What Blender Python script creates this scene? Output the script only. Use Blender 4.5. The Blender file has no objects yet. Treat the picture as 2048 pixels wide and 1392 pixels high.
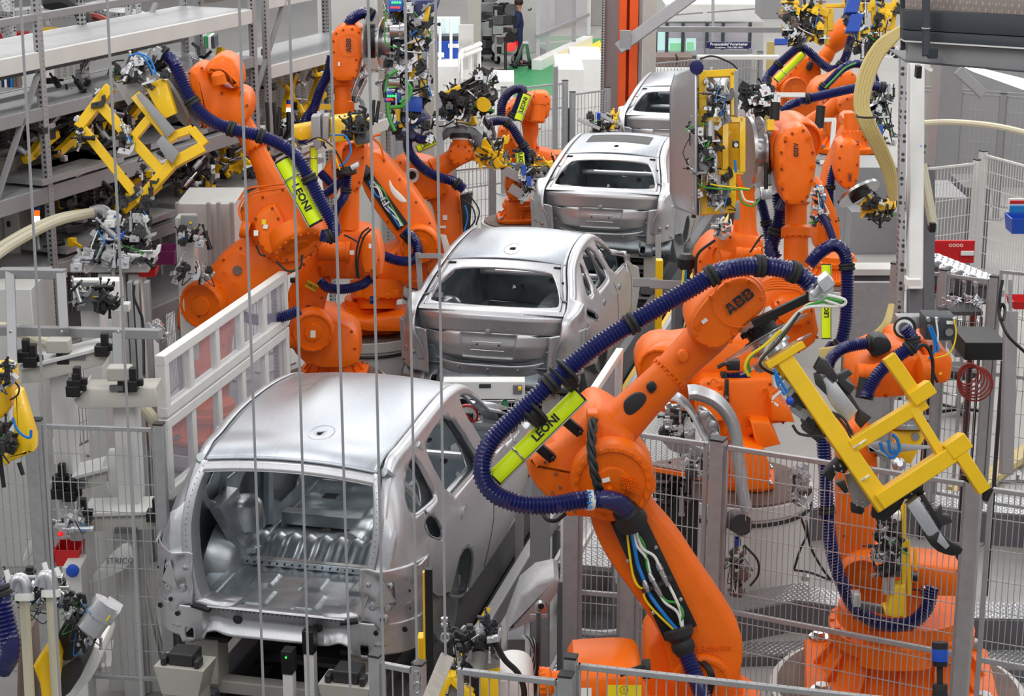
import bpy,bmesh,math,random
import numpy as np
from mathutils import Vector,Matrix
SC=bpy.context.scene
COL=SC.collection
FPX=3900.0;PITCH=math.radians(16.1);YAW=math.radians(13.3);CAMZ=6.6
cR=Vector((math.cos(YAW),math.sin(YAW),0));cFh=Vector((-math.sin(YAW),math.cos(YAW),0))
cF=cFh*math.cos(PITCH)+Vector((0,0,-math.sin(PITCH)));cU=cFh*math.sin(PITCH)+Vector((0,0,math.cos(PITCH)))
cO=Vector((0,0,CAMZ))
cam=bpy.data.cameras.new('camera');camo=bpy.data.objects.new('camera',cam);COL.objects.link(camo)
camo.matrix_world=Matrix.Translation(cO)@Matrix((cR,cU,-cF)).transposed().to_4x4()
cam.sensor_width=36;cam.lens=FPX/2048*36;cam.clip_end=300;cam.clip_start=0.1
SC.camera=camo
w=bpy.data.worlds.new('hall_air');SC.world=w;w.use_nodes=True
w.node_tree.nodes['Background'].inputs[0].default_value=(0.93,0.96,1.0,1)
w.node_tree.nodes['Background'].inputs[1].default_value=0.30
SC.view_settings.view_transform='Standard';SC.view_settings.look='None'
SC.view_settings.gamma=1;SC.view_settings.exposure=0.2
def lamp_row(x,y0,y1,z,wd,power,col=(1,.985,.96),rot=0):
 l=bpy.data.lights.new('ceiling_lamp','AREA');l.shape='RECTANGLE';l.size=wd;l.size_y=abs(y1-y0)
 l.energy=power;l.color=col
 o=bpy.data.objects.new('ceiling_lamp',l);COL.objects.link(o);o.location=(x,(y0+y1)/2,z)
 o.rotation_euler=(0,rot,0)
for x in(-16,-10.5,-6.6,-2.4,2.4,7):
 for y in(3,11,19,27,36,47,60):
  lamp_row(x,y,y+5.2,9.2,0.7,118 if y<25 else 215)
MATS={}
def _lin(c):
 return tuple(((x/12.92)if x<=0.04045 else((x+0.055)/1.055)**2.4)for x in c)
def mat(name,rgb,rough=0.5,metal=0.0,bump=0.0,bscale=40.0,var=0.0,vscale=6.0,emit=0.0,alpha=1.0,stretch=None,coat=0.0,trans=0.0):
 m=bpy.data.materials.new(name);m.use_nodes=True;MATS[name]=m
 nt=m.node_tree;b=nt.nodes['Principled BSDF'];c=_lin(rgb)
 b.inputs['Base Color'].default_value=(*c,1);b.inputs['Roughness'].default_value=rough;b.inputs['Metallic'].default_value=metal
 b.inputs['Coat Weight'].default_value=coat;b.inputs['Transmission Weight'].default_value=trans;b.inputs['Alpha'].default_value=alpha
 if emit:b.inputs['Emission Color'].default_value=(*c,1);b.inputs['Emission Strength'].default_value=emit
 tc=nt.nodes.new('ShaderNodeTexCoord')
 def vec():
  if stretch:
   mp=nt.nodes.new('ShaderNodeMapping');mp.inputs['Scale'].default_value=stretch
   nt.links.new(tc.outputs['Object'],mp.inputs['Vector']);return mp.outputs[0]
  return tc.outputs['Object']
 if var:
  n=nt.nodes.new('ShaderNodeTexNoise');n.inputs['Scale'].default_value=vscale;n.inputs['Detail'].default_value=6
  nt.links.new(vec(),n.inputs['Vector'])
  r=nt.nodes.new('ShaderNodeValToRGB');r.color_ramp.elements[0].position=0.32;r.color_ramp.elements[1].position=0.68
  r.color_ramp.elements[0].color=(*[x*(1-var)for x in c],1);r.color_ramp.elements[1].color=(*[min(1,x*(1+var))for x in c],1)
  nt.links.new(n.outputs['Fac'],r.inputs[0]);nt.links.new(r.outputs[0],b.inputs['Base Color'])
  if metal>.5:
   mr=nt.nodes.new('ShaderNodeMapRange');mr.inputs[3].default_value=rough*.8;mr.inputs[4].default_value=min(1,rough*1.3)
   nt.links.new(n.outputs['Fac'],mr.inputs[0]);nt.links.new(mr.outputs[0],b.inputs['Roughness'])
 if bump:
  n2=nt.nodes.new('ShaderNodeTexNoise');n2.inputs['Scale'].default_value=bscale;n2.inputs['Detail'].default_value=3
  nt.links.new(vec(),n2.inputs['Vector'])
  bp=nt.nodes.new('ShaderNodeBump');bp.inputs['Strength'].default_value=bump;bp.inputs['Distance'].default_value=0.01
  nt.links.new(n2.outputs['Fac'],bp.inputs['Height']);nt.links.new(bp.outputs[0],b.inputs['Normal'])
 return m
mat('orange',(0.95,0.425,0.0),0.42,bump=.12,bscale=55,var=.06,vscale=5).node_tree.nodes['Principled BSDF'].inputs['Specular IOR Level'].default_value=.32
mat('orange_far',(0.94,0.42,0.02),0.42,var=.06).node_tree.nodes['Principled BSDF'].inputs['Specular IOR Level'].default_value=.32
mat('orange_bolt',(0.62,0.26,0.03),0.5)
mat('yellow',(0.97,0.78,0.0),0.38,var=.04,coat=.2)
mat('lime',(0.90,1.0,0.0),0.35)
mat('hose',(0.10,0.12,0.36),0.3,coat=.3)
mat('hose_far',(0.12,0.12,0.29),0.4)
mat('black',(0.07,0.07,0.08),0.5)
mat('rubber',(0.13,0.13,0.14),0.6)
mat('dark',(0.17,0.17,0.18),0.5,var=.2)
mat('alu',(0.77,0.775,0.79),0.36,.78,bump=.05,bscale=9,var=.05,vscale=14,stretch=(6,.8,2))
mat('alu_roof',(0.70,0.72,0.75),0.34,1.0,var=.06,vscale=7,stretch=(7,1.2,1))
mat('alu_in',(0.76,0.79,0.81),0.33,.85,bump=.5,bscale=9,var=.10,vscale=9)
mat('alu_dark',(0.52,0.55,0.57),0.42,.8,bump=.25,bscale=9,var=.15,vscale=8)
mat('steel',(0.74,0.74,0.75),0.28,1.0,var=.06)
mat('steel_dark',(0.42,0.42,0.43),0.4,.9,var=.12)
mat('galv',(0.66,0.66,0.67),0.42,.3,var=.08,vscale=18)
mat('profile',(0.70,0.70,0.71),0.4,.3)
mat('greyp',(0.58,0.58,0.59),0.45,var=.03)
mat('grey_dark',(0.40,0.40,0.42),0.5,var=.05)
mat('anthracite',(0.20,0.22,0.25),0.5)
mat('white',(0.93,0.93,0.92),0.45,var=.03)
mat('pwhite',(0.84,0.84,0.83),0.5,var=.05,vscale=3)
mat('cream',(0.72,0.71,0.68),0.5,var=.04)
mat('hosewhite',(0.83,0.80,0.70),0.4)
mat('hosecream',(0.80,0.72,0.47),0.4)
mat('wood',(0.66,0.63,0.60),0.6,var=.1,stretch=(1,9,9))
mat('rust',(0.42,0.35,0.32),0.65,var=.2,vscale=5,bump=.2)
mat('concrete',(0.60,0.59,0.57),0.8,var=.06,vscale=2.5)
mat('blue',(0.08,0.30,0.72),0.35)
mat('bluecable',(0.05,0.48,0.80),0.35)
mat('greencable',(0.25,0.62,0.25),0.4)
mat('green',(0.17,0.55,0.33),0.5)
mat('red',(0.80,0.08,0.10),0.4)
mat('purple',(0.45,0.10,0.35),0.45)
mat('cablered',(0.55,0.15,0.12),0.5)
mat('glassy',(0.80,0.78,0.83),0.1,alpha=.30)
mat('disc',(0.78,0.77,0.78),0.2,.6,alpha=.55)
mat('lampblue',(0.10,0.35,0.85),0.25,emit=.5)
mat('lampwhite',(1,1,1),0.4,emit=6)
mat('screen',(0.62,0.80,0.78),0.4,emit=1.3)
mat('screengreen',(0.25,0.72,0.40),0.4,emit=1.2)
mat('ledgreen',(0.2,1,0.3),0.4,emit=3);mat('ledred',(1,0.15,0.1),0.4,emit=3)
mat('glowred',(0.9,0.12,0.08),.3,emit=.6);mat('lamporange',(1,.45,.1),.3,emit=.8)
mat('label',(0.93,0.93,0.91),0.5);mat('labelyellow',(0.95,0.83,0.05),0.5)
mat('ink',(0.06,0.07,0.12),0.5);mat('signblue',(0.10,0.13,0.33),.5)
mat('navy',(0.12,0.17,0.32),.8);mat('skin',(0.75,0.52,0.42),.6);mat('hair',(0.18,0.12,0.09),.7)
mat('orangepost',(0.88,0.33,0.10),.45,var=.05);mat('silverfoil',(.85,.85,.87),.22,1.,bump=.9,bscale=30)
def floor_mat():
 m=mat('floor_concrete',(0.62,0.61,0.60),0.42,var=.07,vscale=.8,bump=.03,bscale=30);return m
floor_mat()
def grate_mat(name,base,hole,scale,ratio=.5,metal=.6):
 m=mat(name,base,.4,metal);nt=m.node_tree;b=nt.nodes['Principled BSDF']
 tc=nt.nodes.new('ShaderNodeTexCoord');br=nt.nodes.new('ShaderNodeTexBrick')
 br.inputs['Scale'].default_value=scale;br.inputs['Color1'].default_value=(*_lin(hole),1);br.inputs['Color2'].default_value=(*_lin(hole),1)
 br.inputs['Mortar'].default_value=(*_lin(base),1);br.inputs['Mortar Size'].default_value=.028;br.inputs['Brick Width'].default_value=.16;br.inputs['Row Height'].default_value=.16*ratio
 br.inputs['Mortar Smooth'].default_value=.1
 nt.links.new(tc.outputs['Object'],br.inputs['Vector']);nt.links.new(br.outputs['Color'],b.inputs['Base Color'])
 bp=nt.nodes.new('ShaderNodeBump');bp.inputs['Distance'].default_value=.02;bp.inputs['Strength'].default_value=.8
 nt.links.new(br.outputs['Fac'],bp.inputs['Height']);nt.links.new(bp.outputs[0],b.inputs['Normal'])
grate_mat('grating',(.70,.70,.70),(.24,.24,.25),3.2,.6)
def tread_mat():
 m=mat('tread',(0.66,0.66,0.67),0.3,.85);nt=m.node_tree;b=nt.nodes['Principled BSDF']
 tc=nt.nodes.new('ShaderNodeTexCoord');mp=nt.nodes.new('ShaderNodeMapping');mp.inputs['Rotation'].default_value=(0,0,.78)
 mp.inputs['Scale'].default_value=(1,.55,1)
 nt.links.new(tc.outputs['Object'],mp.inputs[0]);ck=nt.nodes.new('ShaderNodeTexVoronoi');ck.inputs['Scale'].default_value=32;ck.inputs['Randomness'].default_value=.1
 nt.links.new(mp.outputs[0],ck.inputs['Vector']);bp=nt.nodes.new('ShaderNodeBump');bp.inputs['Distance'].default_value=.01;bp.inputs['Strength'].default_value=.8
 nt.links.new(ck.outputs['Distance'],bp.inputs['Height']);nt.links.new(bp.outputs[0],b.inputs['Normal'])
tread_mat()
def perf_mat(name,base,hole,sx,sy,sz,r=.32):
 m=mat(name,base,.42,.2);nt=m.node_tree;b=nt.nodes['Principled BSDF']
 tc=nt.nodes.new('ShaderNodeTexCoord');mp=nt.nodes.new('ShaderNodeMapping');mp.inputs['Scale'].default_value=(sx,sy,sz)
 nt.links.new(tc.outputs['Object'],mp.inputs[0]);vo=nt.nodes.new('ShaderNodeTexVoronoi');vo.inputs['Scale'].default_value=1;vo.inputs['Randomness'].default_value=0
 nt.links.new(mp.outputs[0],vo.inputs['Vector']);r_=nt.nodes.new('ShaderNodeValToRGB');r_.color_ramp.elements[0].position=r;r_.color_ramp.elements[1].position=r+.04
 r_.color_ramp.elements[0].color=(*_lin(hole),1);r_.color_ramp.elements[1].color=(*_lin(base),1)
 nt.links.new(vo.outputs['Distance'],r_.inputs[0]);nt.links.new(r_.outputs[0],b.inputs['Base Color'])
perf_mat('perf',(.66,.66,.67),(.22,.22,.22),22,22,22,.33)
perf_mat('perfpanel',(.66,.65,.63),(.42,.41,.40),30,30,30,.36);perf_mat('dimple',(.62,.57,.54),(.74,.69,.65),60,60,30,.30)
perf_mat('perfdark',(.52,.51,.50),(.18,.18,.18),26,26,26,.40)
def W(px,py,d):
 return cO+cF*d+cR*((px-1024)*d/FPX)+cU*((696-py)*d/FPX)
def ray(px,py):return cF+cR*((px-1024)/FPX)+cU*((696-py)/FPX)
def WZ(px,py,z):r=ray(px,py);return cO+r*((z-CAMZ)/r.z)
def WY(px,py,y):r=ray(px,py);return cO+r*(y/r.y)
def WX(px,py,x):r=ray(px,py);return cO+r*(x/r.x)
def V(*a):return Vector(a)
X_,Y_,Z_=V(1,0,0),V(0,1,0),V(0,0,1)
ORG={}
class MB:
 def __init__(s):s.v=[];s.f=[]
 def add(s,vs,fs):
  n=len(s.v);s.v+=[tuple(v)for v in vs];s.f+=[tuple(i+n for i in f)for f in fs];return s
 def box(s,c,size,ax=None):
  c=Vector(c);ax=ax or(X_,Y_,Z_);h=[a*(q/2)for a,q in zip(ax,size)]
  vs=[c+h[0]*i+h[1]*j+h[2]*k for k in(-1,1)for j in(-1,1)for i in(-1,1)]
  return s.add(vs,[(0,2,3,1),(4,5,7,6),(0,1,5,4),(2,6,7,3),(0,4,6,2),(1,3,7,5)])
 def bb(s,x0,x1,y0,y1,z0,z1):return s.box(((x0+x1)/2,(y0+y1)/2,(z0+z1)/2),(x1-x0,y1-y0,z1-z0))
 def bar(s,a,b,w,h=None,up=Z_):
  a,b=Vector(a),Vector(b);d=b-a;L=d.length
  if L<1e-6:return s
  d/=L;x=d.cross(up)
  if x.length<1e-3:x=d.cross(X_)
  x.normalize();y=x.cross(d)
  return s.box((a+b)/2,(w,h or w,L),(x,y,d))
 def cyl(s,a,b,r0,r1=None,n=16,caps=True):
  return s.tube([a,b],[r0,r0 if r1 is None else r1],n,caps)
 def tube(s,pts,r,n=8,caps=True,closed=False):
  pts=[Vector(p)for p in pts];k=len(pts);rs=r if isinstance(r,(list,tuple))else[r]*k
  t0=(pts[1]-pts[0]).normalized();x=t0.cross(Z_)
  if x.length<.05:x=t0.cross(X_)
  x.normalize();n0=len(s.v);vs=[]
  for i,p in enumerate(pts):
   if i==0:t=pts[1]-pts[0]
   elif i==k-1:t=pts[-1]-pts[-2]
   else:t=pts[i+1]-pts[i-1]
   if t.length<1e-9:t=t0
   t=t.normalized();x=x-t*x.dot(t)
   if x.length<1e-6:x=t.orthogonal()
   x.normalize();y=t.cross(x)
   for j in range(n):
    a=2*math.pi*j/n;vs.append(p+x*(math.cos(a)*rs[i])+y*(math.sin(a)*rs[i]))
  fs=[(i*n+j,i*n+(j+1)%n,(i+1)*n+(j+1)%n,(i+1)*n+j)for i in range(k-1)for j in range(n)]
  if caps:fs+=[tuple(range(n))[::-1],tuple(range((k-1)*n,k*n))]
  return s.add(vs,fs)
 def lathe(s,a,ax,prof,n=24):
  a=Vector(a);ax=Vector(ax).normalized()
  x=ax.orthogonal().normalized();y=ax.cross(x);vs=[]
  for t,r in prof:
   for j in range(n):
    g=2*math.pi*j/n;vs.append(a+ax*t+x*(math.cos(g)*r)+y*(math.sin(g)*r))
  k=len(prof)
  fs=[(i*n+j,i*n+(j+1)%n,(i+1)*n+(j+1)%n,(i+1)*n+j)for i in range(k-1)for j in range(n)]
  fs+=[tuple(range(n))[::-1],tuple(range((k-1)*n,k*n))]
  return s.add(vs,fs)
 def prism(s,pts,dvec,inset=None):
  pts=[Vector(p)for p in pts];d=Vector(dvec);n=len(pts)
  vs=pts+[p+d for p in pts]
  fs=[tuple(range(n))[::-1],tuple(range(n,2*n))]+[(i,(i+1)%n,n+(i+1)%n,n+i)for i in range(n)]
  return s.add(vs,fs)
 def pillow(s,pts,dvec,bev):
  pts=[Vector(p)for p in pts];d=Vector(dvec);L=d.length;dn=d/L;n=len(pts)
  c=sum(pts,Vector())/n;b=min(bev,L*.45)
  nrm=sum(((pts[i]-c).cross(pts[(i+1)%n]-c)for i in range(n)),Vector()).normalized()
  ins=[]
  for i in range(n):
   e0=(pts[i]-pts[i-1]).normalized();e1=(pts[(i+1)%n]-pts[i]).normalized()
   m0=nrm.cross(e0);m1=nrm.cross(e1);m=m0+m1;m=m.normalized()if m.length>1e-3 else m0
   ins.append(m/max(.5,m.dot(m0)))
  rows=[(0.0,1.0),(b*.3,.3),(b,0.0),(L-b,0.0),(L-b*.3,.3),(L,1.0)]
  vs=[p+dn*t+q*(b*k)for t,k in rows for p,q in zip(pts,ins)]
  fs=[tuple(range(n))[::-1],tuple(range(5*n,6*n))]
  fs+=[(r*n+i,r*n+(i+1)%n,(r+1)*n+(i+1)%n,(r+1)*n+i)for r in range(5)for i in range(n)]
  return s.add(vs,fs)
 def sphere(s,c,r,n=12,m=8,sc=(1,1,1)):
  vs=[];c=Vector(c)
  for i in range(m+1):
   th=math.pi*i/m
   for j in range(n):
    g=2*math.pi*j/n;vs.append(c+Vector((math.sin(th)*math.cos(g)*r*sc[0],math.sin(th)*math.sin(g)*r*sc[1],math.cos(th)*r*sc[2])))
  return s.add(vs,[(i*n+j,(i+1)*n+j,(i+1)*n+(j+1)%n,i*n+(j+1)%n)for i in range(m)for j in range(n)])
 def ring(s,c,ax,r,n,br,h,n0=0.0,arc=1.0):
  c=Vector(c);ax=Vector(ax).normalized();x=ax.orthogonal().normalized();y=ax.cross(x)
  for i in range(n):
   a=n0+2*math.pi*arc*i/n;p=c+x*(math.cos(a)*r)+y*(math.sin(a)*r);s.cyl(p,p+ax*h,br,br*.9,6)
  return s
 def build(s,name,m,parent=None,smooth=True,bevel=0.0,seg=2,solid=0.0,sharp=35,off=-1):
  me=bpy.data.meshes.new(name);org=ORG.get(parent.name,Vector())if parent else(ORG_TOP[0]or Vector())
  me.from_pydata([(v[0]-org.x,v[1]-org.y,v[2]-org.z)for v in s.v],[],s.f)
  me.validate();bm=bmesh.new();bm.from_mesh(me);bmesh.ops.recalc_face_normals(bm,faces=bm.faces);bm.to_mesh(me);bm.free()
  if smooth:me.shade_smooth();me.set_sharp_from_angle(angle=math.radians(sharp))
  me.materials.append(MATS[m])
  o=bpy.data.objects.new(name,me);COL.objects.link(o)
  if parent:o.parent=parent;ORG[o.name]=org
  else:o.location=org;ORG[o.name]=org
  if solid:
   q=o.modifiers.new('solid','SOLIDIFY');q.thickness=solid;q.offset=off
  if bevel:
   q=o.modifiers.new('bevel','BEVEL');q.width=bevel;q.segments=seg;q.limit_method='ANGLE';q.angle_limit=math.radians(40);q.harden_normals=False
  return o
ORG_TOP=[None]
def thing(name,label,cat,loc=(0,0,0),group=None,kind=None):
 o=bpy.data.objects.new(name,None);COL.objects.link(o);o.location=loc;o.empty_display_size=.1
 ORG[o.name]=Vector(loc);return tag(o,label,cat,group,kind)
def tag(o,label,cat,group=None,kind=None):
 o['label']=label;o['category']=cat
 if group:o['group']=group
 if kind:o['kind']=kind
 return o
def struct(name,mb,m,**k):
 o=mb.build(name,m,None,**k);o['kind']='structure';return o
def single(name,mb,m,label,cat,group=None,kind=None,**k):
 c=Vector();lo=Vector((1e9,)*3);hi=-lo
 for v in mb.v:
  for i in range(3):lo[i]=min(lo[i],v[i]);hi[i]=max(hi[i],v[i])
 ORG_TOP[0]=Vector(((lo.x+hi.x)/2,(lo.y+hi.y)/2,lo.z));o=mb.build(name,m,None,**k);ORG_TOP[0]=None
 return tag(o,label,cat,group,kind)
def copy_tree(o,parent=None):
 c=o.copy();COL.objects.link(c)
 if parent:c.parent=parent
 for ch in o.children:copy_tree(ch,c)
 return c
def spline(pts,k=8):
 pts=[Vector(p)for p in pts];P=[pts[0]*2-pts[1]]+pts+[pts[-1]*2-pts[-2]];out=[]
 for i in range(1,len(P)-2):
  a,b,c,d=P[i-1:i+3]
  for j in range(k):
   t=j/k;out.append(.5*((2*b)+(c-a)*t+(2*a-5*b+4*c-d)*t*t+(3*b-a-3*c+d)*t**3))
 out.append(pts[-1]);return out
def resample(pts,step):
 out=[pts[0].copy()];acc=0
 for a,b in zip(pts,pts[1:]):
  L=(b-a).length;t=step-acc
  while t<L:out.append(a.lerp(b,t/L));t+=step
  acc=(acc+L)%step if L else acc
  acc=L-(t-step)
 return out
def text(body,loc,right,up,size,m,parent=None,depth=.002,bold=.012,name='lettering',align='CENTER'):
 cu=bpy.data.curves.new(name,'FONT');cu.body=body;cu.size=size;cu.extrude=depth;cu.offset=bold*size;cu.align_x=align;cu.align_y='CENTER'
 cu.resolution_u=2;tmp=bpy.data.objects.new(name,cu);me=bpy.data.meshes.new_from_object(tmp);bpy.data.objects.remove(tmp);bpy.data.curves.remove(cu)
 me.materials.clear();me.materials.append(MATS[m]);o=bpy.data.objects.new(name,me);COL.objects.link(o)
 r=Vector(right).normalized();u=Vector(up);u=(u-r*u.dot(r)).normalized();n=r.cross(u)
 mw=Matrix((r,u,n)).transposed().to_4x4();org=ORG.get(parent.name,Vector())if parent else Vector()
 mw.translation=Vector(loc)-org;o.matrix_local=mw
 if parent:o.parent=parent;ORG[o.name]=org
 return o
def circ(c,ax,r,n=24):
 ax=Vector(ax).normalized();x=ax.orthogonal().normalized();y=ax.cross(x);c=Vector(c)
 return[c+x*(math.cos(2*math.pi*i/n)*r)+y*(math.sin(2*math.pi*i/n)*r)for i in range(n)]
def blob(poly,k=3):
 for _ in range(k):
  out=[]
  for a,b in zip(poly,poly[1:]+poly[:1]):
   out+=[(a[0]*.75+b[0]*.25,a[1]*.75+b[1]*.25),(a[0]*.25+b[0]*.75,a[1]*.25+b[1]*.75)]
  poly=out
 return poly
def ipol(x,xs,ys):return float(np.interp(x,xs,ys))
def smooth_table(xs,ys):
 def f(x):
  if x<=xs[0]:return ys[0]
  if x>=xs[-1]:return ys[-1]
  i=max(j for j in range(len(xs))if xs[j]<=x);n=len(xs)
  h=xs[i+1]-xs[i];t=(x-xs[i])/h
  m0=(ys[i+1]-ys[max(i-1,0)])/(xs[i+1]-xs[max(i-1,0)]);m1=(ys[min(i+2,n-1)]-ys[i])/(xs[min(i+2,n-1)]-xs[i])
  t2,t3=t*t,t*t*t
  return(2*t3-3*t2+1)*ys[i]+(t3-2*t2+t)*h*m0+(-2*t3+3*t2)*ys[i+1]+(t3-t2)*h*m1
 return f
def in_poly(p,poly):
 c=False;n=len(poly);j=n-1
 for i in range(n):
  a,b=poly[i],poly[j]
  if(a[1]>p[1])!=(b[1]>p[1])and p[0]<(b[0]-a[0])*(p[1]-a[1])/(b[1]-a[1])+a[0]:c=not c
  j=i
 return c
def near_poly(p,poly):
 best=None;bd=1e9
 for a,b in zip(poly,poly[1:]+poly[:1]):
  dx,dy=b[0]-a[0],b[1]-a[1];L=dx*dx+dy*dy
  t=0 if L==0 else max(0,min(1,((p[0]-a[0])*dx+(p[1]-a[1])*dy)/L))
  q=(a[0]+dx*t,a[1]+dy*t);d=(q[0]-p[0])**2+(q[1]-p[1])**2
  if d<bd:bd=d;best=q
 return best
def round_poly(pts,k=2):
 return blob([tuple(p)for p in pts],k)
def circ2(x,y,r,n=20,ry=None):return[(x+r*math.cos(2*math.pi*i/n),y+(ry or r)*math.sin(2*math.pi*i/n))for i in range(n)]
def sheet(mb,F,S,T,holes=()):
 """grid over S x T (already in hole coordinates); cells inside a hole are dropped, its rim snapped to the outline"""
 ns,nt=len(S),len(T);P=[[(s,t)for t in T]for s in S]
 inside=[[None]*nt for _ in S]
 bx=[(min(p[0]for p in h),max(p[0]for p in h),min(p[1]for p in h),max(p[1]for p in h))for h in holes]
 for i in range(ns):
  for j in range(nt):
   p=P[i][j]
   for k,h in enumerate(holes):
    b=bx[k]
    if b[0]<=p[0]<=b[1]and b[2]<=p[1]<=b[3]and in_poly(p,h):inside[i][j]=k;break
 pts=[[P[i][j]if inside[i][j]is None else near_poly(P[i][j],holes[inside[i][j]])for j in range(nt)]for i in range(ns)]
 vs=[F(*pts[i][j])for i in range(ns)for j in range(nt)];fs=[]
 for i in range(ns-1):
  for j in range(nt-1):
   q=[inside[i][j],inside[i+1][j],inside[i+1][j+1],inside[i][j+1]]
   if all(x is not None for x in q):continue
   fs.append((i*nt+j,(i+1)*nt+j,(i+1)*nt+j+1,i*nt+j+1))
 return mb.add(vs,fs)
def lin(a,b,n):return[a+(b-a)*i/(n-1)for i in range(n)]
def rrect(x0,x1,y0,y1,c=.25):
 dx,dy=(x1-x0)*c,(y1-y0)*c
 return round_poly([(x0+dx,y0),(x1-dx,y0),(x1,y0+dy),(x1,y1-dy),(x1-dx,y1),(x0+dx,y1),(x0,y1-dy),(x0,y0+dy)],1)
class CarShape:
 def __init__(s,kind):
  s.kind=kind
  if kind=='suv':
   s.zt=smooth_table([0,.2,.36,.8,1.4,2.0,2.45,2.9,3.45,3.8],[1.25,1.88,2.13,2.2,2.24,2.22,2.13,1.88,1.5,1.44])
   s.ut=smooth_table([0,.36,1.2,2.4,3.4,3.8],[.70,.64,.66,.64,.70,.76])
   s.zb=smooth_table([0,.32,.42,.55,.78,.86,1.5,3.8],[1.50,1.52,1.36,1.20,1.12,1.05,.82,.80])
   s.uo=smooth_table([1.2,1.3,1.55,1.75,2.0,2.15],[.60,.64,.69,.71,.68,.62])
   s.vo=smooth_table([1.2,1.4,1.6,1.8,2.0,2.15],[0,.02,.07,.14,.25,.37])
   s.Us=smooth_table([.78,.95,1.2,1.36,1.52,1.64,1.75],[.95,.985,1.02,1.01,.985,.93,.88]);s.belt=1.64;s.qw=.62;s.vf=3.75
  else:
   s.zt=smooth_table([0,.12,.32,.6,.9,1.4,1.95,2.4,2.85,3.3,3.5],[1.60,1.66,1.73,1.90,2.03,2.10,2.08,1.90,1.60,1.45,1.40])
   s.ut=smooth_table([0,.3,.9,1.9,2.8,3.5],[.74,.74,.62,.60,.70,.78])
   s.zb=smooth_table([0,.35,.55,.8,1.2,3.5],[1.16,1.12,1.08,.95,.80,.78])
   s.uo=smooth_table([1.1,1.3,1.45,1.7],[.62,.66,.72,.74])
   s.vo=smooth_table([1.1,1.3,1.45,1.58,1.7],[.06,.03,.0,.04,.12])
   s.Us=smooth_table([.78,.95,1.15,1.35,1.5,1.6,1.7],[.92,.95,.975,.965,.95,.90,.86]);s.belt=1.58;s.qw=.5;s.vf=3.42
  s.rows={}
 def section(s,q):
  k=round(q,3)
  if k in s.rows:return s.rows[k]
  zt,zb,ut=s.zt(q),s.zb(q),s.ut(q);bl=min(s.belt,zt-.10)
  pts=[]
  for z in lin(zb,bl,9):pts.append((s.Us(z),z))
  ub=s.Us(bl);r=.055;h=zt-bl
  if h>.2:
   for t in(.25,.5,.75):pts.append((ub+(ut+.085-ub)*t+.02*math.sin(math.pi*t),bl+(h-r)*t))
  e0=(ut+.085 if h>.2 else ub,zt-min(r,h*.9))
  for t in lin(0 if h>.2 else .2,1,6):
   a=t*math.pi/2;pts.append((ut+(e0[0]-ut)*math.cos(a),e0[1]+(zt-e0[1])*math.sin(a)))
  zs=[p[1]for p in pts]
  for i in range(1,len(zs)):zs[i]=max(zs[i],zs[i-1]+1e-4)
  s.rows[k]=(zs,[p[0]for p in pts]);return s.rows[k]
 def t_of(s,q,z):
  zs,us=s.section(q);return float(np.interp(z,zs,range(len(zs))))/(len(zs)-1)
 def point(s,q,t,side=1,inset=0):
  zs,us=s.section(q);n=len(zs)-1;x=t*n
  z=float(np.interp(x,range(n+1),zs));u=float(np.interp(x,range(n+1),us))-inset
  v=q
  if q<s.qw:
   a=max(0,q)/s.qw;ph=a*math.pi/2;uo=min(s.uo(z),u);vo=s.vo(z)
   v=vo+(s.qw-vo)*(1-math.cos(ph));u=uo+(u-uo)*math.sin(ph)**.8
  u-=.06*max(0,(v-2.4)/1.2)**2
  return(u*side,v,z)
 def map_hole(s,poly):
  out=[]
  for a,b in zip(poly,poly[1:]+poly[:1]):
   n=max(2,int(math.hypot(b[0]-a[0],b[1]-a[1])/.05)+1)
   for i in range(n-1 if n>1 else 1):
    q=a[0]+(b[0]-a[0])*i/(n-1);z=a[1]+(b[1]-a[1])*i/(n-1);out.append((q,s.t_of(q,z)))
  return out
HOLES={'suv':{'win':[round_poly([(.42,1.80),(.40,1.93),(.55,2.06),(.86,2.12),(.90,1.86),(.93,1.76),(.70,1.77)],2),round_poly([(1.14,1.66),(.98,2.05),(1.12,2.14),(1.75,2.16),(2.00,1.72),(2.08,1.63),(1.6,1.64)],1),round_poly([(2.28,1.62),(2.02,2.10),(2.2,2.14),(2.55,2.02),(3.05,1.70),(3.32,1.50),(2.8,1.57)],1)],'arch':[(1.15+.36*math.cos(a),.93+.36*math.sin(a))for a in lin(-.6,math.pi+.6,26)],'fuel':round_poly([(.56,1.62),(.54,1.72),(.66,1.74),(.80,1.66),(.80,1.55),(.68,1.54)],1)},'sedan':{'win':[round_poly([(.72,1.74),(.80,1.80),(1.02,1.98),(1.10,1.97),(1.02,1.68),(.80,1.68)],1),round_poly([(1.08,1.66),(1.16,1.98),(1.35,2.03),(1.68,2.02),(1.84,1.66),(1.5,1.64)],1),round_poly([(1.98,1.62),(1.80,2.0),(1.95,2.02),(2.3,1.88),(2.80,1.60),(2.5,1.60)],1)],'arch':[(1.0+.36*math.cos(a),.86+.36*math.sin(a))for a in lin(-.6,math.pi+.6,26)],'fuel':round_poly([(.46,1.58),(.50,1.65),(.60,1.62),(.80,1.53),(.82,1.45),(.72,1.47)],1)}}
def side_sheet(cs,side,holes,inset=0,q0=0,q1=None,t1=1.0,ns=150,nt=40,zcut=None):
 mb=MB();hs=[cs.map_hole(h)for h in holes]
 S=sorted(set(lin(q0,q1 or cs.vf,ns)));T=lin(0,t1,nt)
 return sheet(mb,lambda q,t:cs.point(q,t,side,inset),S,T,hs)
def car_at(mb,cx,cy):
 mb.v=[(x+cx,y+cy,z)for x,y,z in mb.v];return mb
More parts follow.
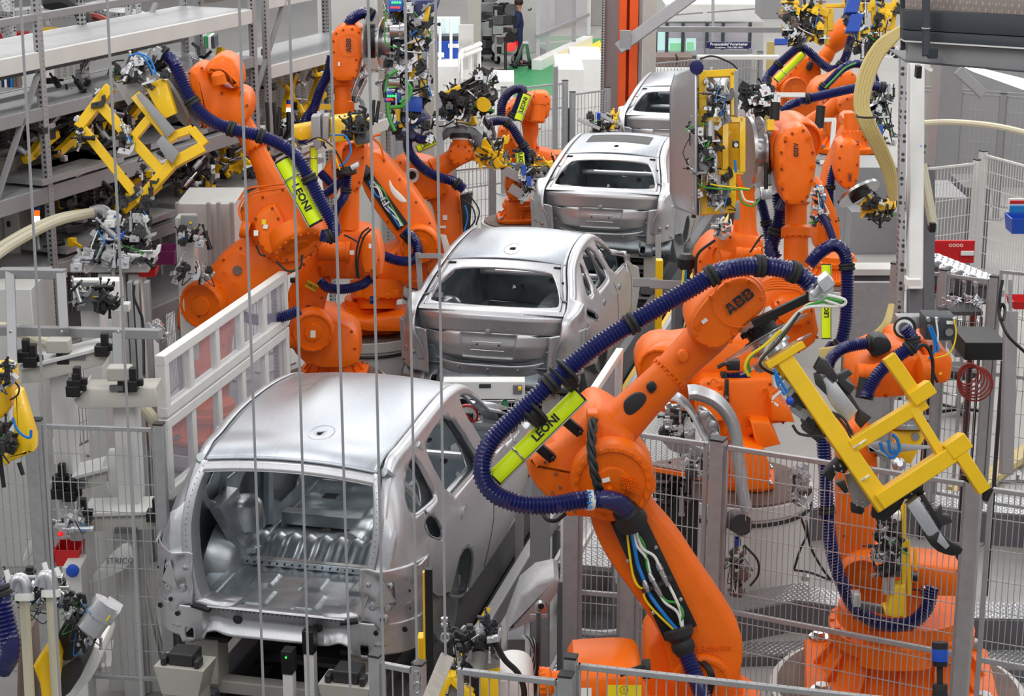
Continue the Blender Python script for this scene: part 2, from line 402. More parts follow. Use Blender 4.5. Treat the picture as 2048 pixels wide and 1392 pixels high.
def make_car(kind,label,cx,cy,group=None,sunroof=False):
 cs=CarShape(kind);H=HOLES[kind]
 root=thing('car_bodyshell',label,'car body',(cx,cy,.78),group)
 def put(name,mb,m,par=root,**k):return car_at(mb,cx,cy).build(name,m,par,**k)
 r0,r1=(.36,2.45)if kind=='suv'else(.83,1.98)
 mb=MB();crown=.045
 hole=circ2(.09 if kind=='suv'else .02,r0+(.42 if kind=='suv'else .2),.035,10,.05)
 def roof(u,v):
  ut=cs.ut(v)-.012;x=u*ut
  e=max(0,abs(u)-.93)/.07
  return(x,v,cs.zt(v)+crown*(1-u*u)-.010-.0*e)
 hs=[[(x/cs.ut(y),y)for x,y in hole]]
 if sunroof:hs.append([(-.72,r1-.80),(.72,r1-.80),(.72,r1-.36),(-.72,r1-.36)])
 sheet(mb,roof,lin(-1,1,41),lin(r0,r1,60),hs)
 rp=put('roof_panel',mb,'alu_roof',solid=.012,sharp=30)
 mb=MB();rr=[(.09 if kind=='suv'else .02)+.0,r0+(.42 if kind=='suv'else .2)]
 mb.tube([Vector(roof((rr[0]+math.cos(a)*.085)/.62,rr[1]+math.sin(a)*.13))+V(0,0,-.001)for a in lin(0,2*math.pi,25)],.005,5,caps=False)
 put('antenna_seat',mb,'alu',rp)
 if sunroof:
  mb=MB();sheet(mb,lambda u,v:tuple(Vector(roof(u,v))-V(0,0,.006)),lin(-.73,.73,9),lin(r1-.81,r1-.35,5));put('sunroof_opening',mb,'black',rp)
 for sd in(-1,1):
  o=put('side_panel',side_sheet(cs,sd,H['win']+[H['arch'],H['fuel']]),'alu',solid=.018,sharp=40)
  fr=MB()
  for hpoly in H['win']:
   c=(sum(p[0]for p in hpoly)/len(hpoly),sum(p[1]for p in hpoly)/len(hpoly))
   mp=cs.map_hole(hpoly);ring=[Vector(cs.point(q,t,sd,.022))for q,t in mp]
   fr.tube(ring+[ring[0]],.016,6,caps=False)
  put('window_flange',fr,'alu',o)
  fr=MB();mp=cs.map_hole(H['fuel']);ring=[Vector(cs.point(q,t,sd,.01))for q,t in mp];fr.tube(ring+[ring[0]],.014,6,caps=False)
  ring=[Vector(cs.point(q,t,sd,.10))for q,t in mp];fr.prism(ring,V(.01*sd,0,0));put('fuel_flap_recess',fr,'alu_dark',o)
  fr=MB();mp=cs.map_hole(H['arch']);ring=[Vector(cs.point(q,t,sd,.012))for q,t in mp];fr.tube(ring,.014,6)
  inner=[p-V(.30*sd,0,0)for p in ring];n=len(ring)
  fr.add(ring+inner,[(i,i+1,n+i+1,n+i)for i in range(n-1)]);put('wheel_housing',fr,'alu_dark',o,sharp=60)
  if kind=='suv':
   dh=[(1.30,1.50)]
  else:dh=[(1.22,1.52),(2.02,1.49)]
  for q,z in dh:
   c=Vector(cs.point(q,cs.t_of(q,z),sd));d=MB()
   if kind=='suv':d.lathe(c+V(.004*sd,0,0),V(-sd,0,.1),[(0,.085),(.004,.08),(.0,.078),(.03,.05),(.035,.02)],24)
   else:d.lathe(c+V(.006*sd,0,0),V(-sd,0,.1),[(0,.05),(.004,.046),(.0,.044),(.05,.036)],12)
   put('handle_recess',d,'alu_dark'if kind=='sedan'else 'alu',o)
  sm=MB()
  for q in((1.78,2.62)if kind=='sedan'else(2.02,)):
   zz=lin(cs.zb(q)+.02,cs.belt,14)if kind=='suv'else lin(cs.zb(q)+.02,cs.belt,14)
   sm.tube([Vector(cs.point(q+.12*math.sin((z-1.0)*1.5),cs.t_of(q,z),sd))for z in zz],.0045,4)
  put('door_seam',sm,'dark',o)
  ih=[round_poly([((p[0]-.02),p[1])for p in h],0)for h in H['win']]
  if kind=='suv':ih+=[round_poly([(1.62,.98),(1.62,1.5),(1.98,1.52),(2.05,1.2),(1.95,.95)],1),round_poly([(2.35,.98),(2.3,1.45),(3.0,1.42),(3.1,1.0)],1)]
  else:ih+=[round_poly([(1.25,.98),(1.25,1.42),(1.6,1.44),(1.65,.98)],1)]
  mb=side_sheet(cs,sd,ih,inset=.10,q0=cs.qw*.75,q1=cs.vf-.05,t1=.93,ns=90,nt=26)
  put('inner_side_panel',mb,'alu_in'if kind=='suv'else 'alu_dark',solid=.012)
  mb=MB();yc=1.15 if kind=='suv'else 1.0
  mb.lathe((.60*sd,yc,.98),(sd,0,.12),[(0,.24),(.03,.33),(.10,.39),(.26,.42)],28)
  mb.lathe((.66*sd,yc+.03,1.42),(0,0,1),[(-.1,.15),(.08,.13),(.12,.09),(.13,.03)],18)
  put('wheelhouse',mb,'alu_in',sharp=50)
  if kind=='suv':
   mb=MB()
   mb.prism([(.80*sd,.25,1.15),(.84*sd,.62,1.15),(.80*sd,.66,1.62),(.76*sd,.36,1.68)],(.03*sd,0,0))
   mb.prism([(.52*sd,.95,1.1),(.58*sd,1.25,1.1),(.70*sd,1.15,1.62),(.70*sd,.78,1.6)],(.10*sd,.02,0))
   mb.tube(spline([(.66*sd,.40,2.12),(.78*sd,.62,1.9),(.80*sd,.80,1.62),(.70*sd,1.1,1.5)],5),.035,8)
   mb.tube(spline([(.72*sd,.95,2.14),(.80*sd,1.10,1.8),(.84*sd,1.2,1.5),(.84*sd,1.5,1.05)],5),.045,8)
   mb.tube(spline([(.68*sd,1.9,2.16),(.80*sd,2.1,1.8),(.86*sd,2.2,1.4),(.86*sd,2.15,.95)],5),.05,8)
   put('inner_pillar',mb,'alu_in')
   mb=MB()
   for(y,z,r)in((.47,1.52,.045),(.36,1.28,.02),(.55,1.25,.02),(.9,1.45,.025)):mb.cyl((.79*sd,y,z),(.775*sd,y,z),r,None,14)
   put('access_hole',mb,'black')
 mb=MB()
 for sd in(-1,1):mb.bb(.84*sd-.06,.84*sd+.06,1.5,cs.vf-.1,.80,.94)
 put('sill',mb,'alu_in',bevel=.01)
 F0=.10 if kind=='suv'else .5
 zf=smooth_table([0,.1,.8,.98,1.12,1.25,1.38,1.55,1.9,3.5],[1.13,1.10,1.10,1.11,1.15,1.215,1.20,.99,.93,.92])
 def floor(u,v):
  z=zf(v)
  if v<.95:z+=.014*max(0,min(1,(math.sin(u*17+1.2*(v>.58))-.1)*4))*(abs(u)<.56)*(.30<v<.84)*(abs(v-.58)>.035)+.010*(abs(abs(u)-.64)<.03)-.03*math.exp(-((v-.17)/.07)**2)
  elif v<1.5:z+=.013*math.sin(u*52)*(abs(u)<.68)
  else:z+=.16*math.exp(-(u/.14)**4)+.008*math.sin(v*22)
  return(u,v,z)
 mb=MB();sheet(mb,floor,lin(-.80,.80,121),lin(F0,3.35,130),[circ2(.3,1.9,.05,10),circ2(-.4,2.2,.05,10)])
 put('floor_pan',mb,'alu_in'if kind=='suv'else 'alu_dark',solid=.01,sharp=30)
 mb=MB()
 mb.bb(-.78,.78,.94,1.01,1.11,1.165);mb.bb(-.78,.78,1.60,1.72,.93,1.03);mb.bb(-.76,.76,2.2,2.32,.93,1.04)
 for k in(-1,1):mb.bar((k*.56,1.0,1.2),(k*.62,1.6,1.02),.08,.05)
 put('cross_member',mb,'alu_in',bevel=.01)
 mb=MB()
 for i in range(26):mb.cyl((-.74+i*.058,.939,1.14),(-.74+i*.058,.93,1.14),.007,None,6)
 put('rivet_row',mb,'black')
 def bulk(u,z):
  v=3.30-.25*max(0,z-1.25)-.06*math.cos(u*3)+.012*math.sin(u*9+6*z)
  return(u,v,z)
 mb=MB();sheet(mb,bulk,lin(-.84,.84,71),lin(.92,1.56,34),[circ2(-.25,1.3,.05,16),circ2(.05,1.34,.03,12),circ2(.42,1.3,.07,16),circ2(.42,1.08,.03,12),circ2(-.5,1.1,.03,12),rrect(.1,.2,1.08,1.16)])
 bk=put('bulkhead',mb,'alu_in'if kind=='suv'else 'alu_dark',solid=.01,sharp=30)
 mb=MB()
 for u,z,r in((-.6,1.35,.03),(-.38,1.12,.02),(.18,1.40,.02),(.55,1.42,.02),(-.05,1.22,.025),(.3,1.2,.018),(.62,1.12,.02)):
  mb.tube(circ(Vector(bulk(u,z))-V(0,.01,0),(0,-1,.2),r*1.4,14)+[circ(Vector(bulk(u,z))-V(0,.01,0),(0,-1,.2),r*1.4,14)[0]],.006,5,caps=False)
  mb.cyl(Vector(bulk(u,z))-V(0,.006,0),Vector(bulk(u,z))-V(0,.012,0),r,None,12)
 put('grommet',mb,'dark',bk)
 mb=MB();mb.tube([(-.82,3.12,1.58),(.82,3.12,1.58)],.05,10);mb.tube([(-.80,2.95,1.36),(.80,2.95,1.36)],.035,10)
 put('dash_beam',mb,'alu',bevel=0)
 mb=MB();hv=r1
 sheet(mb,lambda u,v:(u*(cs.ut(v)-.01),v,cs.zt(v)+crown*(1-u*u)-.03),lin(-1,1,21),lin(hv-.02,hv+.09,4));sheet(mb,lambda u,v:(u*(cs.ut(v)-.04),v,cs.zt(v)-.035),lin(-1,1,21),lin(1.2,1.3,3))
 put('roof_bow',mb,'alu_in',solid=.01)
 if kind=='suv':
  mb=MB()
  def head(u,t):
   ut=.645;z=2.12+crown*(1-u*u)-.012-.06*t;v=.36-.05*t
   return(u*(ut+.0*t),v,z)
  sheet(mb,head,lin(-1,1,31),lin(0,1,4));sheet(mb,lambda u,t:(u*.62,.31+.1*t,2.06+crown*(1-u*u)-.012),lin(-1,1,31),lin(0,1,3))
  put('rear_header',mb,'alu',solid=.008)
  for sd in(-1,1):
   ed=[Vector((cs.uo(z)*sd,cs.vo(z)+.002,z))for z in lin(1.22,2.12,26)]
   ed=[Vector((.36*sd,-.01,1.185)),Vector((.50*sd,-.005,1.188)),Vector((.58*sd,0,1.205))]+ed
   mb=MB();inn=[p+V(-.055*sd,.035,0 if p.z>1.22 else .02)for p in ed];dp=[p+V(-.012*sd,.12,0)for p in inn];n=len(ed)
   mb.add(ed+inn+dp,[(i,i+1,n+i+1,n+i)for i in range(n-1)]+[(n+i,n+i+1,2*n+i+1,2*n+i)for i in range(n-1)])
   fl=put('opening_flange',mb,'alu',solid=.008)
   mb=MB()
   for p in inn[3::1]:mb.cyl(p.lerp(ed[inn.index(p)],.5)+V(0,-.002,0),p.lerp(ed[inn.index(p)],.5)+V(0,-.009,0),.006,None,6)
   put('weld_spot',mb,'dark',fl)
   def brk(a,z):
    u=.60+.38*a;b=min(1,a*.97);v=-.012+.50*(1-math.sqrt(max(0,1-b**2.5)))+.07*max(0,z-1.25)+.020*math.sin(a*12)*(1-a)+.010*math.sin(z*34+a*6)
    return(u*sd,v,z)
   mb=MB();sheet(mb,brk,lin(0,1,30),lin(1.02,1.56,30),[circ2(.82,1.25,.05,10,.02),circ2(.25,1.12,.05,10,.018)])
   br=put('bumper_bracket',mb,'alu',solid=.01,sharp=40)
   mb=MB()
   for a,z,r in((.22,1.30,.035),(.48,1.30,.035),(.42,1.22,.04),(.5,1.44,.03),(.15,1.45,.02)):
    p=Vector(brk(a,z));mb.lathe(p,(0,-1,0),[(-.01,r),(.012,r*.8),(.016,r*.45),(.006,r*.4)],16)
   put('stud_dome',mb,'alu',br)
   mb=MB()
   for a,z,r in((.42,1.22,.014),(.3,1.12,.018),(.75,1.12,.02),(.8,1.38,.012)):
    p=Vector(brk(a,z));mb.cyl(p+V(0,-.02,0),p+V(0,-.024,0),r,None,10)
   put('bolt_hole',mb,'black',br)
   mb=MB()
   q=[(.84*sd,.10,1.50),(.965*sd,.24,1.54),(.985*sd,.36,1.56),(.97*sd,.34,1.46),(.92*sd,.12,1.30),(.86*sd,.06,1.28)]
   mb.prism(q,(-.02*sd,-.03,0));mb.prism([(.70*sd,.0,1.30),(.76*sd,.02,1.50),(.84*sd,.05,1.34)],(0,-.025,0))
   put('lamp_pocket',mb,'alu',br,bevel=.008)
   mb=MB();mb.prism([(.46*sd,-.01,1.17),(.58*sd,-.02,1.195),(.60*sd,-.05,1.19),(.47*sd,-.045,1.16)],(0,0,.02));put('rubber_stop',mb,'black',fl)
  mb=MB()
  def apron(u,t):
   zbot=.985-.05*(abs(u)>.52)*(abs(u)<.70)-.02*(abs(u)>.6)+.03*math.exp(-((abs(u)-.45)/.06)**2)
   z=1.19+(zbot-1.19)*t-.035*max(0,abs(u)-.5)
   v=-.02+.07*math.sin(t*3.0)*(abs(u)<.52)+.50*(1-math.sqrt(max(0,1-(min(1,max(0,abs(u)-.6)/.38)*.96)**2.5)))
   return(u,v,z)
  sheet(mb,apron,lin(-.97,.97,98),lin(0,1,16),[rrect(.60,.66,.55,.92,.2),rrect(-.66,-.60,.55,.92,.2)])
  ap=put('rear_apron',mb,'alu',solid=.01,sharp=35)
  mb=MB()
  sheet(mb,lambda u,t:(u,-.022+.075*t,1.195+.006*t),lin(-.52,.52,30),lin(0,1,3));put('loading_lip',mb,'alu',ap,solid=.008)
  mb=MB()
  for i in range(32):u=-.5+i/31;mb.cyl((u,-.024,1.186),(u,-.032,1.186),.0055,None,6)
  for u in(-.3,.28):mb.lathe((u,.045,1.09),(0,-1,0),[(0,.035),(.012,.026),(.016,.01)],14)
  put('weld_spot',mb,'dark',ap)
 else:
  mb=MB()
  def blf(u,v):
   ut=cs.ut(v)-.012;return(u*ut,v,cs.zt(v)+.035*(1-u*u)*min(1,v/.9)-.014)
  op=round_poly([(-.86,.245),(.86,.245),(.92,.38),(.83,.64),(.74,.72),(-.74,.72),(-.83,.64),(-.92,.38)],2)
  sheet(mb,blf,lin(-1,1,60),lin(.19,.84,34),[op]);bf=put('backlight_frame',mb,'alu',solid=.012,sharp=30)
  mb=MB();ring=[Vector(blf(*p))-V(0,0,.012)for p in op];mb.tube(ring+[ring[0]],.012,6,caps=False)
  for sd in(-1,1):mb.tube([Vector(blf(sd*.93,v))+V(0,0,.004)for v in lin(.22,.82,8)],.010,5)
  put('frame_bead',mb,'steel',bf)
  mb=MB()
  for u,v in((-.86,.775),(.86,.775),(-.945,.58),(.945,.58)):p=Vector(blf(u,v));mb.box(p+V(0,0,.004),(.07 if v>.7 else .03,.03,.012))
  put('frame_slot',mb,'black',bf)
  def lid(u,t):
   x=abs(u)
   rows_v=[.205,.16,.11,.06,.05,.055,.06,.075,.05,.03,.045,.09]
   rows_z=[1.695,1.69,1.672,1.635,1.60,1.545,1.475,1.46,1.43,1.33,1.22,1.16]
   i=t*11;v=float(np.interp(i,range(12),rows_v));z=float(np.interp(i,range(12),rows_z))
   v+=.12*x**3.0*(1 if t>.2 else .5);z+=.02*(1-x*x)-.012
   if t>.66:z+=.03*x**2;v+=.03*(x<.42)*min(1,(t-.66)*12)*(t<.93)
   half=.74-.02*t-.14*max(0,t-.62)/.38
   return(u*half,v,z)
  mb=MB();lampcut=[[(s*a,t)for a,t in((.55,.665),(.995,.60),(.995,.72),(.72,.73))]for s in(-1,1)]
  sheet(mb,lid,lin(-1,1,81),lin(0,1,61),lampcut);ld=put('boot_lid',mb,'alu',solid=.015,sharp=28)
  mb=MB();mb.pillow([Vector(lid(0,.55))+V(x*.026,-.012,y*.03)for x,y in blob([(-1,-1),(1,-1),(1,1),(-1,1)],1)],(0,-.006,0),.003);put('emblem_seat',mb,'alu',ld)
  mb=MB();pl=[Vector((x,.028,z))for x,z in((-.17,1.30),(-.15,1.385),(.15,1.385),(.17,1.30))];mb.tube(pl+[pl[0]],.004,5);put('plate_recess',mb,'alu',ld)
  mb=MB()
  for u in(-.11,.11):mb.cyl((u,.065,1.35),(u,.045,1.35),.008,None,8)
  put('screw_hole',mb,'black',ld)
  mb=MB()
  for sd in(-1,1):
   q=[Vector(lid(sd*a,t))+V(0,.05,0)for a,t in((.50,.64),(1.0,.58),(1.0,.74),(.68,.75))];mb.prism(q,(0,.02,0))
   mb.tube([q[0]+V(.08*sd,-.02,-.015),q[1]+V(-.02*sd,0,-.02)],.014,6)
  put('lamp_pocket',mb,'alu_dark',ld)
  for sd in(-1,1):
   def cor(a,z):
    u=.60+.33*a+.08*max(0,z-1.2);v=.03+.17*a*a+.02*math.sin(a*8)
    return(min(u,.945)*sd,v,z+.06*a)
   mb=MB();sheet(mb,cor,lin(0,1,22),lin(1.02,1.47,22));c=put('corner_panel',mb,'alu',solid=.01,sharp=40)
   mb=MB()
   for a,z,r in((.50,1.20,.034),(.72,1.21,.034),(.45,1.40,.02)):
    p=Vector(cor(a,z));mb.lathe(p,(0,-1,0),[(-.01,r),(.012,r*.8),(.016,r*.45),(.006,r*.4)],16)
   put('stud_dome',mb,'steel',c)
   mb=MB();mb.prism([(.72*sd,.02,1.46),(.93*sd,.20,1.50),(.965*sd,.34,1.52),(.93*sd,.24,1.36),(.80*sd,.06,1.33)],(-.01*sd,-.02,0));put('lamp_mount',mb,'steel',c,bevel=.01)
  def apr(u,t):
   zbot=.90-.04*(.5<abs(u)<.66);z=1.155-.03*abs(u)+(zbot-1.13)*t
   return(u,.07+.05*math.sin(t*6)+.12*abs(u)**3,z)
  mb=MB();sheet(mb,apr,lin(-.90,.90,90),lin(0,1,20),[rrect(.52,.58,.5,.85,.2),rrect(-.58,-.52,.5,.85,.2)]);ap=put('rear_apron',mb,'alu_dark',solid=.01)
  mb=MB()
  def bmp(u,t):return(u,.02+.05*t+.16*abs(u/.62)**4,1.15-.12*t+.05*abs(u/.62)**3)
  sheet(mb,bmp,lin(-.62,.62,40),lin(0,1,6));put('tow_panel',mb,'alu',ap,solid=.012)
  mb=MB()
  for u in(-.3,0,.3):mb.lathe(Vector(bmp(u,.4)),(0,-1,0),[(0,.02),(.012,.014),(.014,.005)],10)
  put('stud_dome',mb,'steel',ap)
  mb=MB()
  mb.bb(-.72,.72,.45,.55,1.50,1.56);mb.bb(-.80,.80,.12,.16,1.0,1.3)
  put('parcel_shelf',mb,'alu_dark',bevel=.01)
 return root
make_car('suv','bare metal hatchback body with open tailgate hole, nearest car of the line',-4.38,11.55)
make_car('sedan','bare metal coupe body with closed boot lid, directly behind the open hatchback',-4.44,17.7)
make_car('sedan','bare metal coupe body with dark sunroof slot, third car of the line',-4.47,23.7,sunroof=True)
make_car('sedan','bare metal coupe body, farthest of the line and half hidden by the steel hood',-4.50,29.7)
mb=MB();mb.bb(-40,25,2,80,-.2,0);struct('floor',mb,'floor_concrete',smooth=False)
mb=MB();mb.bb(-40,25,74,74.3,0,11);struct('wall_back',mb,'white',smooth=False)
mb=MB();mb.bb(-34.3,-34,2,74,0,11);struct('wall_left',mb,'pwhite',smooth=False)
mb=MB();mb.bb(16,16.3,2,74,0,11);struct('wall_right',mb,'pwhite',smooth=False)
def patch(name,label,m,pts,z=.006,kind='structure'):
 mb=MB();P=[WZ(x,y,z)for x,y in pts];mb.prism([(p.x,p.y,0)for p in P],(0,0,z));o=mb.build(name,m,None,smooth=False);o['kind']=kind;return o
patch('floor_marking_green','','green',[(930,195),(1020,132),(1085,128),(1240,85),(1240,72),(1070,90),(1160,130),(1110,190)])
patch('floor_lane_yellow','','labelyellow',[(1120,122),(1200,80),(1206,100),(1150,128)],.009)
patch('floor_marking_green','','green',[(1070,84),(1180,76),(1180,72),(1070,72)],.008)
def BXZ(mb,x0,x1,y0,y1,z0,z1):mb.bb(min(x0,x1),max(x0,x1),y0,y1,z0,z1)
mb=MB();mb.bb(-5.3,-3.6,9.5,40,0,.012);struct('floor_pit_dark',mb,'black',smooth=False)  # flat black sheet on the floor; its colour paints the darkness under the cars
cv=thing('conveyor_track','long dark conveyor track with steel rails and yellow strips under the car bodies','conveyor',(-4.4,12,0))
for x in(-5.05,-3.75):
 mb=MB();mb.bb(x-.07,x+.07,9.5,40,.03,.36);mb.build('rail_beam','grey_dark',cv,bevel=.01)
for x,m_ in((-3.22,'galv'),):
 mb=MB();mb.bb(x-.05,x+.04,10.2,38,.56,.72);mb.build('side_rail','galv',cv,bevel=.01)
 mb=MB();mb.bb(x-.05,x-.01,11.0,13.0,.715,.725);mb.bb(x-.05,x-.01,15.5,38,.715,.725);mb.build('yellow_strip','yellow',cv)
 for k in range(12):
  mb=MB();mb.bb(x-.02,x+.06,10.6+k*2.3,10.72+k*2.3,0,.5);mb.build('rail_foot','greyp',cv)
for k in range(44):
 mb=MB();mb.cyl((-5.0,10+k*.66,.30),(-3.8,10+k*.66,.30),.05,None,10);mb.build('roller','steel_dark',cv)
for x0,x1,y0,y1 in((-3.05,-2.35,14.5,24.5),):
 t=thing('walkway','open grating walkway to the right of the second car','walkway',((x0+x1)/2,y0,0))
 mb=MB();mb.bb(x0,x1,y0,y1,.46,.50);mb.build('grating_deck','grating',t,smooth=False)
 mb=MB();mb.bb(x0-.03,x0,y0,y1,.40,.52);mb.bb(x1,x1+.03,y0,y1,.40,.52);mb.build('deck_edge','galv',t)
 for y in(y0+.1,(y0+y1)/2,y1-.1):
  for x in(x0+.05,x1-.05):mb=MB();mb.bb(x-.03,x+.03,y-.03,y+.03,0,.46);mb.build('leg','galv',t)
for i,(a,b)in enumerate(((10.3,14.6),)):
 t=thing('walkway','patterned tread plate walkway beside the open hatchback, behind the small black clamps','walkway',(-2.6,a,0))
 mb=MB();mb.bb(-2.85,-2.30,a,b,.02,.06);mb.build('tread_deck','tread',t,smooth=False)
 mb=MB();mb.bb(-2.88,-2.85,a,b,0,.07);mb.bb(-2.30,-2.27,a,b,0,.07);mb.build('deck_edge','galv',t)
for i,(cy,who)in enumerate(((11.55,'under the open hatchback'),(17.7,'under the second car'),(23.7,'under the car with the sunroof slot'),(29.7,'under the farthest car'))):
 t=thing('car_carrier','grey carrier with clamp stands '+who,'carrier',(-4.42,cy+1.4,.36))
 ch=MB();ch.bb(-5.05,-4.9,cy+.1,cy+3.2,.36,.48);ch.build('skid','grey_dark',t,bevel=.01);ch=MB();ch.bb(-3.95,-3.8,cy+.1,cy+3.2,.36,.48);ch.build('skid','grey_dark',t,bevel=.01)
 for y in(.25,2.9):
  ch=MB();ch.bb(-5.1,-3.7,cy+y-.06,cy+y+.06,.44,.54);ch.build('cross_beam','cream',t,bevel=.01)
  for x in(-4.97,-3.83):
   ch=MB();ch.bb(x-.09,x+.09,cy+y-.1,cy+y+.1,.52,.90 if y>1 else .86);ch.build('stand','cream',t,bevel=.008)
   ch=MB();ch.bb(x-.16,x+.16,cy+y-.08,cy+y+.12,.84,.88);ch.bb(x-.06,x+.06,cy+y-.03,cy+y+.08,.88,1.0 if y<1 else .93);ch.build('clamp_head','dark',t,bevel=.006)
for(x,y0,y1,s,lb)in((-4.97,11.35,0,1,'grey lifting column under the left rear corner of the open hatchback'),(-3.80,11.35,0,1,'grey lifting column under the right rear corner of the open hatchback')):
 t=thing('lifting_column',lb,'column',(x,y0,0));mb=MB();mb.bb(x-.13,x+.13,y0-.12,y0+.1,0,.78);mb.build('shaft','cream',t,bevel=.01)
 mb=MB();mb.prism([(x-.18,y0-.13,.86),(x+.18,y0-.13,.86),(x+.13,y0-.13,.66),(x-.13,y0-.13,.66)],(0,.24,0));mb.build('head','cream',t);mb=MB();mb.bb(x-.09,x+.09,y0-.09,y0+.08,.86,.95);mb.bb(x-.14,x-.1,y0-.11,y0-.02,.86,.92);mb.bb(x+.1,x+.14,y0-.11,y0-.02,.86,.92);mb.build('clamp','dark',t,bevel=.01)
for k,(px,py,lb)in enumerate(((578,1330,'left of the two slim sensor posts under the open hatchback'),(620,1290,'right of the two slim sensor posts under the open hatchback'))):
 p=W(px,py,13.2);t=thing('sensor_post',lb,'sensor',(p.x,p.y,0));mb=MB();mb.bb(p.x-.035,p.x+.035,p.y-.04,p.y+.04,.02,p.z-.05);mb.build('post','white',t,bevel=.005)
 mb=MB();mb.bb(p.x-.04,p.x+.04,p.y-.05,p.y+.05,p.z-.05,p.z+.12);mb.build('sensor_head','black',t,bevel=.006);mb=MB();mb.sphere((p.x,p.y-.055,p.z+.08),.007,6,4);mb.build('indicator_light','ledgreen',t)
def pxr(r,d):return r*d/FPX
def TP(poly,d,k=2):return[W(x,y,d)for x,y in(blob(poly,k)if k else poly)]
def slab(name,par,m,poly,d,th,bev=.02,k=2,ax=None):
 """casting with a traced side outline: nearest face at depth d, real thickness th behind it"""
 mb=MB();mb.pillow(TP(poly,d,k),(ax or cFh)*th,bev);o=mb.build(name,m,par,sharp=42)
 if m.startswith('orange')and name in('elbow_housing','turret','wrist_housing','lower_arm','motor_cover')and not(par.type=='EMPTY'and par.name=='industrial_robot'):
  cx=sum(p[0]for p in poly)/len(poly);cy=sum(p[1]for p in poly)/len(poly);mb=MB()
  for a,b in zip(poly,poly[1:]+poly[:1]):
   for t in(0,):
    x,y=a[0]+(b[0]-a[0])*t,a[1]+(b[1]-a[1])*t;L=math.hypot(x-cx,y-cy);q=max(.3,1-7/max(L,8))*.97
    c=W(cx+(x-cx)*q,cy+(y-cy)*q,d);mb.lathe(c+cFh*.01,-cFh,[(0,.012),(.018,.012),(.018,.006)],7)
  mb.build('casting_bolts','orange_bolt',o)
 return o
def corrugated(mb,pts,r,pitch=None,n=12,amp=.20):
 pitch=pitch or r*.36;P=resample(pts,pitch/2)
 mb.tube(P,[r*(1+amp*(1 if i%2 else-1)*.5)for i in range(len(P))],n)
def hose(par,pts,r,m='hose',clamps=(),name='hose',fine=True,kk=8):
 P=spline(pts,kk);mb=MB()
 if fine:corrugated(mb,P,r,r*.42,12)
 else:mb.tube(P,r,10)
 h=mb.build(name,m,par,sharp=80)
 for c in clamps:
  i=int(c*(len(P)-2));t=(P[i+1]-P[i]).normalized();mb=MB()
  mb.lathe(P[i]-t*r*.55,t,[(0,r*1.08),(.05*r,r*1.25),(.35*r,r*1.28),(.5*r,r*1.12),(.7*r,r*1.28),(1.05*r,r*1.25),(1.1*r,r*1.08)],16)
  mb.build('hose_clamp','rubber',h)
 return h
def bolts(mb,c,ax,r,n,br,h,n0=0,arc=1):mb.ring(c,ax,r,n,br,h,n0,arc)
def disc_joint(name,par,m,c,ax,r,h,nb=14,hub=True):
 ax=Vector(ax).normalized();mb=MB()
 mb.lathe(Vector(c)-ax*h,ax,[(0,r),(h*.75,r),(h*.9,r*.96),(h,r*.88),(h*1.0,r*.80),(h*.93,r*.78),(h*.93,r*.42),(h*1.02,r*.38),(h*1.04,r*.2)]if hub else[(0,r),(h*.9,r),(h,r*.95)],32)
 if nb:bolts(mb,Vector(c)-ax*h*.02,ax,r*.86,nb,r*.055,r*.06)
 return mb.build(name,m,par,sharp=40)
def motor(name,par,m,a,b,r,cap=True):
 a,b=Vector(a),Vector(b);ax=(b-a).normalized();L=(b-a).length;mb=MB()
 mb.lathe(a,ax,[(0,r*1.12),(L*.12,r*1.12),(L*.13,r),(L*.70,r),(L*.71,r*1.05),(L*.95,r*1.05),(L,r*.9)],20);bolts(mb,a,ax,r*1.0,6,r*.09,L*.14)
 return mb.build(name,m,par,sharp=40)
def guide(par,p0,p1,wdt,nrm,lettering='LEONI',flip=1,m='lime',black=True,rail=True):
 """hose guide: rounded lime profile on a metal rail, brand lettering along it"""
 p0,p1=Vector(p0),Vector(p1);a=(p1-p0).normalized();n=Vector(nrm);n=(n-a*n.dot(a)).normalized();b=n.cross(a)*-1
 mb=MB();prof=[(-.5,0),(-.46,.22),(-.3,.36),(0,.42),(.3,.36),(.46,.22),(.5,0)]
 loop=[p0+b*(x*wdt)+n*(y*wdt)for x,y in prof];mb.prism(loop,p1-p0);g=mb.build('hose_guide',m,par,sharp=30)
 mb=MB();L=(p1-p0).length
 mb.box((p0+p1)/2+b*wdt*.56*flip-n*wdt*.08,(L*1.04,wdt*.10,wdt*.5),(a,b,n));mb.box((p0+p1)/2-n*wdt*.12,(L*1.02,wdt*1.05,wdt*.16),(a,b,n))
 mb.build('guide_rail','profile',g,bevel=.004)
 for e,s in((p0,-1),(p1,1)):
  mb=MB();mb.prism([e+b*(x*wdt*1.02)+n*(y*wdt*1.05)for x,y in prof],a*(s*wdt*.12));mb.build('end_cap','black',g)
 if lettering:text(lettering,p0.lerp(p1,.60)+n*(wdt*.432),a*flip,-b*flip,wdt*.70,'ink',g,.001,.032)
 mb=MB();q=p0.lerp(p1,.28);mb.tube([q+b*(x*wdt*1.08)+n*(y*wdt*1.12)for x,y in prof],wdt*.06,6);mb.build('guide_strap','steel',g)
 return g
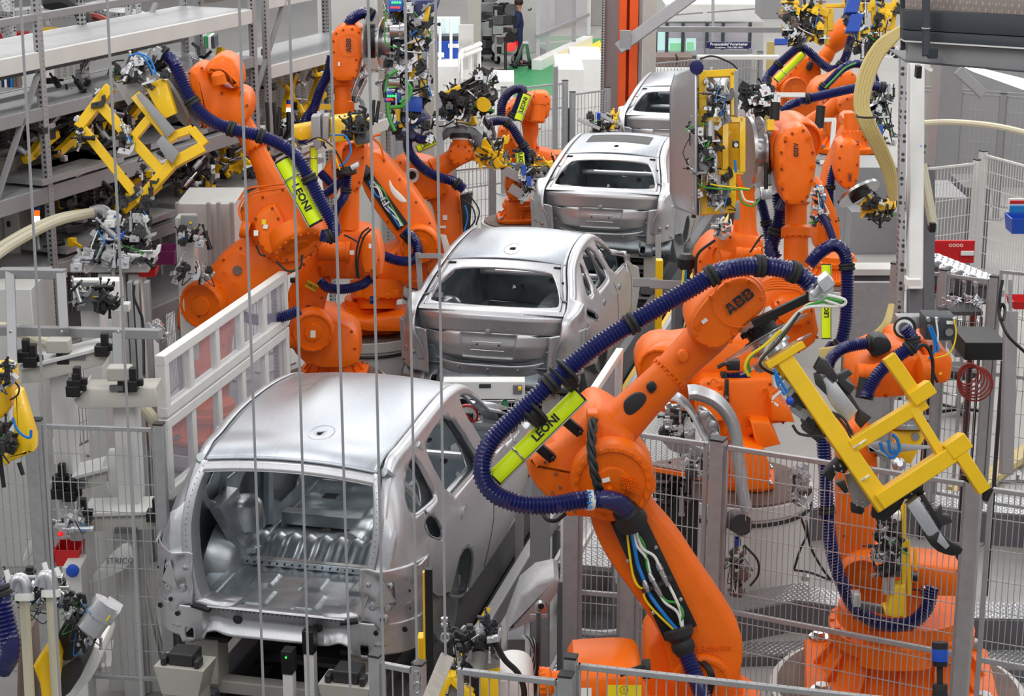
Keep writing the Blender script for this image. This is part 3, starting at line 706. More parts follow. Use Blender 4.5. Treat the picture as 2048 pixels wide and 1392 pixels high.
def abb(par,c,right,up,size,n=None,ring=True):
 """maker's letters as seen on the covers: heavy black letters cut by a fine gap"""
 n=Vector(right).cross(Vector(up)).normalized();c=Vector(c)
 r=Vector(right).normalized();u=Vector(up).normalized();mb=MB();h=size*.62;w_=size*.58
 def q(ox,pts):
  for s0,s1 in((0,.47),(.53,1)):
   P=[p for p in pts if p];lo,hi=s0*h,s1*h;ys=[y for x,y in P]
   out=[];n_=len(P)
   for i in range(n_):
    a,b=P[i],P[(i+1)%n_]
    if lo<=a[1]<=hi:out.append(a)
    for L in(sorted((lo,hi),key=lambda v:abs(v-a[1]))):
     if(a[1]-L)*(b[1]-L)<0:k=(L-a[1])/(b[1]-a[1]);out.append((a[0]+(b[0]-a[0])*k,L))
   if len(out)>2:mb.prism([c+r*(ox+x)+u*(y-h/2)for x,y in out],n*.003)
 k=w_*.30
 q(-w_*1.62,[(0,0),(k,0),(w_*.52,h),(w_*.44,h),(w_*.30,h)]);q(-w_*1.62,[(w_-k,0),(w_,0),(w_*.70,h),(w_*.48,h)]);q(-w_*1.62,[(w_*.3,h*.18),(w_*.7,h*.18),(w_*.62,h*.40),(w_*.38,h*.40)])
 for ox in(-w_*.52,w_*.56):
  q(ox,[(0,0),(k,0),(k,h),(0,h)])
  for y0 in(0,.40,.80):q(ox,[(k*.9,y0*h),(w_*.75,y0*h),(w_*.85,(y0+.1)*h),(w_*.75,(y0+.2)*h),(k*.9,(y0+.2)*h)])
  for y0,y1,e in((.06,.52,.98),(.48,.94,.93)):q(ox,[(w_*(e-.30),y0*h),(w_*e*.94,y0*h),(w_*e,(y0+.08)*h),(w_*e,(y1-.08)*h),(w_*e*.94,y1*h),(w_*(e-.30),y1*h)])
 t=mb.build('maker_letters','ink',par,smooth=False)
 if ring:
  mb=MB();P=circ(c,n,size*1.5,32);mb.tube(P+[P[0]],size*.035,5,caps=False);mb.build('cover_ring',par.get('_m','orange'),par)
 return t
def foot(par,c,yaw,s,m='orange',zt=None):
 """robot foot: bolted base casting with ears, ribbed ring and turntable"""
 c=Vector(c);ca,sa=math.cos(yaw),math.sin(yaw);a=V(ca,sa,0);b=V(-sa,ca,0);mb=MB()
 pts=[(-.48,-.30),(-.30,-.46),(.30,-.46),(.48,-.30),(.48,.30),(.30,.46),(-.30,.46),(-.48,.30)]
 mb.pillow([c+a*(x*s)+b*(y*s)for x,y in pts],Z_*.10*s,.02)
 mb.lathe(c+Z_*.09*s,Z_,[(0,.40*s),(.10*s,.34*s),(.16*s,.33*s)],28)
 for i in range(12):
  g=i*math.pi/6;d=a*math.cos(g)+b*math.sin(g);mb.prism([c+d*.30*s+Z_*.08*s,c+d*.45*s+Z_*.08*s,c+d*.34*s+Z_*.24*s],d.cross(Z_)*.03*s)
 o=mb.build('base',m,par,sharp=40,bevel=.006)
 mb=MB()
 for x in(-.40,.40):
  for y in(-.32,.32):p=c+a*(x*s)+b*(y*s)+Z_*.10*s;mb.cyl(p,p+Z_*.04*s,.035*s,None,6);mb.cyl(p,p+Z_*.015*s,.055*s,None,12)
 mb.build('base_bolts','steel',o)
 mb=MB();mb.lathe(c+Z_*.25*s,Z_,[(0,.33*s),(.03*s,.37*s),(.10*s,.37*s),(.12*s,.33*s),(.20*s,.32*s)],32);bolts(mb,c+Z_*.34*s,Z_,.35*s,20,.016*s,.03*s)
 mb.build('turntable',m,par,sharp=40)
 return o
def plinth(label,c,r,zt,cat='robot plinth',m='pwhite',group=None):
 c=Vector((c[0],c[1],0));t=thing('robot_plinth',label,cat,c,group)
 mb=MB();mb.lathe(c,Z_,[(0,r*1.02),(zt-.14,r),(zt-.12,r*1.03),(zt-.02,r*1.04),(zt-.02,r*1.0)],48);mb.build('drum',m,t,sharp=30)
 mb=MB();mb.lathe(c+Z_*(zt-.03),Z_,[(0,r*.98),(.03,r*.98)],48);mb.build('top_plate','rust',t)
 mb=MB();P=circ(c+Z_*(zt-.17),Z_,r*1.015,40);mb.tube(P+[P[0]],.016,6,caps=False);mb.build('rim_seal','black',t)
 return t
def hoop_text(par,s,c,right,up,size,m='ink'):return text(s,c,right,up,size,m,par,.001,.01,'marking')
def label_plate(par,c,right,up,w_,h_,m='label',name='label_plate'):
 r=Vector(right).normalized();u=Vector(up);u=(u-r*u.dot(r)).normalized();n=r.cross(u);c=Vector(c)
 mb=MB();mb.box(c,(w_,h_,.004),(r,u,n));return mb.build(name,m,par,smooth=False)
R1=thing('industrial_robot','large orange robot in the right foreground, dark blue hose looping over its forearm','robot',W(1400,1480,11.5))
d1=11.35
R1['_m']='orange'
c1=WZ(1400,1540,.95);c1=Vector((W(1400,1392,11.55).x,W(1400,1392,11.55).y,.95))
foot(R1,c1,.3,1.1)
slab('turret',R1,'orange',[(1292,1300),(1302,1282),(1322,1262),(1345,1290),(1480,1330),(1490,1400),(1490,1500),(1300,1500),(1292,1400)],11.5,.42,.03,1)
disc_joint('shoulder_disc',R1,'orange',W(1405,1372,11.31),-cFh,pxr(62,11.3),.05,14)
la=slab('lower_arm',R1,'orange',[(1178,1025),(1190,1072),(1221,1130),(1268,1193),(1319,1267),(1338,1317),(1350,1400),(1400,1440),(1465,1400),(1486,1341),(1488,1290),(1478,1263),(1447,1212),(1400,1146),(1361,1084),(1300,1015),(1290,960),(1250,915),(1190,920),(1160,960),(1160,990)],11.33,.30,.045,1)
mb=MB();mb.pillow(TP([(1222,1048),(1281,1016),(1394,1252),(1330,1284)],11.28,0),cFh*.03,.004);pn=mb.build('cable_panel','black',la)
mb=MB()
for x,y in((1311,1094),(1256,1121),(1361,1198),(1307,1224)):p=W(x,y,11.28);mb.lathe(p,-cFh,[(0,.014),(.012,.014),(.02,.008)],10)
mb.build('panel_bolt','steel',pn)
cabs=[('bluecable',.012,[(1262,1062),(1270,1100),(1276,1130),(1290,1165),(1300,1190),(1325,1225),(1350,1255),(1362,1264)]),('labelyellow',.007,[(1254,1062),(1258,1100),(1266,1150),(1276,1172),(1290,1180),(1288,1192),(1300,1212),(1325,1238),(1352,1264)]),('greencable',.008,[(1268,1062),(1286,1085),(1292,1110),(1296,1140),(1310,1170),(1330,1200),(1352,1206),(1366,1225),(1360,1250)]),('label',.009,[(1270,1056),(1284,1095),(1308,1112),(1320,1135),(1335,1165),(1350,1195),(1362,1225),(1366,1262)]),('label',.009,[(1266,1062),(1274,1092),(1292,1115),(1300,1145),(1312,1175),(1330,1205),(1355,1225),(1366,1262)])]
for m_,r_,pp in cabs:
 mb=MB();mb.tube(spline([W(x,y,11.24-.01*(i%2))for i,(x,y)in enumerate(pp)],5),r_,7);mb.build('cable',m_,pn)
for x0,y0,x1,y1 in((1314,1124,1336,1172),(1298,1146,1322,1192),(1288,1160,1296,1184)):
 mb=MB();a,b=W(x0,y0,11.22),W(x1,y1,11.22);mb.lathe(a,b-a,[(0,.010),(.02,.017),(.05,.019),(.055,.015),((b-a).length*.6,.015),((b-a).length*.62,.019),((b-a).length,.012)],10);mb.build('coupling','steel',pn)
mb=MB();mb.bar(W(1285,1182,11.23),W(1345,1155,11.23),.02,.04,cFh);mb.build('coupling_bracket','dark',pn)
text('ABB Robotics',W(1415,1297,11.325),cR+cU*.05,cU,.05,'orange',la,.002,.0,'cast_lettering')
eh=slab('elbow_housing',R1,'orange',[(1051,923),(1062,912),(1110,897),(1150,860),(1173,828),(1197,820),(1235,842),(1268,867),(1272,905),(1300,940),(1313,962),(1315,986),(1288,1002),(1230,1050),(1161,1040),(1130,1041),(1105,1012),(1060,968)],11.25,.55,.07,1)
disc_joint('elbow_disc',R1,'orange',W(1225,968,11.13),-cFh,pxr(84,11.2),.14,22)
mb=MB();c=W(1232,975,11.10)
for i in range(4):
 for j in range(3):p=W(1245+i*8+j*2,955+j*9+i*3,11.12);mb.lathe(p,-cFh,[(0,.011),(.015,.011),(.015,.006),(.008,.005)],8)
mb.lathe(W(1219,977,11.12),-cFh,[(0,.018),(.02,.016),(.03,.008)],12)
mb.build('gear_bolts','orange',eh)
label_plate(eh,W(1212,960,11.10),cR*.95+cU*.25,cU,.045,.025)
mb=MB();mb.pillow(TP([(1213,895),(1228,888),(1262,902),(1300,940),(1314,965),(1310,990),(1296,990),(1285,960),(1250,925),(1205,925)],11.16,1),cFh*.2,.02);mb.build('housing_lug','orange',eh)
mb=MB()
for i in range(13):x=1075+i*0;
for(x,y)in((1090,925),(1112,948),(1120,975),(1128,1003),(1152,930),(1166,952),(1172,905),(1196,893),(1150,1024),(1105,985)):mb.cyl(W(x,y,11.25),W(x,y,11.235),.009,None,8)
mb.build('screw','rust',eh)
mb=MB();a=W(1118,960,11.5);mb.lathe(W(1150,930,11.52),W(1080,985,11.52)-W(1150,930,11.52),[(0,.26),(.14,.26),(.20,.22),(.24,.12)],28);mb.build('elbow_motor','orange',eh)
mb=MB()
for k in range(3):
 P=resample(spline([W(1187,838,11.1),W(1184,870,11.02),W(1183,905,10.98),(W(1190,950,10.98)),W(1200,985,11.05)],8),.02)
 mb.tube([p+cR*.016*math.cos(i*.55+k*2.1)+cFh*.016*math.sin(i*.55+k*2.1)for i,p in enumerate(P)],.014,6)
mb.build('twisted_cable','dark',eh)
mb=MB();mb.box(W(1185,842,11.16),(.07,.12,.10),(cR,cU,cFh));mb.build('cable_clip','orange',eh,bevel=.012)
mb=MB();mb.tube(spline([W(1085,1012,11.3),W(1090,1035,11.2),W(1110,1042,11.15),W(1130,1028,11.2)],6),.012,7);mb.build('cable','black',eh)
fa0,fa1=W(1196,892,11.42),W(1340,746,11.42);fax=(fa1-fa0).normalized();FL=(fa1-fa0).length
mb=MB();mb.lathe(fa0,fax,[(0,pxr(56,11.4)),(.10,pxr(52,11.4)),(.18,pxr(46,11.4)),(FL*.6,pxr(41,11.4)),(FL-.03,pxr(37,11.4)),(FL,pxr(37,11.4))],32);fo=mb.build('forearm','orange',R1,sharp=30)
fside=-cFh
def on_arm(x,y,d=11.27):return W(x,y,d)
mb=MB();mb.pillow(TP([(1246,815),(1250,800),(1272,785),(1290,788),(1294,798),(1287,812),(1264,832),(1252,830)],11.29,2),cFh*.03,.006);mb.build('rubber_pad','rubber',fo)
mb=MB();mb.pillow(TP([(1290,772),(1306,762),(1316,776),(1302,790)],11.285,1),cFh*.03,.004);mb.lathe(W(1303,776,11.285),-cFh,[(0,.01),(.01,.008)],8);mb.build('rubber_pad','black',fo)
mb=MB();w0=fa1-fax*.01
mb.lathe(w0,fax,[(0,pxr(37,11.4)),(.01,pxr(41,11.4)),(.03,pxr(41,11.4)),(.035,pxr(38,11.4)),(.16,pxr(39,11.4)),(.30,pxr(43,11.4)),(.42,pxr(42,11.4)),(.48,pxr(35,11.4))],32);bolts(mb,w0-fax*.008,fax,pxr(39,11.4),20,.008,.03)
mb.build('wrist_neck','orange',R1,sharp=30)
mb=MB();p=W(1366,712,11.27);mb.pillow(TP([(1352,716),(1362,700),(1376,703),(1380,716),(1366,728)],11.26,2),cFh*.05,.012);mb.build('boss','orange',R1)
wr=slab('wrist_housing',R1,'orange',[(1379,632),(1398,604),(1426,575),(1450,556),(1485,547),(1516,560),(1533,587),(1536,615),(1515,638),(1489,658),(1462,692),(1437,705),(1414,701),(1386,690),(1374,660)],11.2,.42,.05,2)
mb=MB();mb.pillow(TP([(1384,640),(1404,610),(1430,582),(1452,563),(1485,553),(1512,565),(1527,590),(1529,614),(1508,634),(1484,652),(1458,684),(1436,697),(1416,694),(1390,682),(1380,660)],11.185,2),cFh*.03,.012);cv=mb.build('wrist_cover','orange',wr);cv['_m']='orange'
mb=MB()
for x,y in((1420,594),(1452,567),(1497,562),(1524,596),(1513,633),(1461,683),(1419,690),(1391,668),(1396,648)):mb.lathe(W(x,y,11.185),-cFh,[(0,.011),(.012,.011),(.012,.006)],10)
for x,y in((1396,654),(1469,664)):mb.lathe(W(x,y,11.18),-cFh,[(0,.018),(.01,.018),(.01,.012),(.005,.01)],14)
mb.build('cover_screws','orange',wr)
ang=math.radians(38);rt=cR*math.cos(ang)+cU*math.sin(ang);upv=-cR*math.sin(ang)+cU*math.cos(ang)
abb(wr,W(1479,602,11.165),rt,upv,.10)
label_plate(wr,W(1409,642,11.17),rt,upv,.035,.022)
ax=(cR*.50-cU*.84-cFh*.12).normalized();f0=W(1506,632,11.4)
mb=MB();mb.lathe(f0,ax,[(0,.115),(.06,.115),(.065,.10)],32);mb.build('flange_neck','white',R1)
mb=MB();mb.lathe(f0+ax*.065,ax,[(0,.095),(.06,.095),(.062,.13),(.075,.13)],32);bolts(mb,f0+ax*.06,ax,.115,12,.008,.03);mb.build('wrist_flange','black',R1)
mb=MB();mb.lathe(f0+ax*.145,ax,[(0,.28),(.006,.28)],48);dsk=mb.build('guard_disc','disc',R1)
mb=MB();mb.lathe(f0+ax*.15,ax,[(0,.09),(.05,.09),(.052,.12),(.07,.12),(.072,.10),(.10,.10)],32);bolts(mb,f0+ax*.17,ax,.105,14,.008,.04);mb.build('tool_changer','steel',R1)
mb=MB();mb.lathe(f0+ax*.255,ax,[(0,.24),(.008,.24)],48);mb.build('guard_disc','disc',R1)
mb=MB();mb.lathe(f0+ax*.265,ax,[(0,.15),(.03,.15),(.032,.11),(.05,.11)],32);bolts(mb,f0+ax*.29,ax,.13,14,.008,.02);mb.build('tool_plate','steel',R1)
mb=MB();mb.bar(W(1505,648,11.15),W(1622,592,11.1),.05,.035,cFh);mb.build('hose_stay','black',R1,bevel=.005)
mb=MB();mb.box(W(1640,577,11.1),(.14,.12,.10),(cR,cU,cFh));mb.cyl(W(1622,592,11.1),W(1648,565,11.1),.055);mb.box(W(1650,563,11.05),(.08,.07,.1),(cR*.8+cU*.6,cU*.8-cR*.6,cFh))
for x,y in((1625,570),(1645,590),(1655,560),(1632,598)):mb.lathe(W(x,y,11.03),-cFh,[(0,.009),(.012,.009)],8)
mb.build('hose_head','alu',R1,bevel=.012)
for m_,pp in(('label',[(1655,590),(1690,600),(1680,612),(1620,608),(1590,640),(1550,690),(1520,720),(1545,742)]),('greencable',[(1650,596),(1684,603),(1640,604),(1600,622),(1560,668),(1500,715),(1500,745)]),('labelyellow',[(1562,660),(1530,690),(1500,712),(1490,735),(1498,752)]),('label',[(1650,600),(1676,612),(1610,616),(1570,655),(1530,705),(1560,745)]),('dark',[(1600,625),(1560,680),(1520,725),(1550,748),(1585,740)])):
 mb=MB();mb.tube(spline([W(x,y,10.98+.012*i)for i,(x,y)in enumerate(pp)],6),.009,7);mb.build('cable',m_,R1)
hp=[(1256,1030,11.18),(1243,1010,11.08),(1215,999,11.02),(1160,1000,11.0),(1110,1009,10.98),(1050,1009,10.96),(1000,994,10.95),(972,968,10.95),(964,935,10.95),(975,895,10.95),(1005,858,10.95),(1050,815,10.95),(1110,760,10.95),(1200,687,10.98),(1300,625,11.0),(1390,572,11.0),(1420,553,11.0),(1450,540,11.0),(1505,532,11.02),(1560,536,11.05),(1600,550,11.08),(1625,572,11.1)]
hs=hose(R1,[W(*p)for p in hp],.052,clamps=(.57,.655,.775,.875,.945))
mb=MB();p=W(1173,1000,11.0);q=W(1186,1000,11.01);mb.cyl(p,q,.0585,None,20);mb.build('hose_label','label',hs)
text('64-04',W(1180,1000,10.938),cU,-cR,.045,'bluecable',hs,.001,.01,'marking')
mb=MB();mb.lathe(W(1243,1008,11.1),W(1262,1040,11.2)-W(1243,1008,11.1),[(0,.06),(.05,.06),(.06,.075),(.11,.078),(.14,.095),(.17,.095)],20);mb.build('hose_boot','rubber',hs)
mb=MB();mb.lathe(W(1355,1258,11.2),W(1372,1310,11.2)-W(1355,1258,11.2),[(0,.085),(.04,.085),(.07,.06),(.09,.068),(.12,.068),(.14,.055),(.15,.055)],20);mb.build('hose_boot','rubber',la)
hose(R1,[W(1372,1306,11.2),W(1385,1340,11.15),W(1400,1380,11.1),W(1420,1440,11.1)],.048)
for k in range(4):
 mb=MB();mb.tube(spline([W(1392+k*4,1318,11.3),W(1415+k*3,1340,11.2),W(1418+k*3,1370,11.2),W(1410,1420,11.3)],5),.009,6);mb.build('cable','black',R1)
g0,g1=W(990,955,11.02),W(1158,790,11.06)
gd=guide(R1,g0,g1,.095,-cFh+cU*.3,'LEONI')
for(x0,y0,x1,y1)in((1128,838,1160,865),(1077,893,1105,917)):
 mb=MB();mb.bar(W(x0,y0,11.12),W(x1,y1,11.18),.055,.05,cFh);mb.lathe(W(x1,y1,11.14),-cFh,[(0,.016),(.02,.014)],10);mb.build('guide_bracket','black',gd,bevel=.005)
for(x,y)in((1062,830),(1124,752)):
 mb=MB();a=(g1-g0).normalized();mb.lathe(W(x-8,y+8,10.97),a,[(0,.075),(.02,.09),(.03,.06),(.06,.062),(.07,.095),(.09,.08)],18);mb.bar(W(x,y,10.97),W(x+25,y+22,11.05),.07,.05,cFh);mb.build('guide_clamp','rubber',gd,bevel=.006)
plinth('white round plinth under the big foreground robot, mostly below the frame',c1,.5,.95)
G1=thing('robot_gripper','yellow welded gripper frame with grey clamps on the foreground robot','gripper',W(1560,720,11.0))
dg=10.95
def beam(par,x0,y0,x1,y1,wpx,d=dg,d2=None,m='yellow',th=1.0,name='beam',ext=0):
 mb=MB();a,b=W(x0,y0,d),W(x1,y1,d2 or d);wv=pxr(wpx,d);mb.bar(a,b,wv,wv*th,cF.cross(b-a).normalized());return mb.build(name,m,par,bevel=wv*.08)
def beamx(par,x0,y0,x1,y1,wpx,d=dg,d2=None,m='yellow',th=1.0,name='beam'):
 mb=MB();a,b=W(x0,y0,d),W(x1,y1,d2 or d);wv=pxr(wpx,d);u=(b-a).normalized();s=u.cross(cF).normalized();t=s.cross(u)
 mb.box((a+b)/2,(wv,wv*th,(b-a).length),(s,t,u));return mb.build(name,m,par,bevel=wv*.07)
beamx(G1,1563,712,1772,1016,36,10.95,10.8);beamx(G1,1530,732,1602,688,14,11.0,th=6,name='mounting_plate')
beamx(G1,1556,725,1665,880,20,10.99,name='side_beam')
beamx(G1,1700,893,1848,803,27,10.86,10.86,th=1.6);beamx(G1,1820,800,1862,772,30,10.84,th=1.5,name='beam_end');beamx(G1,1776,712,1834,795,27,10.84)
beamx(G1,1755,1003,1925,892,33,10.8,th=1.6);beamx(G1,1893,905,1932,878,34,10.79,th=1.5,name='beam_end');beamx(G1,1915,900,1968,982,27,10.76)
beamx(G1,1824,815,1886,915,18,10.84,10.8,th=1.6)
for x0,y0,x1,y1 in((1705,897,1713,905),):pass
for x,y in((1719,888),(1730,956)):
 mb=MB();a,b=W(x-8,y-12,10.72),W(x+10,y+12,10.72);mb.tube([W(x-12,y+8,10.8),W(x,y,10.75),W(x+12,y-8,10.8)],.006,6);mb.build('cable_tie','label',G1)
def clampset(par,poly,d,th,m='alu',name='clamp_body',bev=.006,k=0):mb=MB();mb.pillow(TP(poly,d,k),cFh*th,bev);return mb.build(name,m,par)
clampset(G1,[(1644,760),(1655,750),(1672,764),(1716,822),(1694,848),(1664,812),(1652,790)],10.98,.07)
clampset(G1,[(1640,716),(1655,722),(1678,756),(1668,766),(1650,750),(1638,748),(1628,738)],10.96,.05,'dark','clamp_jaw')
clampset(G1,[(1628,750),(1640,746),(1652,772),(1654,792),(1632,770)],10.95,.04,'dark','clamp_jaw')
clampset(G1,[(1672,762),(1684,770),(1704,792),(1722,820),(1744,835),(1722,858),(1712,846),(1716,822)],11.0,.06,'dark','clamp_bracket')
clampset(G1,[(1674,752),(1698,740),(1706,748),(1690,760),(1712,774),(1700,790),(1680,770)],10.98,.04,'dark','clamp_jaw')
clampset(G1,[(1690,950),(1744,935),(1750,1000),(1728,1020),(1706,1010)],10.92,.03,'greyp','gusset_plate')
clampset(G1,[(1645,950),(1676,920),(1698,935),(1690,948),(1674,944),(1664,965)],10.85,.07,'black','clamp_jaw')
clampset(G1,[(1672,968),(1690,962),(1698,984),(1690,988)],10.85,.05,'black','clamp_jaw');clampset(G1,[(1704,1010),(1730,1022),(1724,1030),(1704,1026)],10.88,.06,'black','clamp_jaw')
clampset(G1,[(1748,1016),(1790,1000),(1812,995),(1800,1018),(1770,1044),(1745,1036)],10.84,.06,'black','clamp_bracket')
clampset(G1,[(1812,970),(1840,968),(1850,985),(1830,1000),(1806,998)],10.82,.06,'black','clamp_bracket')
clampset(G1,[(1814,1012),(1836,995),(1880,1062),(1858,1078)],10.76,.07,'alu')
clampset(G1,[(1838,992),(1848,988),(1886,1050),(1880,1062)],10.76,.05,'black','clamp_rail')
clampset(G1,[(1870,1030),(1884,1012),(1886,1030),(1900,1032),(1906,1045),(1882,1054)],10.76,.04,'dark','clamp_jaw')
clampset(G1,[(1845,1066),(1862,1076),(1880,1062),(1896,1082),(1928,1096),(1920,1112),(1898,1112),(1868,1100)],10.75,.05,'black','clamp_jaw',k=1)
clampset(G1,[(1880,1064),(1900,1092),(1892,1100),(1874,1084)],10.74,.06,'alu')
clampset(G1,[(1968,985),(1978,972),(1988,980),(1976,1005),(1966,1002)],10.76,.04,'black','clamp_jaw');clampset(G1,[(1924,950),(1940,955),(1938,968),(1926,960)],10.8,.03,'black','clamp_jaw')
mb=MB();mb.lathe(W(1600,760,10.95),W(1640,818,10.93)-W(1600,760,10.95),[(0,.03),(.2,.03)],12);mb.build('air_cylinder','steel',G1)
rng=random.Random(5)
for i in range(9):
 x=1570+i*8;y=770+i*12;mb=MB();mb.box(W(x+rng.uniform(-8,6),y,10.95),(.07,.06,.07),(cR*.8-cU*.6,cU*.8+cR*.6,cFh));mb.build('valve_block',rng.choice(['steel','dark','alu','greyp']),G1,bevel=.005)
mb=MB();mb.sphere(W(1580,802,10.85),.024,14,8);mb.build('blue_cap','blue',G1)
for m_,pp in(('bluecable',[(1548,738),(1560,760),(1575,785)]),('dark',[(1585,850),(1600,868),(1640,872),(1665,868)]),('bluecable',[(1550,745),(1556,770),(1570,790)]),('dark',[(1640,822),(1670,830),(1695,860),(1702,885)]),('dark',[(1650,820),(1685,835),(1706,870)]),('orange',[(1560,775),(1540,790),(1548,808)]),('label',[(1562,782),(1544,800),(1556,812)])):
 mb=MB();mb.tube(spline([W(x,y,10.86)for x,y in pp],5),.008,6);mb.build('cable',m_,G1)
mb=MB()
for x,y in((1668,932),(1680,930),(1670,942),(1682,940),(1712,1000),(1724,1002),(1713,1008),(1725,1009),(1822,985),(1842,985)):mb.lathe(W(x,y,10.83),-cFh,[(0,.006),(.02,.006)],8)
mb.build('bolt','steel',G1)
def ops(R,m,L,hm='hose'):
 last=None
 for o in L:
  k=o[0]
  if k=='s':
   last=slab(o[1],R,m,o[2],o[3],o[4],o[5]if len(o)>5 else .03,o[6]if len(o)>6 else 1);last['_m']=m
  elif k=='c':
   P=o[2];mb=MB();a=W(*P[0][:3]);b=W(*P[-1][:3]);ax=(b-a).normalized()
   prof=[((W(*p[:3])-a).dot(ax),pxr(p[3],p[2]))for p in P];mb.lathe(a,ax,prof,24)
   for i,p in enumerate(P[1:-1],1):
    if p[3]>P[i-1][3]*1.12:bolts(mb,W(*p[:3])-ax*.012,ax,pxr(p[3]*.92,p[2]),14,.012,.03)
   last=mb.build(o[1],o[3]if len(o)>3 else m,R,sharp=30)
  elif k=='j':last=disc_joint(o[1],R,m,W(o[2],o[3],o[4]),o[5],pxr(o[6],o[4]),o[7],o[8]if len(o)>8 else 14)
  elif k=='m':last=motor(o[1],R,o[8]if len(o)>8 else m,W(o[2],o[3],o[4]),W(o[5],o[6],o[4])+cFh*(o[9]if len(o)>9 else 0),pxr(o[7],o[4]))
  elif k=='h':hose(R,[W(*(p if len(p)==3 else(*p,o[1])))for p in o[2]],pxr(o[3],o[1]),hm,o[4]if len(o)>4 else(),fine=o[3]>8)
  elif k=='k':
   mb=MB();mb.tube(spline([W(*(p if len(p)==3 else(*p,o[1])))for p in o[2]],5),pxr(o[3],o[1]),6);mb.build('cable',o[4]if len(o)>4 else 'black',R)
  elif k=='g':guide(R,W(o[1],o[2],o[5]),W(o[3],o[4],o[5]),pxr(o[6],o[5]),-cFh+cU*.25,o[7],o[8]if len(o)>8 else 1)
  elif k=='a':ang=math.radians(o[5]);abb(last,W(o[1],o[2],o[3]),cR*math.cos(ang)+cU*math.sin(ang),-cR*math.sin(ang)+cU*math.cos(ang),pxr(o[4],o[3]))
  elif k=='d':
   mb=MB();mb.lathe(W(o[2],o[3],o[4]),o[5],[(0,pxr(o[6],o[4])),(o[7],pxr(o[6],o[4]))],36);mb.build(o[1],o[8],R)
  elif k=='p':mb=MB();mb.pillow(TP(o[2],o[3],o[6]if len(o)>6 else 0),cFh*o[4],.008);last=mb.build(o[1],o[5],R)
  elif k=='l':label_plate(last,W(o[1],o[2],o[3]),cR+cU*(o[7]if len(o)>7 else 0),cU,pxr(o[4],o[3]),pxr(o[5],o[3]),o[6]if len(o)>6 else 'label')
  elif k=='b':
   mb=MB()
   for x,y in o[3]:mb.lathe(W(x,y,o[2]),-cFh,[(0,o[4]),(.018,o[4]),(.018,o[4]*.5)],8)
   mb.build(o[1],o[5]if len(o)>5 else m,R)
def clutter(R,x0,y0,x1,y1,d,n,seed,slant=0.0,pal=None,cables=4,size=1.0,taper=0):
 """valves, cylinders, clamps, sensors and cables bolted together within a tool's outline"""
 r=random.Random(seed);pal=pal or['steel','dark','black','alu','greyp','steel_dark','black'];pts=[];n=int(n*1.7);size*=.72
 for i in range(n):
  t=(i+.5)/n;y=y0+(y1-y0)*t+r.uniform(-6,6);w_=x1-x0;x=(x0+x1)/2+r.uniform(-.5,.5)*w_+slant*(y-y0)
  p=W(x,y,d+r.uniform(-.15,.15));pts.append(p);k=r.random();s=size*r.uniform(.6,1.3);g=slant+r.choice([0,0,.3,-.4,.8,1.57])
  u=(cU*math.cos(g)-cR*math.sin(g)).normalized();v=(cR*math.cos(g)+cU*math.sin(g)).normalized();mb=MB()
  if k<.30:mb.box(p,(.10*s,.07*s,.10*s),(v,u,cFh));mb.box(p+u*.05*s,(.06*s,.04*s,.06*s),(v,u,cFh));mb.cyl(p-cFh*.05*s,p-cFh*.07*s,.015*s,None,8);nm='valve_block'
  elif k<.52:mb.lathe(p-u*.10*s,u,[(0,.028*s),(.03*s,.028*s),(.03*s,.022*s),(.15*s,.022*s),(.15*s,.028*s),(.18*s,.028*s),(.18*s,.009*s),(.23*s,.009*s),(.23*s,.014*s),(.25*s,.014*s)],10);nm='air_cylinder'
  elif k<.80:mb.prism([p+v*a*s+u*b*s for a,b in((-.07,-.03),(.05,-.05),(.09,0),(.10,.06),(.07,.06),(.05,.01),(-.05,.02))],cFh*.05*s);mb.cyl(p-cFh*.01,p+cFh*.07*s,.014*s,None,8);nm='clamp_arm'
  else:mb.box(p,(.14*s,.02,.10*s),(v,u,cFh));mb.box(p+u*.02,(.03*s,.05*s,.03*s),(v,u,cFh));nm='mount_plate'
  mb.build(nm,r.choice(pal),R,bevel=.003,seg=1)
 for i in range(int(cables*1.6)):
  a,b=r.sample(pts,2)
  if(a-b).length>.45:b=a+(b-a)*.45/(a-b).length
  m_=(a+b)/2+cR*r.uniform(-.08,.08)-cU*r.uniform(0,.10)-cFh*r.uniform(.02,.08)
  mb=MB();mb.tube(spline([a-cFh*.03,m_+(a-b)*.2,m_,b-cFh*.03],5),.0065*size*(1.4 if d>18 else 1),5);mb.build('cable',r.choice(['black','black','black','dark','dark','greencable','black','bluecable','label']),R)
def on_plinth(label,px,py,r,zt,s,yaw,R,m='orange',group=None,plabel=None):
 c=WZ(px,py,zt);plinth(plabel,c,r,zt);foot(R,c,yaw,s,m);return c
def robot(label):return thing('industrial_robot',label,'robot')
def newrobot(label,px,py,zt,r,s,yaw,m,plabel):
 c=WZ(px,py,zt);R=thing('industrial_robot',label,'robot',c);plinth(plabel,c,r,zt);foot(R,c,yaw,s,m);R['_m']=m;return R
F_=-cFh
R2=newrobot('orange robot on the left leaning over, holding up the yellow square frame',420,872,.95,.52,.72,.4,'orange','white round plinth behind the white framed screen')
d=17.6
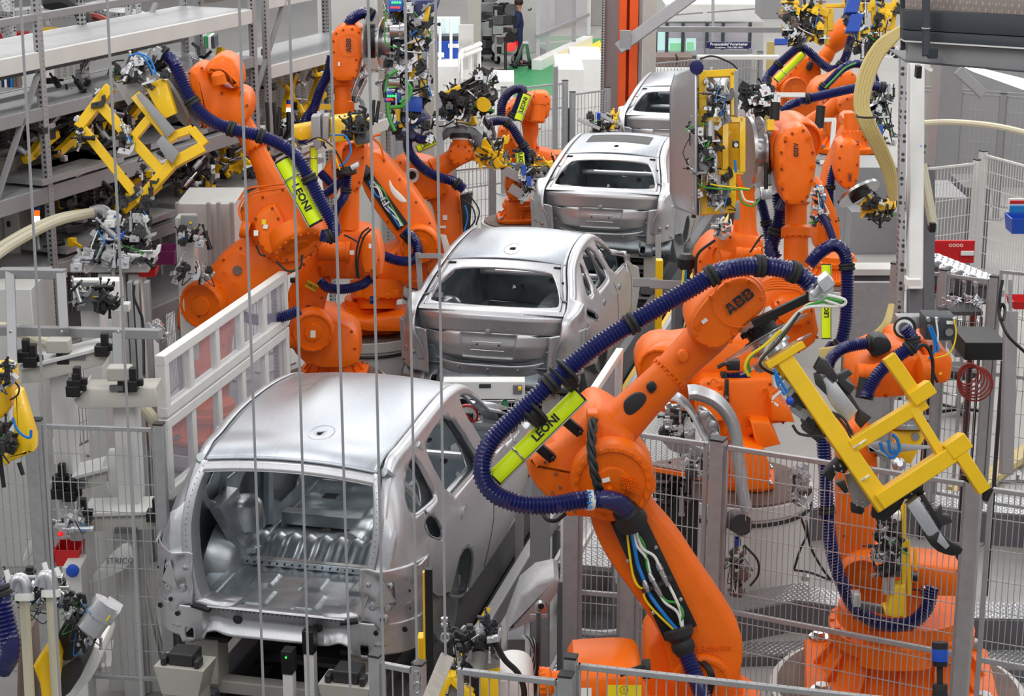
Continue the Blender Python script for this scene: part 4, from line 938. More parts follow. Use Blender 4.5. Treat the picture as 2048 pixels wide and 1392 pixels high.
ops(R2,'orange',[('s','turret',[(350,650),(358,600),(395,570),(450,600),(465,640),(455,690),(450,760),(445,840),(398,850),(394,760),(375,700)],d,.4,.04),('s','lower_arm',[(372,585),(412,551),(440,515),(480,488),(510,462),(548,470),(597,500),(610,535),(570,555),(520,580),(463,625),(430,650),(390,640)],17.45,.4,.05),('j','shoulder_disc',400,612,17.4,F_-cR*.3,50,.2,16),('b','screw',17.4,[(405,565),(447,545),(468,568),(482,512),(440,575)],.02),('c','arm_recess',[(475,541,17.46,10),(475,541,17.43,9)],'rust'),('s','elbow_housing',[(475,412),(520,387),(565,370),(600,372),(625,440),(645,468),(640,497),(610,520),(574,530),(535,525),(509,488),(486,462)],17.35,.55,.06),('j','elbow_disc',598,495,17.3,(cR*.45-cU*.75+F_*.4),56,.16,18),('s','motor_cover',[(505,432),(545,408),(560,430),(578,478),(572,505),(545,515),(520,500),(508,465)],17.2,.3,.05),('l',528,444,17.19,9,10,'labelyellow'),('l',531,453,17.19,9,9,'label',-.2),('l',512,466,17.19,9,11,'label'),('m','elbow_motor',500,462,17.3,482,458,17),('c','forearm',[(562,405,17.5,34),(545,365,17.5,28),(530,335,17.5,22),(512,298,17.5,19)]),('c','wrist_neck',[(514,302,17.5,19),(512,297,17.5,27),(508,290,17.5,27),(504,282,17.5,22),(484,245,17.5,22),(478,236,17.5,28)]),('s','wrist_housing',[(372,140),(400,128),(420,150),(448,180),(490,182),(503,212),(496,245),(470,268),(428,256),(404,262),(390,220),(378,180)],17.3,.5,.08,2),('s','wrist_cover',[(408,134),(425,116),(445,110),(466,120),(480,147),(481,178),(468,180),(452,165),(440,150),(412,152)],17.2,.45,.06,2),('c','wrist_motor',[(440,168,17.15,15),(436,150,17.12,14),(434,143,17.12,8)]),('k',17.2,[(478,400),(495,378),(530,372),(572,368)],2,'orange'),('k',17.2,[(482,440),(478,415),(500,388),(570,376)],2,'orange'),('k',17.0,[(512,490),(520,508),(532,512)],2),('k',17.0,[(552,522),(575,542),(600,535),(604,510)],2.2),('d','wrist_flange',382,190,17.4,(-cR*.85-cU*.5+F_*.2),34,.06,'black'),('d','guard_plate',368,196,17.4,(-cR*.85-cU*.45+F_*.3),66,.02,'steel'),('d','guard_plate',352,200,17.4,(-cR*.85-cU*.45+F_*.3),58,.03,'galv'),('h',17.0,[(322,104),(345,122),(360,155),(385,205),(420,240),(470,260),(530,275),(585,305),(612,345),(640,400),(668,452),(660,472),(640,470)],13,(.02,.26,.42,.5,.70,.93)),('g',565,322,632,445,17.05,30,'LEONI',1),('h',17.3,[(480,632),(520,640),(570,632),(602,618)],11)])
c=W(610,620,17.3)
G2=thing('robot_gripper','yellow square gripper frame held high by the left robot','gripper',W(352,200,17.1))
for a in((158,256,222,174,21),(162,252,282,402,18),(203,213,325,345,21),(276,406,350,322,22),(262,282,300,236,17),(272,190,348,284,22),(340,330,408,294,22),(340,274,386,258,16),(384,258,411,290,18)):
 beamx(G2,*a,d=17.0,th=1.1)
ops(G2,'yellow',[('s','bracket',[(288,172),(322,158),(332,162),(352,228),(326,240),(310,215)],16.95,.12,.02,0),('p','mounting_plate',[(272,190),(284,186),(350,262),(334,276)],16.9,.05,'greyp'),('p','gusset_plate',[(312,285),(325,270),(358,306),(345,328),(330,315)],16.9,.03,'greyp'),('p','valve_plate',[(228,165),(300,138),(330,160),(290,185),(256,212)],17.05,.06,'galv'),('p','valve_island',[(238,145),(258,125),(285,145),(265,170)],16.95,.15,'steel'),('k',16.8,[(258,112),(280,108),(298,130),(308,150)],2,'bluecable'),('k',16.8,[(275,104),(300,118),(312,148)],2,'bluecable'),('k',16.8,[(215,150),(225,125),(248,120)],1.6)])
clutter(G2,228,110,330,170,17.0,12,3,cables=4);clutter(G2,150,240,182,290,17.0,9,4,pal=['black','dark','steel'],cables=2);clutter(G2,235,250,262,300,17.0,7,6,cables=1,pal=['black','steel'])
clutter(G2,240,365,310,425,17.0,10,8,pal=['black','dark','steel','greyp'],cables=3);clutter(G2,190,180,205,205,17.0,3,9,pal=['dark','steel'],cables=0);clutter(G2,285,300,330,360,17.1,8,91,pal=['black','dark','steel'],cables=2)
R3=newrobot('orange robot with a yellow number plate on its lower arm, beside the white framed screen',668,752,.95,.5,.7,.2,'orange','white round plinth in front of the yellow-plated robot')
ops(R3,'orange',[('s','turret',[(575,640),(600,625),(660,640),(712,660),(718,700),(715,738),(620,738),(580,700)],18.6,.5,.05),('s','lower_arm',[(568,600),(605,520),(622,500),(655,505),(668,548),(650,600),(640,650),(600,660),(575,640)],18.5,.35,.04),('j','shoulder_disc',626,665,18.3,F_+cR*.15,44,.18,16),('l',626,668,18.08,10,14,'label'),('m','shoulder_motor',598,680,18.4,575,678,18),('s','elbow_housing',[(625,490),(640,470),(680,455),(750,470),(765,520),(762,560),(720,560),(650,560),(632,540)],18.4,.5,.05),('m','elbow_motor',700,505,18.2,636,500,20),('s','motor_cover',[(722,468),(750,472),(754,530),(745,548),(722,545)],18.1,.3,.03),('l',704,505,18.05,9,9),('l',740,492,18.0,5,9),('c','forearm',[(697,462,18.5,22),(697,440,18.5,21),(700,376,18.5,19),(700,372,18.5,22)]),('s','wrist_housing',[(684,292),(700,285),(730,285),(732,310),(722,372),(716,385),(686,385),(682,340)],18.4,.35,.04),('k',18.0,[(718,485),(700,475),(688,470)],2),('k',18.0,[(738,455),(722,470),(712,510),(714,555)],2),('k',18.0,[(742,458),(726,478),(716,520),(718,558)],2),('p','rubber_pad',[(580,556),(590,556),(590,566),(580,566)],18.45,.03,'black'),('c','arm_recess',[(617,615,18.49,5),(617,615,18.46,5)],'black'),('h',18.3,[(640,560),(655,575),(690,578),(722,570),(745,555)],10),('h',18.3,[(750,600),(740,600)],8),('h',18.2,[(688,345),(680,365),(655,385),(640,400),(645,430)],9,(.1,)),('h',18.1,[(695,350),(690,390),(672,420),(668,440)],9,(.3,)),('g',628,295,628,372,18.3,14,'')])
lp=label_plate(R3,W(623,572,18.44),cR-cU*.55,cU,pxr(24,18.4),pxr(14,18.4),'labelyellow','number_plate');text('03R03',W(623,572,18.42),cR-cU*.55,cU+cR*.55,pxr(9,18.4),'ink',lp,.001,.02,'plate_number')
G3=thing('weld_tool','yellow and grey tool block with black hoses in front of the tall upright robot','tool',W(690,290,18.2))
ops(G3,'yellow',[('s','tool_block',[(660,238),(708,232),(740,240),(742,285),(712,296),(706,282),(660,286)],18.2,.25,.02,0),('s','side_arm',[(582,255),(640,245),(640,275),(600,282),(582,272)],18.2,.2,.02,0),('p','grey_plate',[(622,234),(640,232),(642,296),(630,300),(622,270)],18.1,.2,'greyp'),('p','grey_plate',[(646,232),(656,232),(656,280),(646,284)],18.1,.2,'greyp'),('p','electrode_block',[(706,262),(735,256),(740,285),(712,290)],18.1,.15,'steel_dark'),('k',17.9,[(660,270),(690,272),(702,300),(690,325),(678,332)],2,'bluecable'),('k',17.9,[(610,285),(640,276),(670,300),(690,340)],2),('k',17.9,[(632,276),(660,290),(680,340)],1.6,'labelyellow'),('c','cable_head',[(690,336,18.0,22),(692,350,18.0,22),(693,352,18.0,14)],'black'),('p','hose_clamp_block',[(700,332),(716,324),(718,334),(704,342)],17.9,.08,'alu')])
clutter(G3,690,225,735,270,18.1,12,12,pal=['black','dark','black'],cables=5)
for x0,y0,x1,y1 in((744,250,748,200),(752,245,758,202),(534,205,538,275),(548,205,553,285),(560,215,556,270)):
 mb=MB();mb.cyl(W(x0,y0,18.1),W(x1,y1,18.1),.02,.016,8);mb.build('electrode','black',G3)
R4=newrobot('tall orange robot with cabled arm panel and forearm standing straight up',735,655,.95,.58,.75,.35,'orange','white round plinth left of the second car')
d4=20.8
ops(R4,'orange',[('s','base_beam',[(640,622),(672,630),(735,640),(760,634),(815,630),(812,664),(740,664),(672,654),(642,640)],20.6,.5,.03,0),('c','waist',[(754,618,20.9,38),(754,600,20.9,40),(754,596,20.9,52),(754,572,20.9,54),(754,560,20.9,54)]),('b','screw',20.45,[(718,586),(735,592),(754,594),(775,592),(792,585)],.03),('s','turret',[(700,560),(735,520),(790,500),(800,470),(830,450),(862,480),(866,520),(845,552),(800,575),(745,582)],d4,.6,.05),('s','lower_arm',[(716,352),(722,318),(738,300),(765,312),(800,350),(840,402),(868,450),(880,500),(868,530),(840,530),(810,500),(770,450),(735,400)],20.7,.4,.05),('p','cable_panel',[(724,357),(743,347),(816,448),(794,462)],20.66,.05,'black'),('k',20.6,[(738,362),(752,390),(765,400),(790,440),(800,455)],1.8,'bluecable'),('k',20.6,[(742,358),(760,380),(770,405),(792,430),(802,452)],1.6,'label'),('k',20.6,[(744,362),(766,380),(776,400),(790,425),(806,450)],1.6,'greencable'),('k',20.6,[(740,372),(756,378),(768,412),(796,440),(806,452)],1.4,'label'),('c','coupling',[(762,402,20.6,4),(772,396,20.6,4)],'steel'),('c','coupling',[(768,412,20.6,4),(780,404,20.6,4)],'steel'),('d','cable_boot',808,462,20.6,(cR*.6-cU*.6),14,.14,'rubber'),('d','cable_boot',736,350,20.6,(-cR*.6+cU*.6),13,.10,'rubber'),('j','shoulder_disc',838,492,20.6,F_,40,.15,14),('m','shoulder_motor',735,515,20.4,700,512,18),('s','elbow_housing',[(660,300),(690,285),(735,290),(765,320),(758,350),(730,372),(700,368),(664,350)],21.0,.5,.05),('s','elbow_flank',[(640,345),(668,318),(680,330),(676,400),(650,395)],21.1,.4,.03),('c','forearm',[(690,300,21.2,24),(688,250,21.2,22),(686,232,21.2,20),(685,228,21.2,22),(685,206,21.2,22),(685,203,21.2,17),(685,176,21.2,17),(685,172,21.2,22),(685,160,21.2,23)]),('s','wrist_housing',[(660,78),(668,60),(685,52),(706,50),(722,58),(733,82),(732,108),(718,125),(718,148),(708,164),(664,164),(657,138),(660,105)],20.9,.45,.05,2),('a',697,90,20.87,15,90),('l',678,128,20.88,4,8),('d','wrist_flange',728,82,21.1,cR,34,.12,'black'),('d','guard_disc',742,85,21.1,cR+F_*.25,62,.02,'disc'),('d','tool_plate',752,85,21.1,cR+F_*.2,28,.2,'steel'),('d','guard_disc',768,86,21.1,cR+F_*.25,52,.02,'steel'),('h',21.0,[(695,50),(708,35),(730,26),(750,34)],11,(.9,)),('h',21.2,[(664,112),(655,150),(640,180),(628,215),(610,245),(605,290)],10),('h',21.0,[(640,345),(655,360),(665,372)],9),('h',20.5,[(808,462),(828,478),(836,505),(820,522),(790,520),(760,508)],10),('k',20.7,[(762,268),(745,275),(760,290),(768,318)],2.5,'orange')])
G4=thing('weld_gun','crowded yellow and blue welding tool with green cables on the tall robot','tool',W(815,130,21.0))
ops(G4,'yellow',[('s','frame_upright',[(790,25),(815,22),(820,90),(838,80),(840,120),(812,140),(812,60),(792,62)],21.0,.3,.02,0),('s','frame_arm',[(820,60),(860,62),(850,72),(822,74)],20.9,.2,.02,0),('s','frame_foot',[(815,140),(850,142),(852,156),(816,158)],20.9,.2,.02,0),('s','frame_leg',[(840,160),(858,164),(850,195),(838,196)],20.9,.2,.01,0),('s','frame_horn',[(788,210),(802,212),(800,240),(808,255),(798,256),(792,235)],20.9,.1,.01,0),('p','transformer',[(776,0),(805,0),(806,22),(778,24)],20.8,.3,'blue'),('p','transformer',[(770,182),(802,186),(800,206),(768,204)],20.8,.3,'blue'),('p','transformer',[(810,192),(845,196),(843,225),(808,222)],20.8,.3,'blue'),('p','blue_arm',[(810,225),(842,215),(860,240),(838,250),(812,270)],20.9,.2,'hose'),('p','blue_block',[(818,0),(880,0),(875,18),(858,30),(820,45)],20.9,.3,'hose'),('p','yellow_plate',[(852,12),(862,14),(856,44),(846,40)],20.8,.05,'yellow'),('c','servo_motor',[(780,62,20.8,14),(800,62,20.8,14),(801,62,20.8,17),(812,62,20.8,17)],'steel'),('c','servo_motor',[(778,165,20.8,13),(800,165,20.8,13)],'steel')])
clutter(G4,768,10,870,120,20.9,34,21,cables=10,size=1.25,pal=['steel','dark','black','alu','hose','greyp']);clutter(G4,768,110,860,190,20.9,24,22,cables=8,size=1.2);clutter(G4,775,190,860,275,20.9,20,23,cables=8,size=1.1,pal=['dark','hose','steel','black'])
for k,pp in enumerate(([(795,140),(775,155),(768,185)],[(810,160),(822,180),(808,210),(780,215)],[(778,150),(768,170),(770,195)],[(812,165),(816,190),(800,205)],[(775,205),(778,235),(790,262)],[(842,120),(850,135),(830,150)])):
 mb=MB();mb.tube(spline([W(x,y,20.6)for x,y in pp],5),.02,6);mb.build('cable',['greencable','greencable','black','greencable','greencable','black'][k],G4)
for x,y,m_ in[(785+5*i,5,'ledgreen')for i in range(4)]+[(783+5*i,15,'ledred')for i in range(4)]+[(776+5*i,192,'ledgreen')for i in range(4)]+[(774+5*i,199,'ledred')for i in range(3)]:
 mb=MB();mb.sphere(W(x,y,20.76),.012,6,4);mb.build('indicator_light',m_,G4)
R5=newrobot('orange robot with an open white ring on its elbow',888,560,.95,.5,1.0,.3,'orange','white round plinth hidden behind the second car')
ops(R5,'orange',[('s','lower_arm',[(845,360),(873,345),(915,370),(925,420),(926,480),(922,520),(885,540),(872,480),(868,420),(850,395)],22.4,.4,.05),('s','turret',[(850,500),(900,480),(940,500),(945,560),(860,565)],22.6,.6,.05),('s','elbow_housing',[(775,345),(795,318),(845,320),(880,335),(900,360),(895,392),(858,402),(818,398),(786,385),(776,370)],22.2,.5,.05),('a',788,350,22.17,9,0),('d','ring_cover',824,350,22.15,F_,14,.06,'white'),('d','ring_opening',824,350,22.08,F_,8,.012,'black'),('c','forearm',[(868,340,22.3,24),(890,325,22.3,20),(915,308,22.3,20),(938,298,22.3,23),(943,296,22.3,18)]),('s','wrist_housing',[(895,300),(915,285),(935,288),(946,300),(940,322),(915,334),(898,325)],22.1,.4,.04),('c','wrist_neck',[(922,292,22.2,17),(921,282,22.2,17),(921,280,22.2,13)]),('c','flange_ring',[(921,281,22.2,17),(921,277,22.2,17)],'white'),('d','wrist_flange',921,277,22.2,cU,22,.05,'black'),('p','guard_plate',[(884,268),(893,256),(920,250),(950,256),(966,270),(962,300),(940,272),(905,270),(886,282)],22.15,.5,'steel_dark'),('h',22.0,[(868,272),(845,280),(825,270),(815,285),(822,310),(850,340),(880,355),(905,362),(930,380)],10,(.05,.3,.95)),('g',835,298,870,282,22.0,14,'LEONI',1),('p','cable_panel',[(920,390),(945,385),(940,460),(926,465)],22.3,.1,'black'),('k',22.2,[(925,400),(945,415),(950,440),(935,460)],1.6,'black'),('k',22.2,[(930,410),(935,435),(928,465)],1.8,'bluecable'),('k',22.2,[(935,385),(958,420),(952,450)],1.5,'black'),('l',890,435,22.38,9,10),('p','paper_note',[(880,468),(892,470),(906,512),(890,512)],22.35,.01,'label'),('l',886,454,22.38,12,5),('b','screw',22.2,[(876,370),(876,380),(878,392)],.02)])
sp=MB();sp.pillow(TP([(779,358),(786,375),(798,385),(812,400),(813,405),(800,404),(784,388),(778,370)],20.5,1),cFh*.02,.004);single('paper_tag',sp,'label','white paper tag stuck on the orange arm below the open ring','tag')
G5=thing('weld_gun','black and yellow welding gun pointing up right above the open ring robot','tool',W(930,230,22.4))
ops(G5,'yellow',[('s','bracket',[(905,240),(945,222),(955,250),(930,256),(908,252)],22.3,.3,.03,0),('s','side_plate',[(888,185),(920,170),(922,178),(892,194)],22.0,.1,.01,0),('p','white_plate',[(970,165),(992,178),(985,205),(965,215),(972,190)],22.1,.2,'white'),('c','round_drive',[(965,208,22.0,14),(968,210,21.8,14)],'yellow')])
for i in range(6):
 mb=MB();a=W(880+i*3,195+i*8,22.1);b=W(962+i*5,150+i*10,22.1);mb.bar(a,b,.05,.05,cFh);mb.build('gun_arm',['black','dark','black','steel_dark','black','dark'][i],G5,bevel=.005)
clutter(G5,880,175,990,245,22.1,34,31,pal=['black','dark','black','steel_dark','steel'],cables=8,size=1.2,slant=-.3);clutter(G5,950,140,990,180,22.1,10,32,pal=['black','dark','steel'],cables=2)
R6=newrobot('far orange robot with a blocky motor, right of the black and yellow welding gun',1100,345,.95,.5,.7,.3,'orange_far','white plinth of the far blocky robot')
ops(R6,'orange_far',[('s','lower_arm',[(1040,230),(1065,205),(1080,250),(1070,300),(1110,330),(1120,360),(1080,350),(1050,300)],27.5,.4,.04),('s','elbow_housing',[(1010,215),(1060,190),(1092,188),(1102,200),(1085,245),(1060,246),(1045,238),(1012,240)],27.3,.5,.04),('m','elbow_motor',1078,205,27.0,1075,245,14),('s','motor_cover',[(1062,186),(1095,186),(1103,205),(1095,242),(1068,240)],27.2,.3,.03),('s','shoulder',[(1070,300),(1105,305),(1120,330),(1110,350),(1075,340)],27.2,.4,.04),('h',27.0,[(1002,232),(1005,205),(1022,182),(1045,178),(1040,200),(1030,225),(1022,238)],9,(.95,)),('g',1036,240,1054,190,26.9,16,'LEONI',1)],'hose_far')
R7=newrobot('far orange robot leaning right with a lime guide, just left of the third car',1040,440,.95,.5,.65,.3,'orange_far','white plinth of the far leaning robot')
ops(R7,'orange_far',[('s','wrist_housing',[(993,275),(1000,255),(1015,252),(1030,275),(1042,300),(1035,305),(1012,308),(998,295)],26.0,.35,.04),('c','forearm',[(1024,290,26.1,15),(1032,320,26.1,14),(1036,345,26.1,15)]),('s','elbow_housing',[(1010,350),(1040,345),(1050,365),(1045,400),(1020,405),(1008,380)],26.0,.4,.04),('s','lower_arm',[(1015,395),(1045,395),(1050,450),(1010,452)],26.1,.4,.04),('h',25.8,[(972,252),(985,244),(1005,242),(1022,252),(1038,278),(1052,300),(1062,325)],9,(.05,.45,.8)),('g',1044,348,1040,306,25.7,16,'LEONI',-1)],'hose_far')
G7=thing('weld_gun','grey and yellow clamp cluster between the far robots and the third car','tool',W(1090,360,25.5))
clutter(G7,985,310,1120,345,25.8,20,41,pal=['black','yellow','dark','steel'],cables=5,size=1.3,slant=.3);clutter(G7,1040,330,1115,400,25.6,26,42,cables=7,size=1.3)
for a in((1005,338,1045,358),(1020,375,1045,390)):
 mb=MB();mb.bar(W(a[0],a[1],25.5),W(a[2],a[3],25.5),.12,.05,cFh);mb.build('gun_rail','profile',G7)
for x,y in((1048,340),(1058,362)):mb=MB();mb.bar(W(x,y-10,25.4),W(x,y+10,25.4),.06);mb.build('blue_sensor','blue',G7)
G7b=thing('weld_gun','yellow and black gun arm hanging below the flat steel guard plate','tool',W(970,300,23.5))
clutter(G7b,940,270,1010,330,23.5,26,43,pal=['black','yellow','dark','steel_dark'],cables=6,size=1.2,slant=.2)
for a in((940,310,985,330),(965,280,1000,335),(950,295,1005,312)):
 mb=MB();mb.bar(W(a[0],a[1],23.4),W(a[2],a[3],23.4),.09,.06,cFh);mb.build('gun_arm','yellow',G7b,bevel=.01)
R8=newrobot('orange robot in the right centre with its forearm upright, holding the steel hood',1478,962,.95,.60,.62,.1,'orange','large white round plinth under the robot in the right centre')
ops(R8,'orange',[('s','foot_block',[(1470,905),(1480,890),(1530,905),(1540,930),(1538,978),(1478,985),(1465,960)],15.6,.5,.03,0),('s','turret',[(1385,780),(1410,760),(1545,760),(1552,800),(1580,828),(1575,846),(1535,850),(1562,890),(1515,898),(1505,872),(1470,885),(1440,880),(1395,850)],15.9,.6,.025,0),('s','side_box',[(1398,786),(1448,782),(1450,845),(1402,850)],15.82,.3,.02,0),('s','side_lug',[(1540,790),(1582,822),(1590,846),(1545,842)],15.8,.3,.02,0),('s','foot_ear',[(1500,842),(1540,845),(1562,890),(1515,900)],15.75,.3,.02,0),('s','lower_arm',[(1270,740),(1282,705),(1315,685),(1360,690),(1430,670),(1500,690),(1545,720),(1545,775),(1500,790),(1440,800),(1380,830),(1330,835),(1290,800)],16.1,.5,.06),('j','shoulder_disc',1318,742,15.9,F_-cR*.5,50,.2,18),('s','elbow_housing',[(1520,600),(1550,560),(1600,545),(1628,560),(1630,620),(1642,680),(1600,712),(1545,725),(1500,700),(1510,640)],16.3,.5,.06),('s','motor_cover',[(1549,600),(1620,596),(1624,650),(1560,655)],16.1,.25,.03),('m','shoulder_motor',1420,840,15.85,1420,795,26),('l',1422,790,15.8,12,8),('l',1466,848,15.86,7,4),('b','screw',15.85,[(1495,835),(1500,860),(1450,860),(1440,775),(1395,770),(1530,780)],.025),('c','forearm',[(1592,600,16.4,27),(1592,478,16.4,24),(1592,474,16.4,24)]),('c','wrist_neck',[(1592,474,16.4,24),(1592,472,16.4,30),(1592,456,16.4,30),(1592,450,16.4,22),(1592,412,16.4,22),(1592,405,16.4,29)]),('j','wrist_gear',1604,286,16.2,F_+cR*.1,47,.5,0),('s','wrist_side',[(1540,262),(1580,258),(1582,355),(1560,360),(1540,330)],16.2,.35,.03),('s','wrist_housing',[(1556,300),(1566,275),(1583,258),(1608,252),(1622,265),(1632,300),(1634,335),(1629,368),(1618,402),(1606,412),(1570,412),(1560,385),(1555,340)],15.9,.45,.05,2),('a',1592,300,15.87,15,-90),('b','cover_screws',15.88,[(1571,276),(1618,276),(1561,330),(1627,332),(1560,365),(1627,367)],.02),('c','wrist_flange',[(1541,305,16.4,44),(1533,305,16.4,44),(1532,305,16.4,38)],'black'),('c','flange_ring',[(1532,305,16.4,38),(1526,305,16.4,38),(1525,305,16.4,28),(1508,305,16.4,28)],'steel'),('d','guard_disc',1520,305,16.4,-cR+F_*.12,72,.015,'disc'),('d','guard_disc',1500,305,16.4,-cR+F_*.12,72,.03,'steel'),('h',16.3,[(1556,420),(1566,400)],8),('h',16.6,[(1556,385),(1562,430),(1550,470),(1542,500),(1556,520)],14,(.5,)),('h',16.8,[(1520,395),(1532,440),(1540,490)],10,(.6,)),('h',15.9,[(1618,530),(1640,505),(1668,490),(1688,505),(1694,540),(1694,600),(1690,650),(1680,688),(1665,698),(1650,690)],13,(.45,.82)),('g',1652,530,1652,676,15.8,18,'LEONI',-1),('h',16.0,[(1445,756),(1465,755),(1498,752)],11,(.1,)),('k',15.7,[(1437,765),(1425,758),(1420,770)],2,'orange'),('p','hose_bracket',[(1450,760),(1458,760),(1458,810),(1449,812)],15.8,.04,'black'),('b','bolt',15.78,[(1453,794),(1453,806)],.015,'steel'),('p','black_box',[(1455,722),(1480,722),(1480,742),(1455,742)],15.9,.1,'black'),('k',15.9,[(1435,735),(1448,728),(1460,730)],4,'black')])
for i in range(5):
 mb=MB();mb.tube(spline([W(1525,565+i*4,15.9),W(1550,556+i*5,15.9),W(1590,562+i*4,15.9),W(1605,575+i*3,15.9)],5),.014,6);mb.build('cable','orange',R8)
G8=thing('robot_gripper','tall yellow gripper frame with cylinders on the right centre robot, holding the hood','gripper',W(1440,290,16.3))
for a in((1397,150,1472,146,14),(1404,143,1404,240,16),(1466,145,1468,232,14),(1402,230,1402,345,20),(1400,240,1485,240,12),(1404,340,1404,430,20),(1396,424,1472,418,14),(1464,345,1464,424,14),(1484,236,1484,345,12),(1436,345,1486,345,10),(1450,240,1450,340,12),(1540,240,1540,262,14)):
 beamx(G8,*a,d=16.15,th=1.6)
ops(G8,'yellow',[('p','back_plate',[(1420,240),(1478,245),(1480,340),(1425,335)],16.3,.05,'yellow'),('p','grey_strip',[(1468,140),(1476,142),(1476,235),(1468,232)],16.1,.1,'greyp'),('p','sensor_plate',[(1470,405),(1480,405),(1480,440),(1470,440)],16.1,.1,'greyp'),('c','air_cylinder',[(1418,243,16.0,10),(1420,280,16.0,10)],'alu'),('c','rod',[(1403,350,16.0,3),(1403,375,16.0,3)],'steel'),('c','rod',[(1414,350,16.0,3),(1414,375,16.0,3)],'steel'),('p','cylinder_block',[(1397,300),(1435,298),(1435,345),(1397,345)],16.0,.12,'alu'),('p','round_box',[(1466,284),(1478,284),(1478,296),(1466,296)],16.0,.08,'black'),('d','button',1472,290,15.99,F_,4,.01,'white'),('k',15.9,[(1400,118),(1425,112),(1460,125),(1475,138)],2),('k',15.9,[(1370,262),(1385,252),(1415,248)],1.6,'greencable'),('k',15.9,[(1420,368),(1440,372),(1480,376),(1500,378)],1.8,'labelyellow'),('k',15.9,[(1390,340),(1398,370),(1440,378),(1500,380)],1.8,'greencable'),('k',15.9,[(1478,385),(1485,405),(1505,412),(1520,398)],2,'greencable'),('k',15.9,[(1482,380),(1490,400),(1508,405)],2,'label'),('k',15.9,[(1470,320),(1472,345)],3,'bluecable'),('p','connector',[(1520,375),(1545,372),(1545,398),(1524,400)],16.0,.1,'steel'),('c','strut',[(1532,325,16.0,4),(1532,378,16.0,4)],'black')])
clutter(G8,1378,240,1440,350,16.0,22,51,cables=8,size=.9);clutter(G8,1410,155,1462,235,16.1,18,52,cables=6,size=.9);clutter(G8,1408,350,1460,420,16.1,14,53,cables=5,size=.8);clutter(G8,1385,190,1400,430,16.1,14,54,pal=['black','steel','dark'],cables=3,size=.8)
HD=thing('hood_panel','curved bare steel hood panel standing upright on the tall yellow gripper','car panel',W(1360,290,16.3))
mb=MB()
def hood(a,t):
 x=1339+52*a+10*max(0,abs(t-.5)-.38)*8*(1-a);y=131+300*t+14*(1-a)*(1 if t<.5 else-1)*0
 yy=281+(y-281)*(1-.10*(1-a));return W(x,yy,16.35-.55*a**1.5+.25*(1-a)+.5*(t-.5)**2)
sheet(mb,lambda a,t:tuple(hood(a,t)),lin(0,1,16),lin(0,1,40));mb.build('outer_skin','alu',HD,solid=.01)
mb=MB();sheet(mb,lambda a,t:tuple(hood(1,t)+cFh*(.02+.3*a)+cR*.02),lin(0,1,4),lin(0,1,30),[[(.2+.0,.1),(.8,.1),(.8,.2),(.2,.2)],[(.2,.8),(.8,.8),(.8,.9),(.2,.9)]]);mb.build('inner_frame','steel_dark',HD,solid=.01)
mb=MB();mb.lathe(W(1396,134,15.9),F_-cR*.4,[(0,.05),(.04,.06),(.05,.02)],14);mb.build('locating_cup','hose',HD)
R9=newrobot('orange robot partly hidden behind the hood-holding robot, forearm upright',1460,640,.95,.5,.7,.2,'orange','white plinth behind the right centre robot')
ops(R9,'orange',[('s','lower_arm',[(1392,560),(1392,520),(1414,488),(1450,468),(1500,480),(1520,540),(1520,620),(1400,640)],18.6,.5,.05),('s','elbow_housing',[(1434,474),(1455,468),(1525,476),(1530,500),(1525,540),(1440,545)],18.3,.5,.05),('j','elbow_disc',1434,520,18.4,-cR+F_*.3,30,.15,16),('c','forearm',[(1490,480,18.5,30),(1490,462,18.5,24),(1490,385,18.5,19),(1490,378,18.5,22)]),('s','wrist_housing',[(1478,330),(1505,328),(1512,380),(1472,382)],18.4,.3,.03),('m','elbow_motor',1520,512,18.2,1470,510,16),('k',18.0,[(1392,560),(1395,510),(1430,480)],3),('k',18.0,[(1500,505),(1520,475),(1528,470)],2)])
clutter(R9,1430,440,1462,475,18.3,6,55,cables=3)
R10=newrobot('far orange robot at the top right reaching up into a yellow tool frame',1600,262,.95,.55,1.1,.2,'orange','white plinth under the far top right robot')
ops(R10,'orange',[('s','turret',[(1560,165),(1600,150),(1640,165),(1645,250),(1560,250)],29.6,.6,.05),('s','elbow_housing',[(1547,171),(1574,146),(1590,128),(1601,112),(1623,110),(1645,137),(1640,168),(1620,188),(1574,190),(1549,181)],29.0,.6,.06),('j','elbow_disc',1592,180,28.8,F_+cU*.2,27,.2,14),('p','rubber_pad',[(1612,138),(1620,122),(1628,126),(1622,144)],28.9,.1,'black',1),('c','forearm',[(1640,130,29,22),(1648,118,29,15),(1652,112,29,16),(1660,100,29,13),(1668,88,29,20),(1680,70,29,24),(1694,48,29,20),(1698,42,29,12)]),('h',28.6,[(1549,184),(1535,181),(1532,161),(1549,137),(1584,105),(1601,94),(1620,105),(1645,129),(1669,139),(1689,120),(1701,81),(1708,54)],8.5,(.3,.45,.8)),('g',1552,160,1606,108,28.5,13,'')])
GA=thing('robot_gripper','yellow lattice tool frame at the top right edge, above the far robot','gripper',W(1740,50,28.0))
for a in((1692,0,1700,70,12),(1700,0,1735,108,9),(1735,100,1790,95,10),(1790,0,1782,100,9),(1745,0,1752,100,9),(1720,20,1790,18,9),(1726,60,1788,55,9),(1765,0,1770,95,7),(1650,12,1800,10,7),(1660,18,1660,62,12),(1625,20,1662,24,12)):
 beamx(GA,*a,d=28.0,th=1.2)
clutter(GA,1690,0,1800,110,27.9,48,61,cables=14,size=1.3,pal=['black','dark','yellow','steel']);
for x,y in((1705,10),(1708,48)):mb=MB();mb.box(W(x,y,27.7),(.18,.2,.26),(cR,cF,(cU*.95+cR*.25).normalized()));mb.build('blue_transformer','blue',GA,bevel=.01)
GB=thing('weld_gun','tangled yellow and black welding gun hanging at the top, left of the yellow lattice','tool',W(1600,40,28.0))
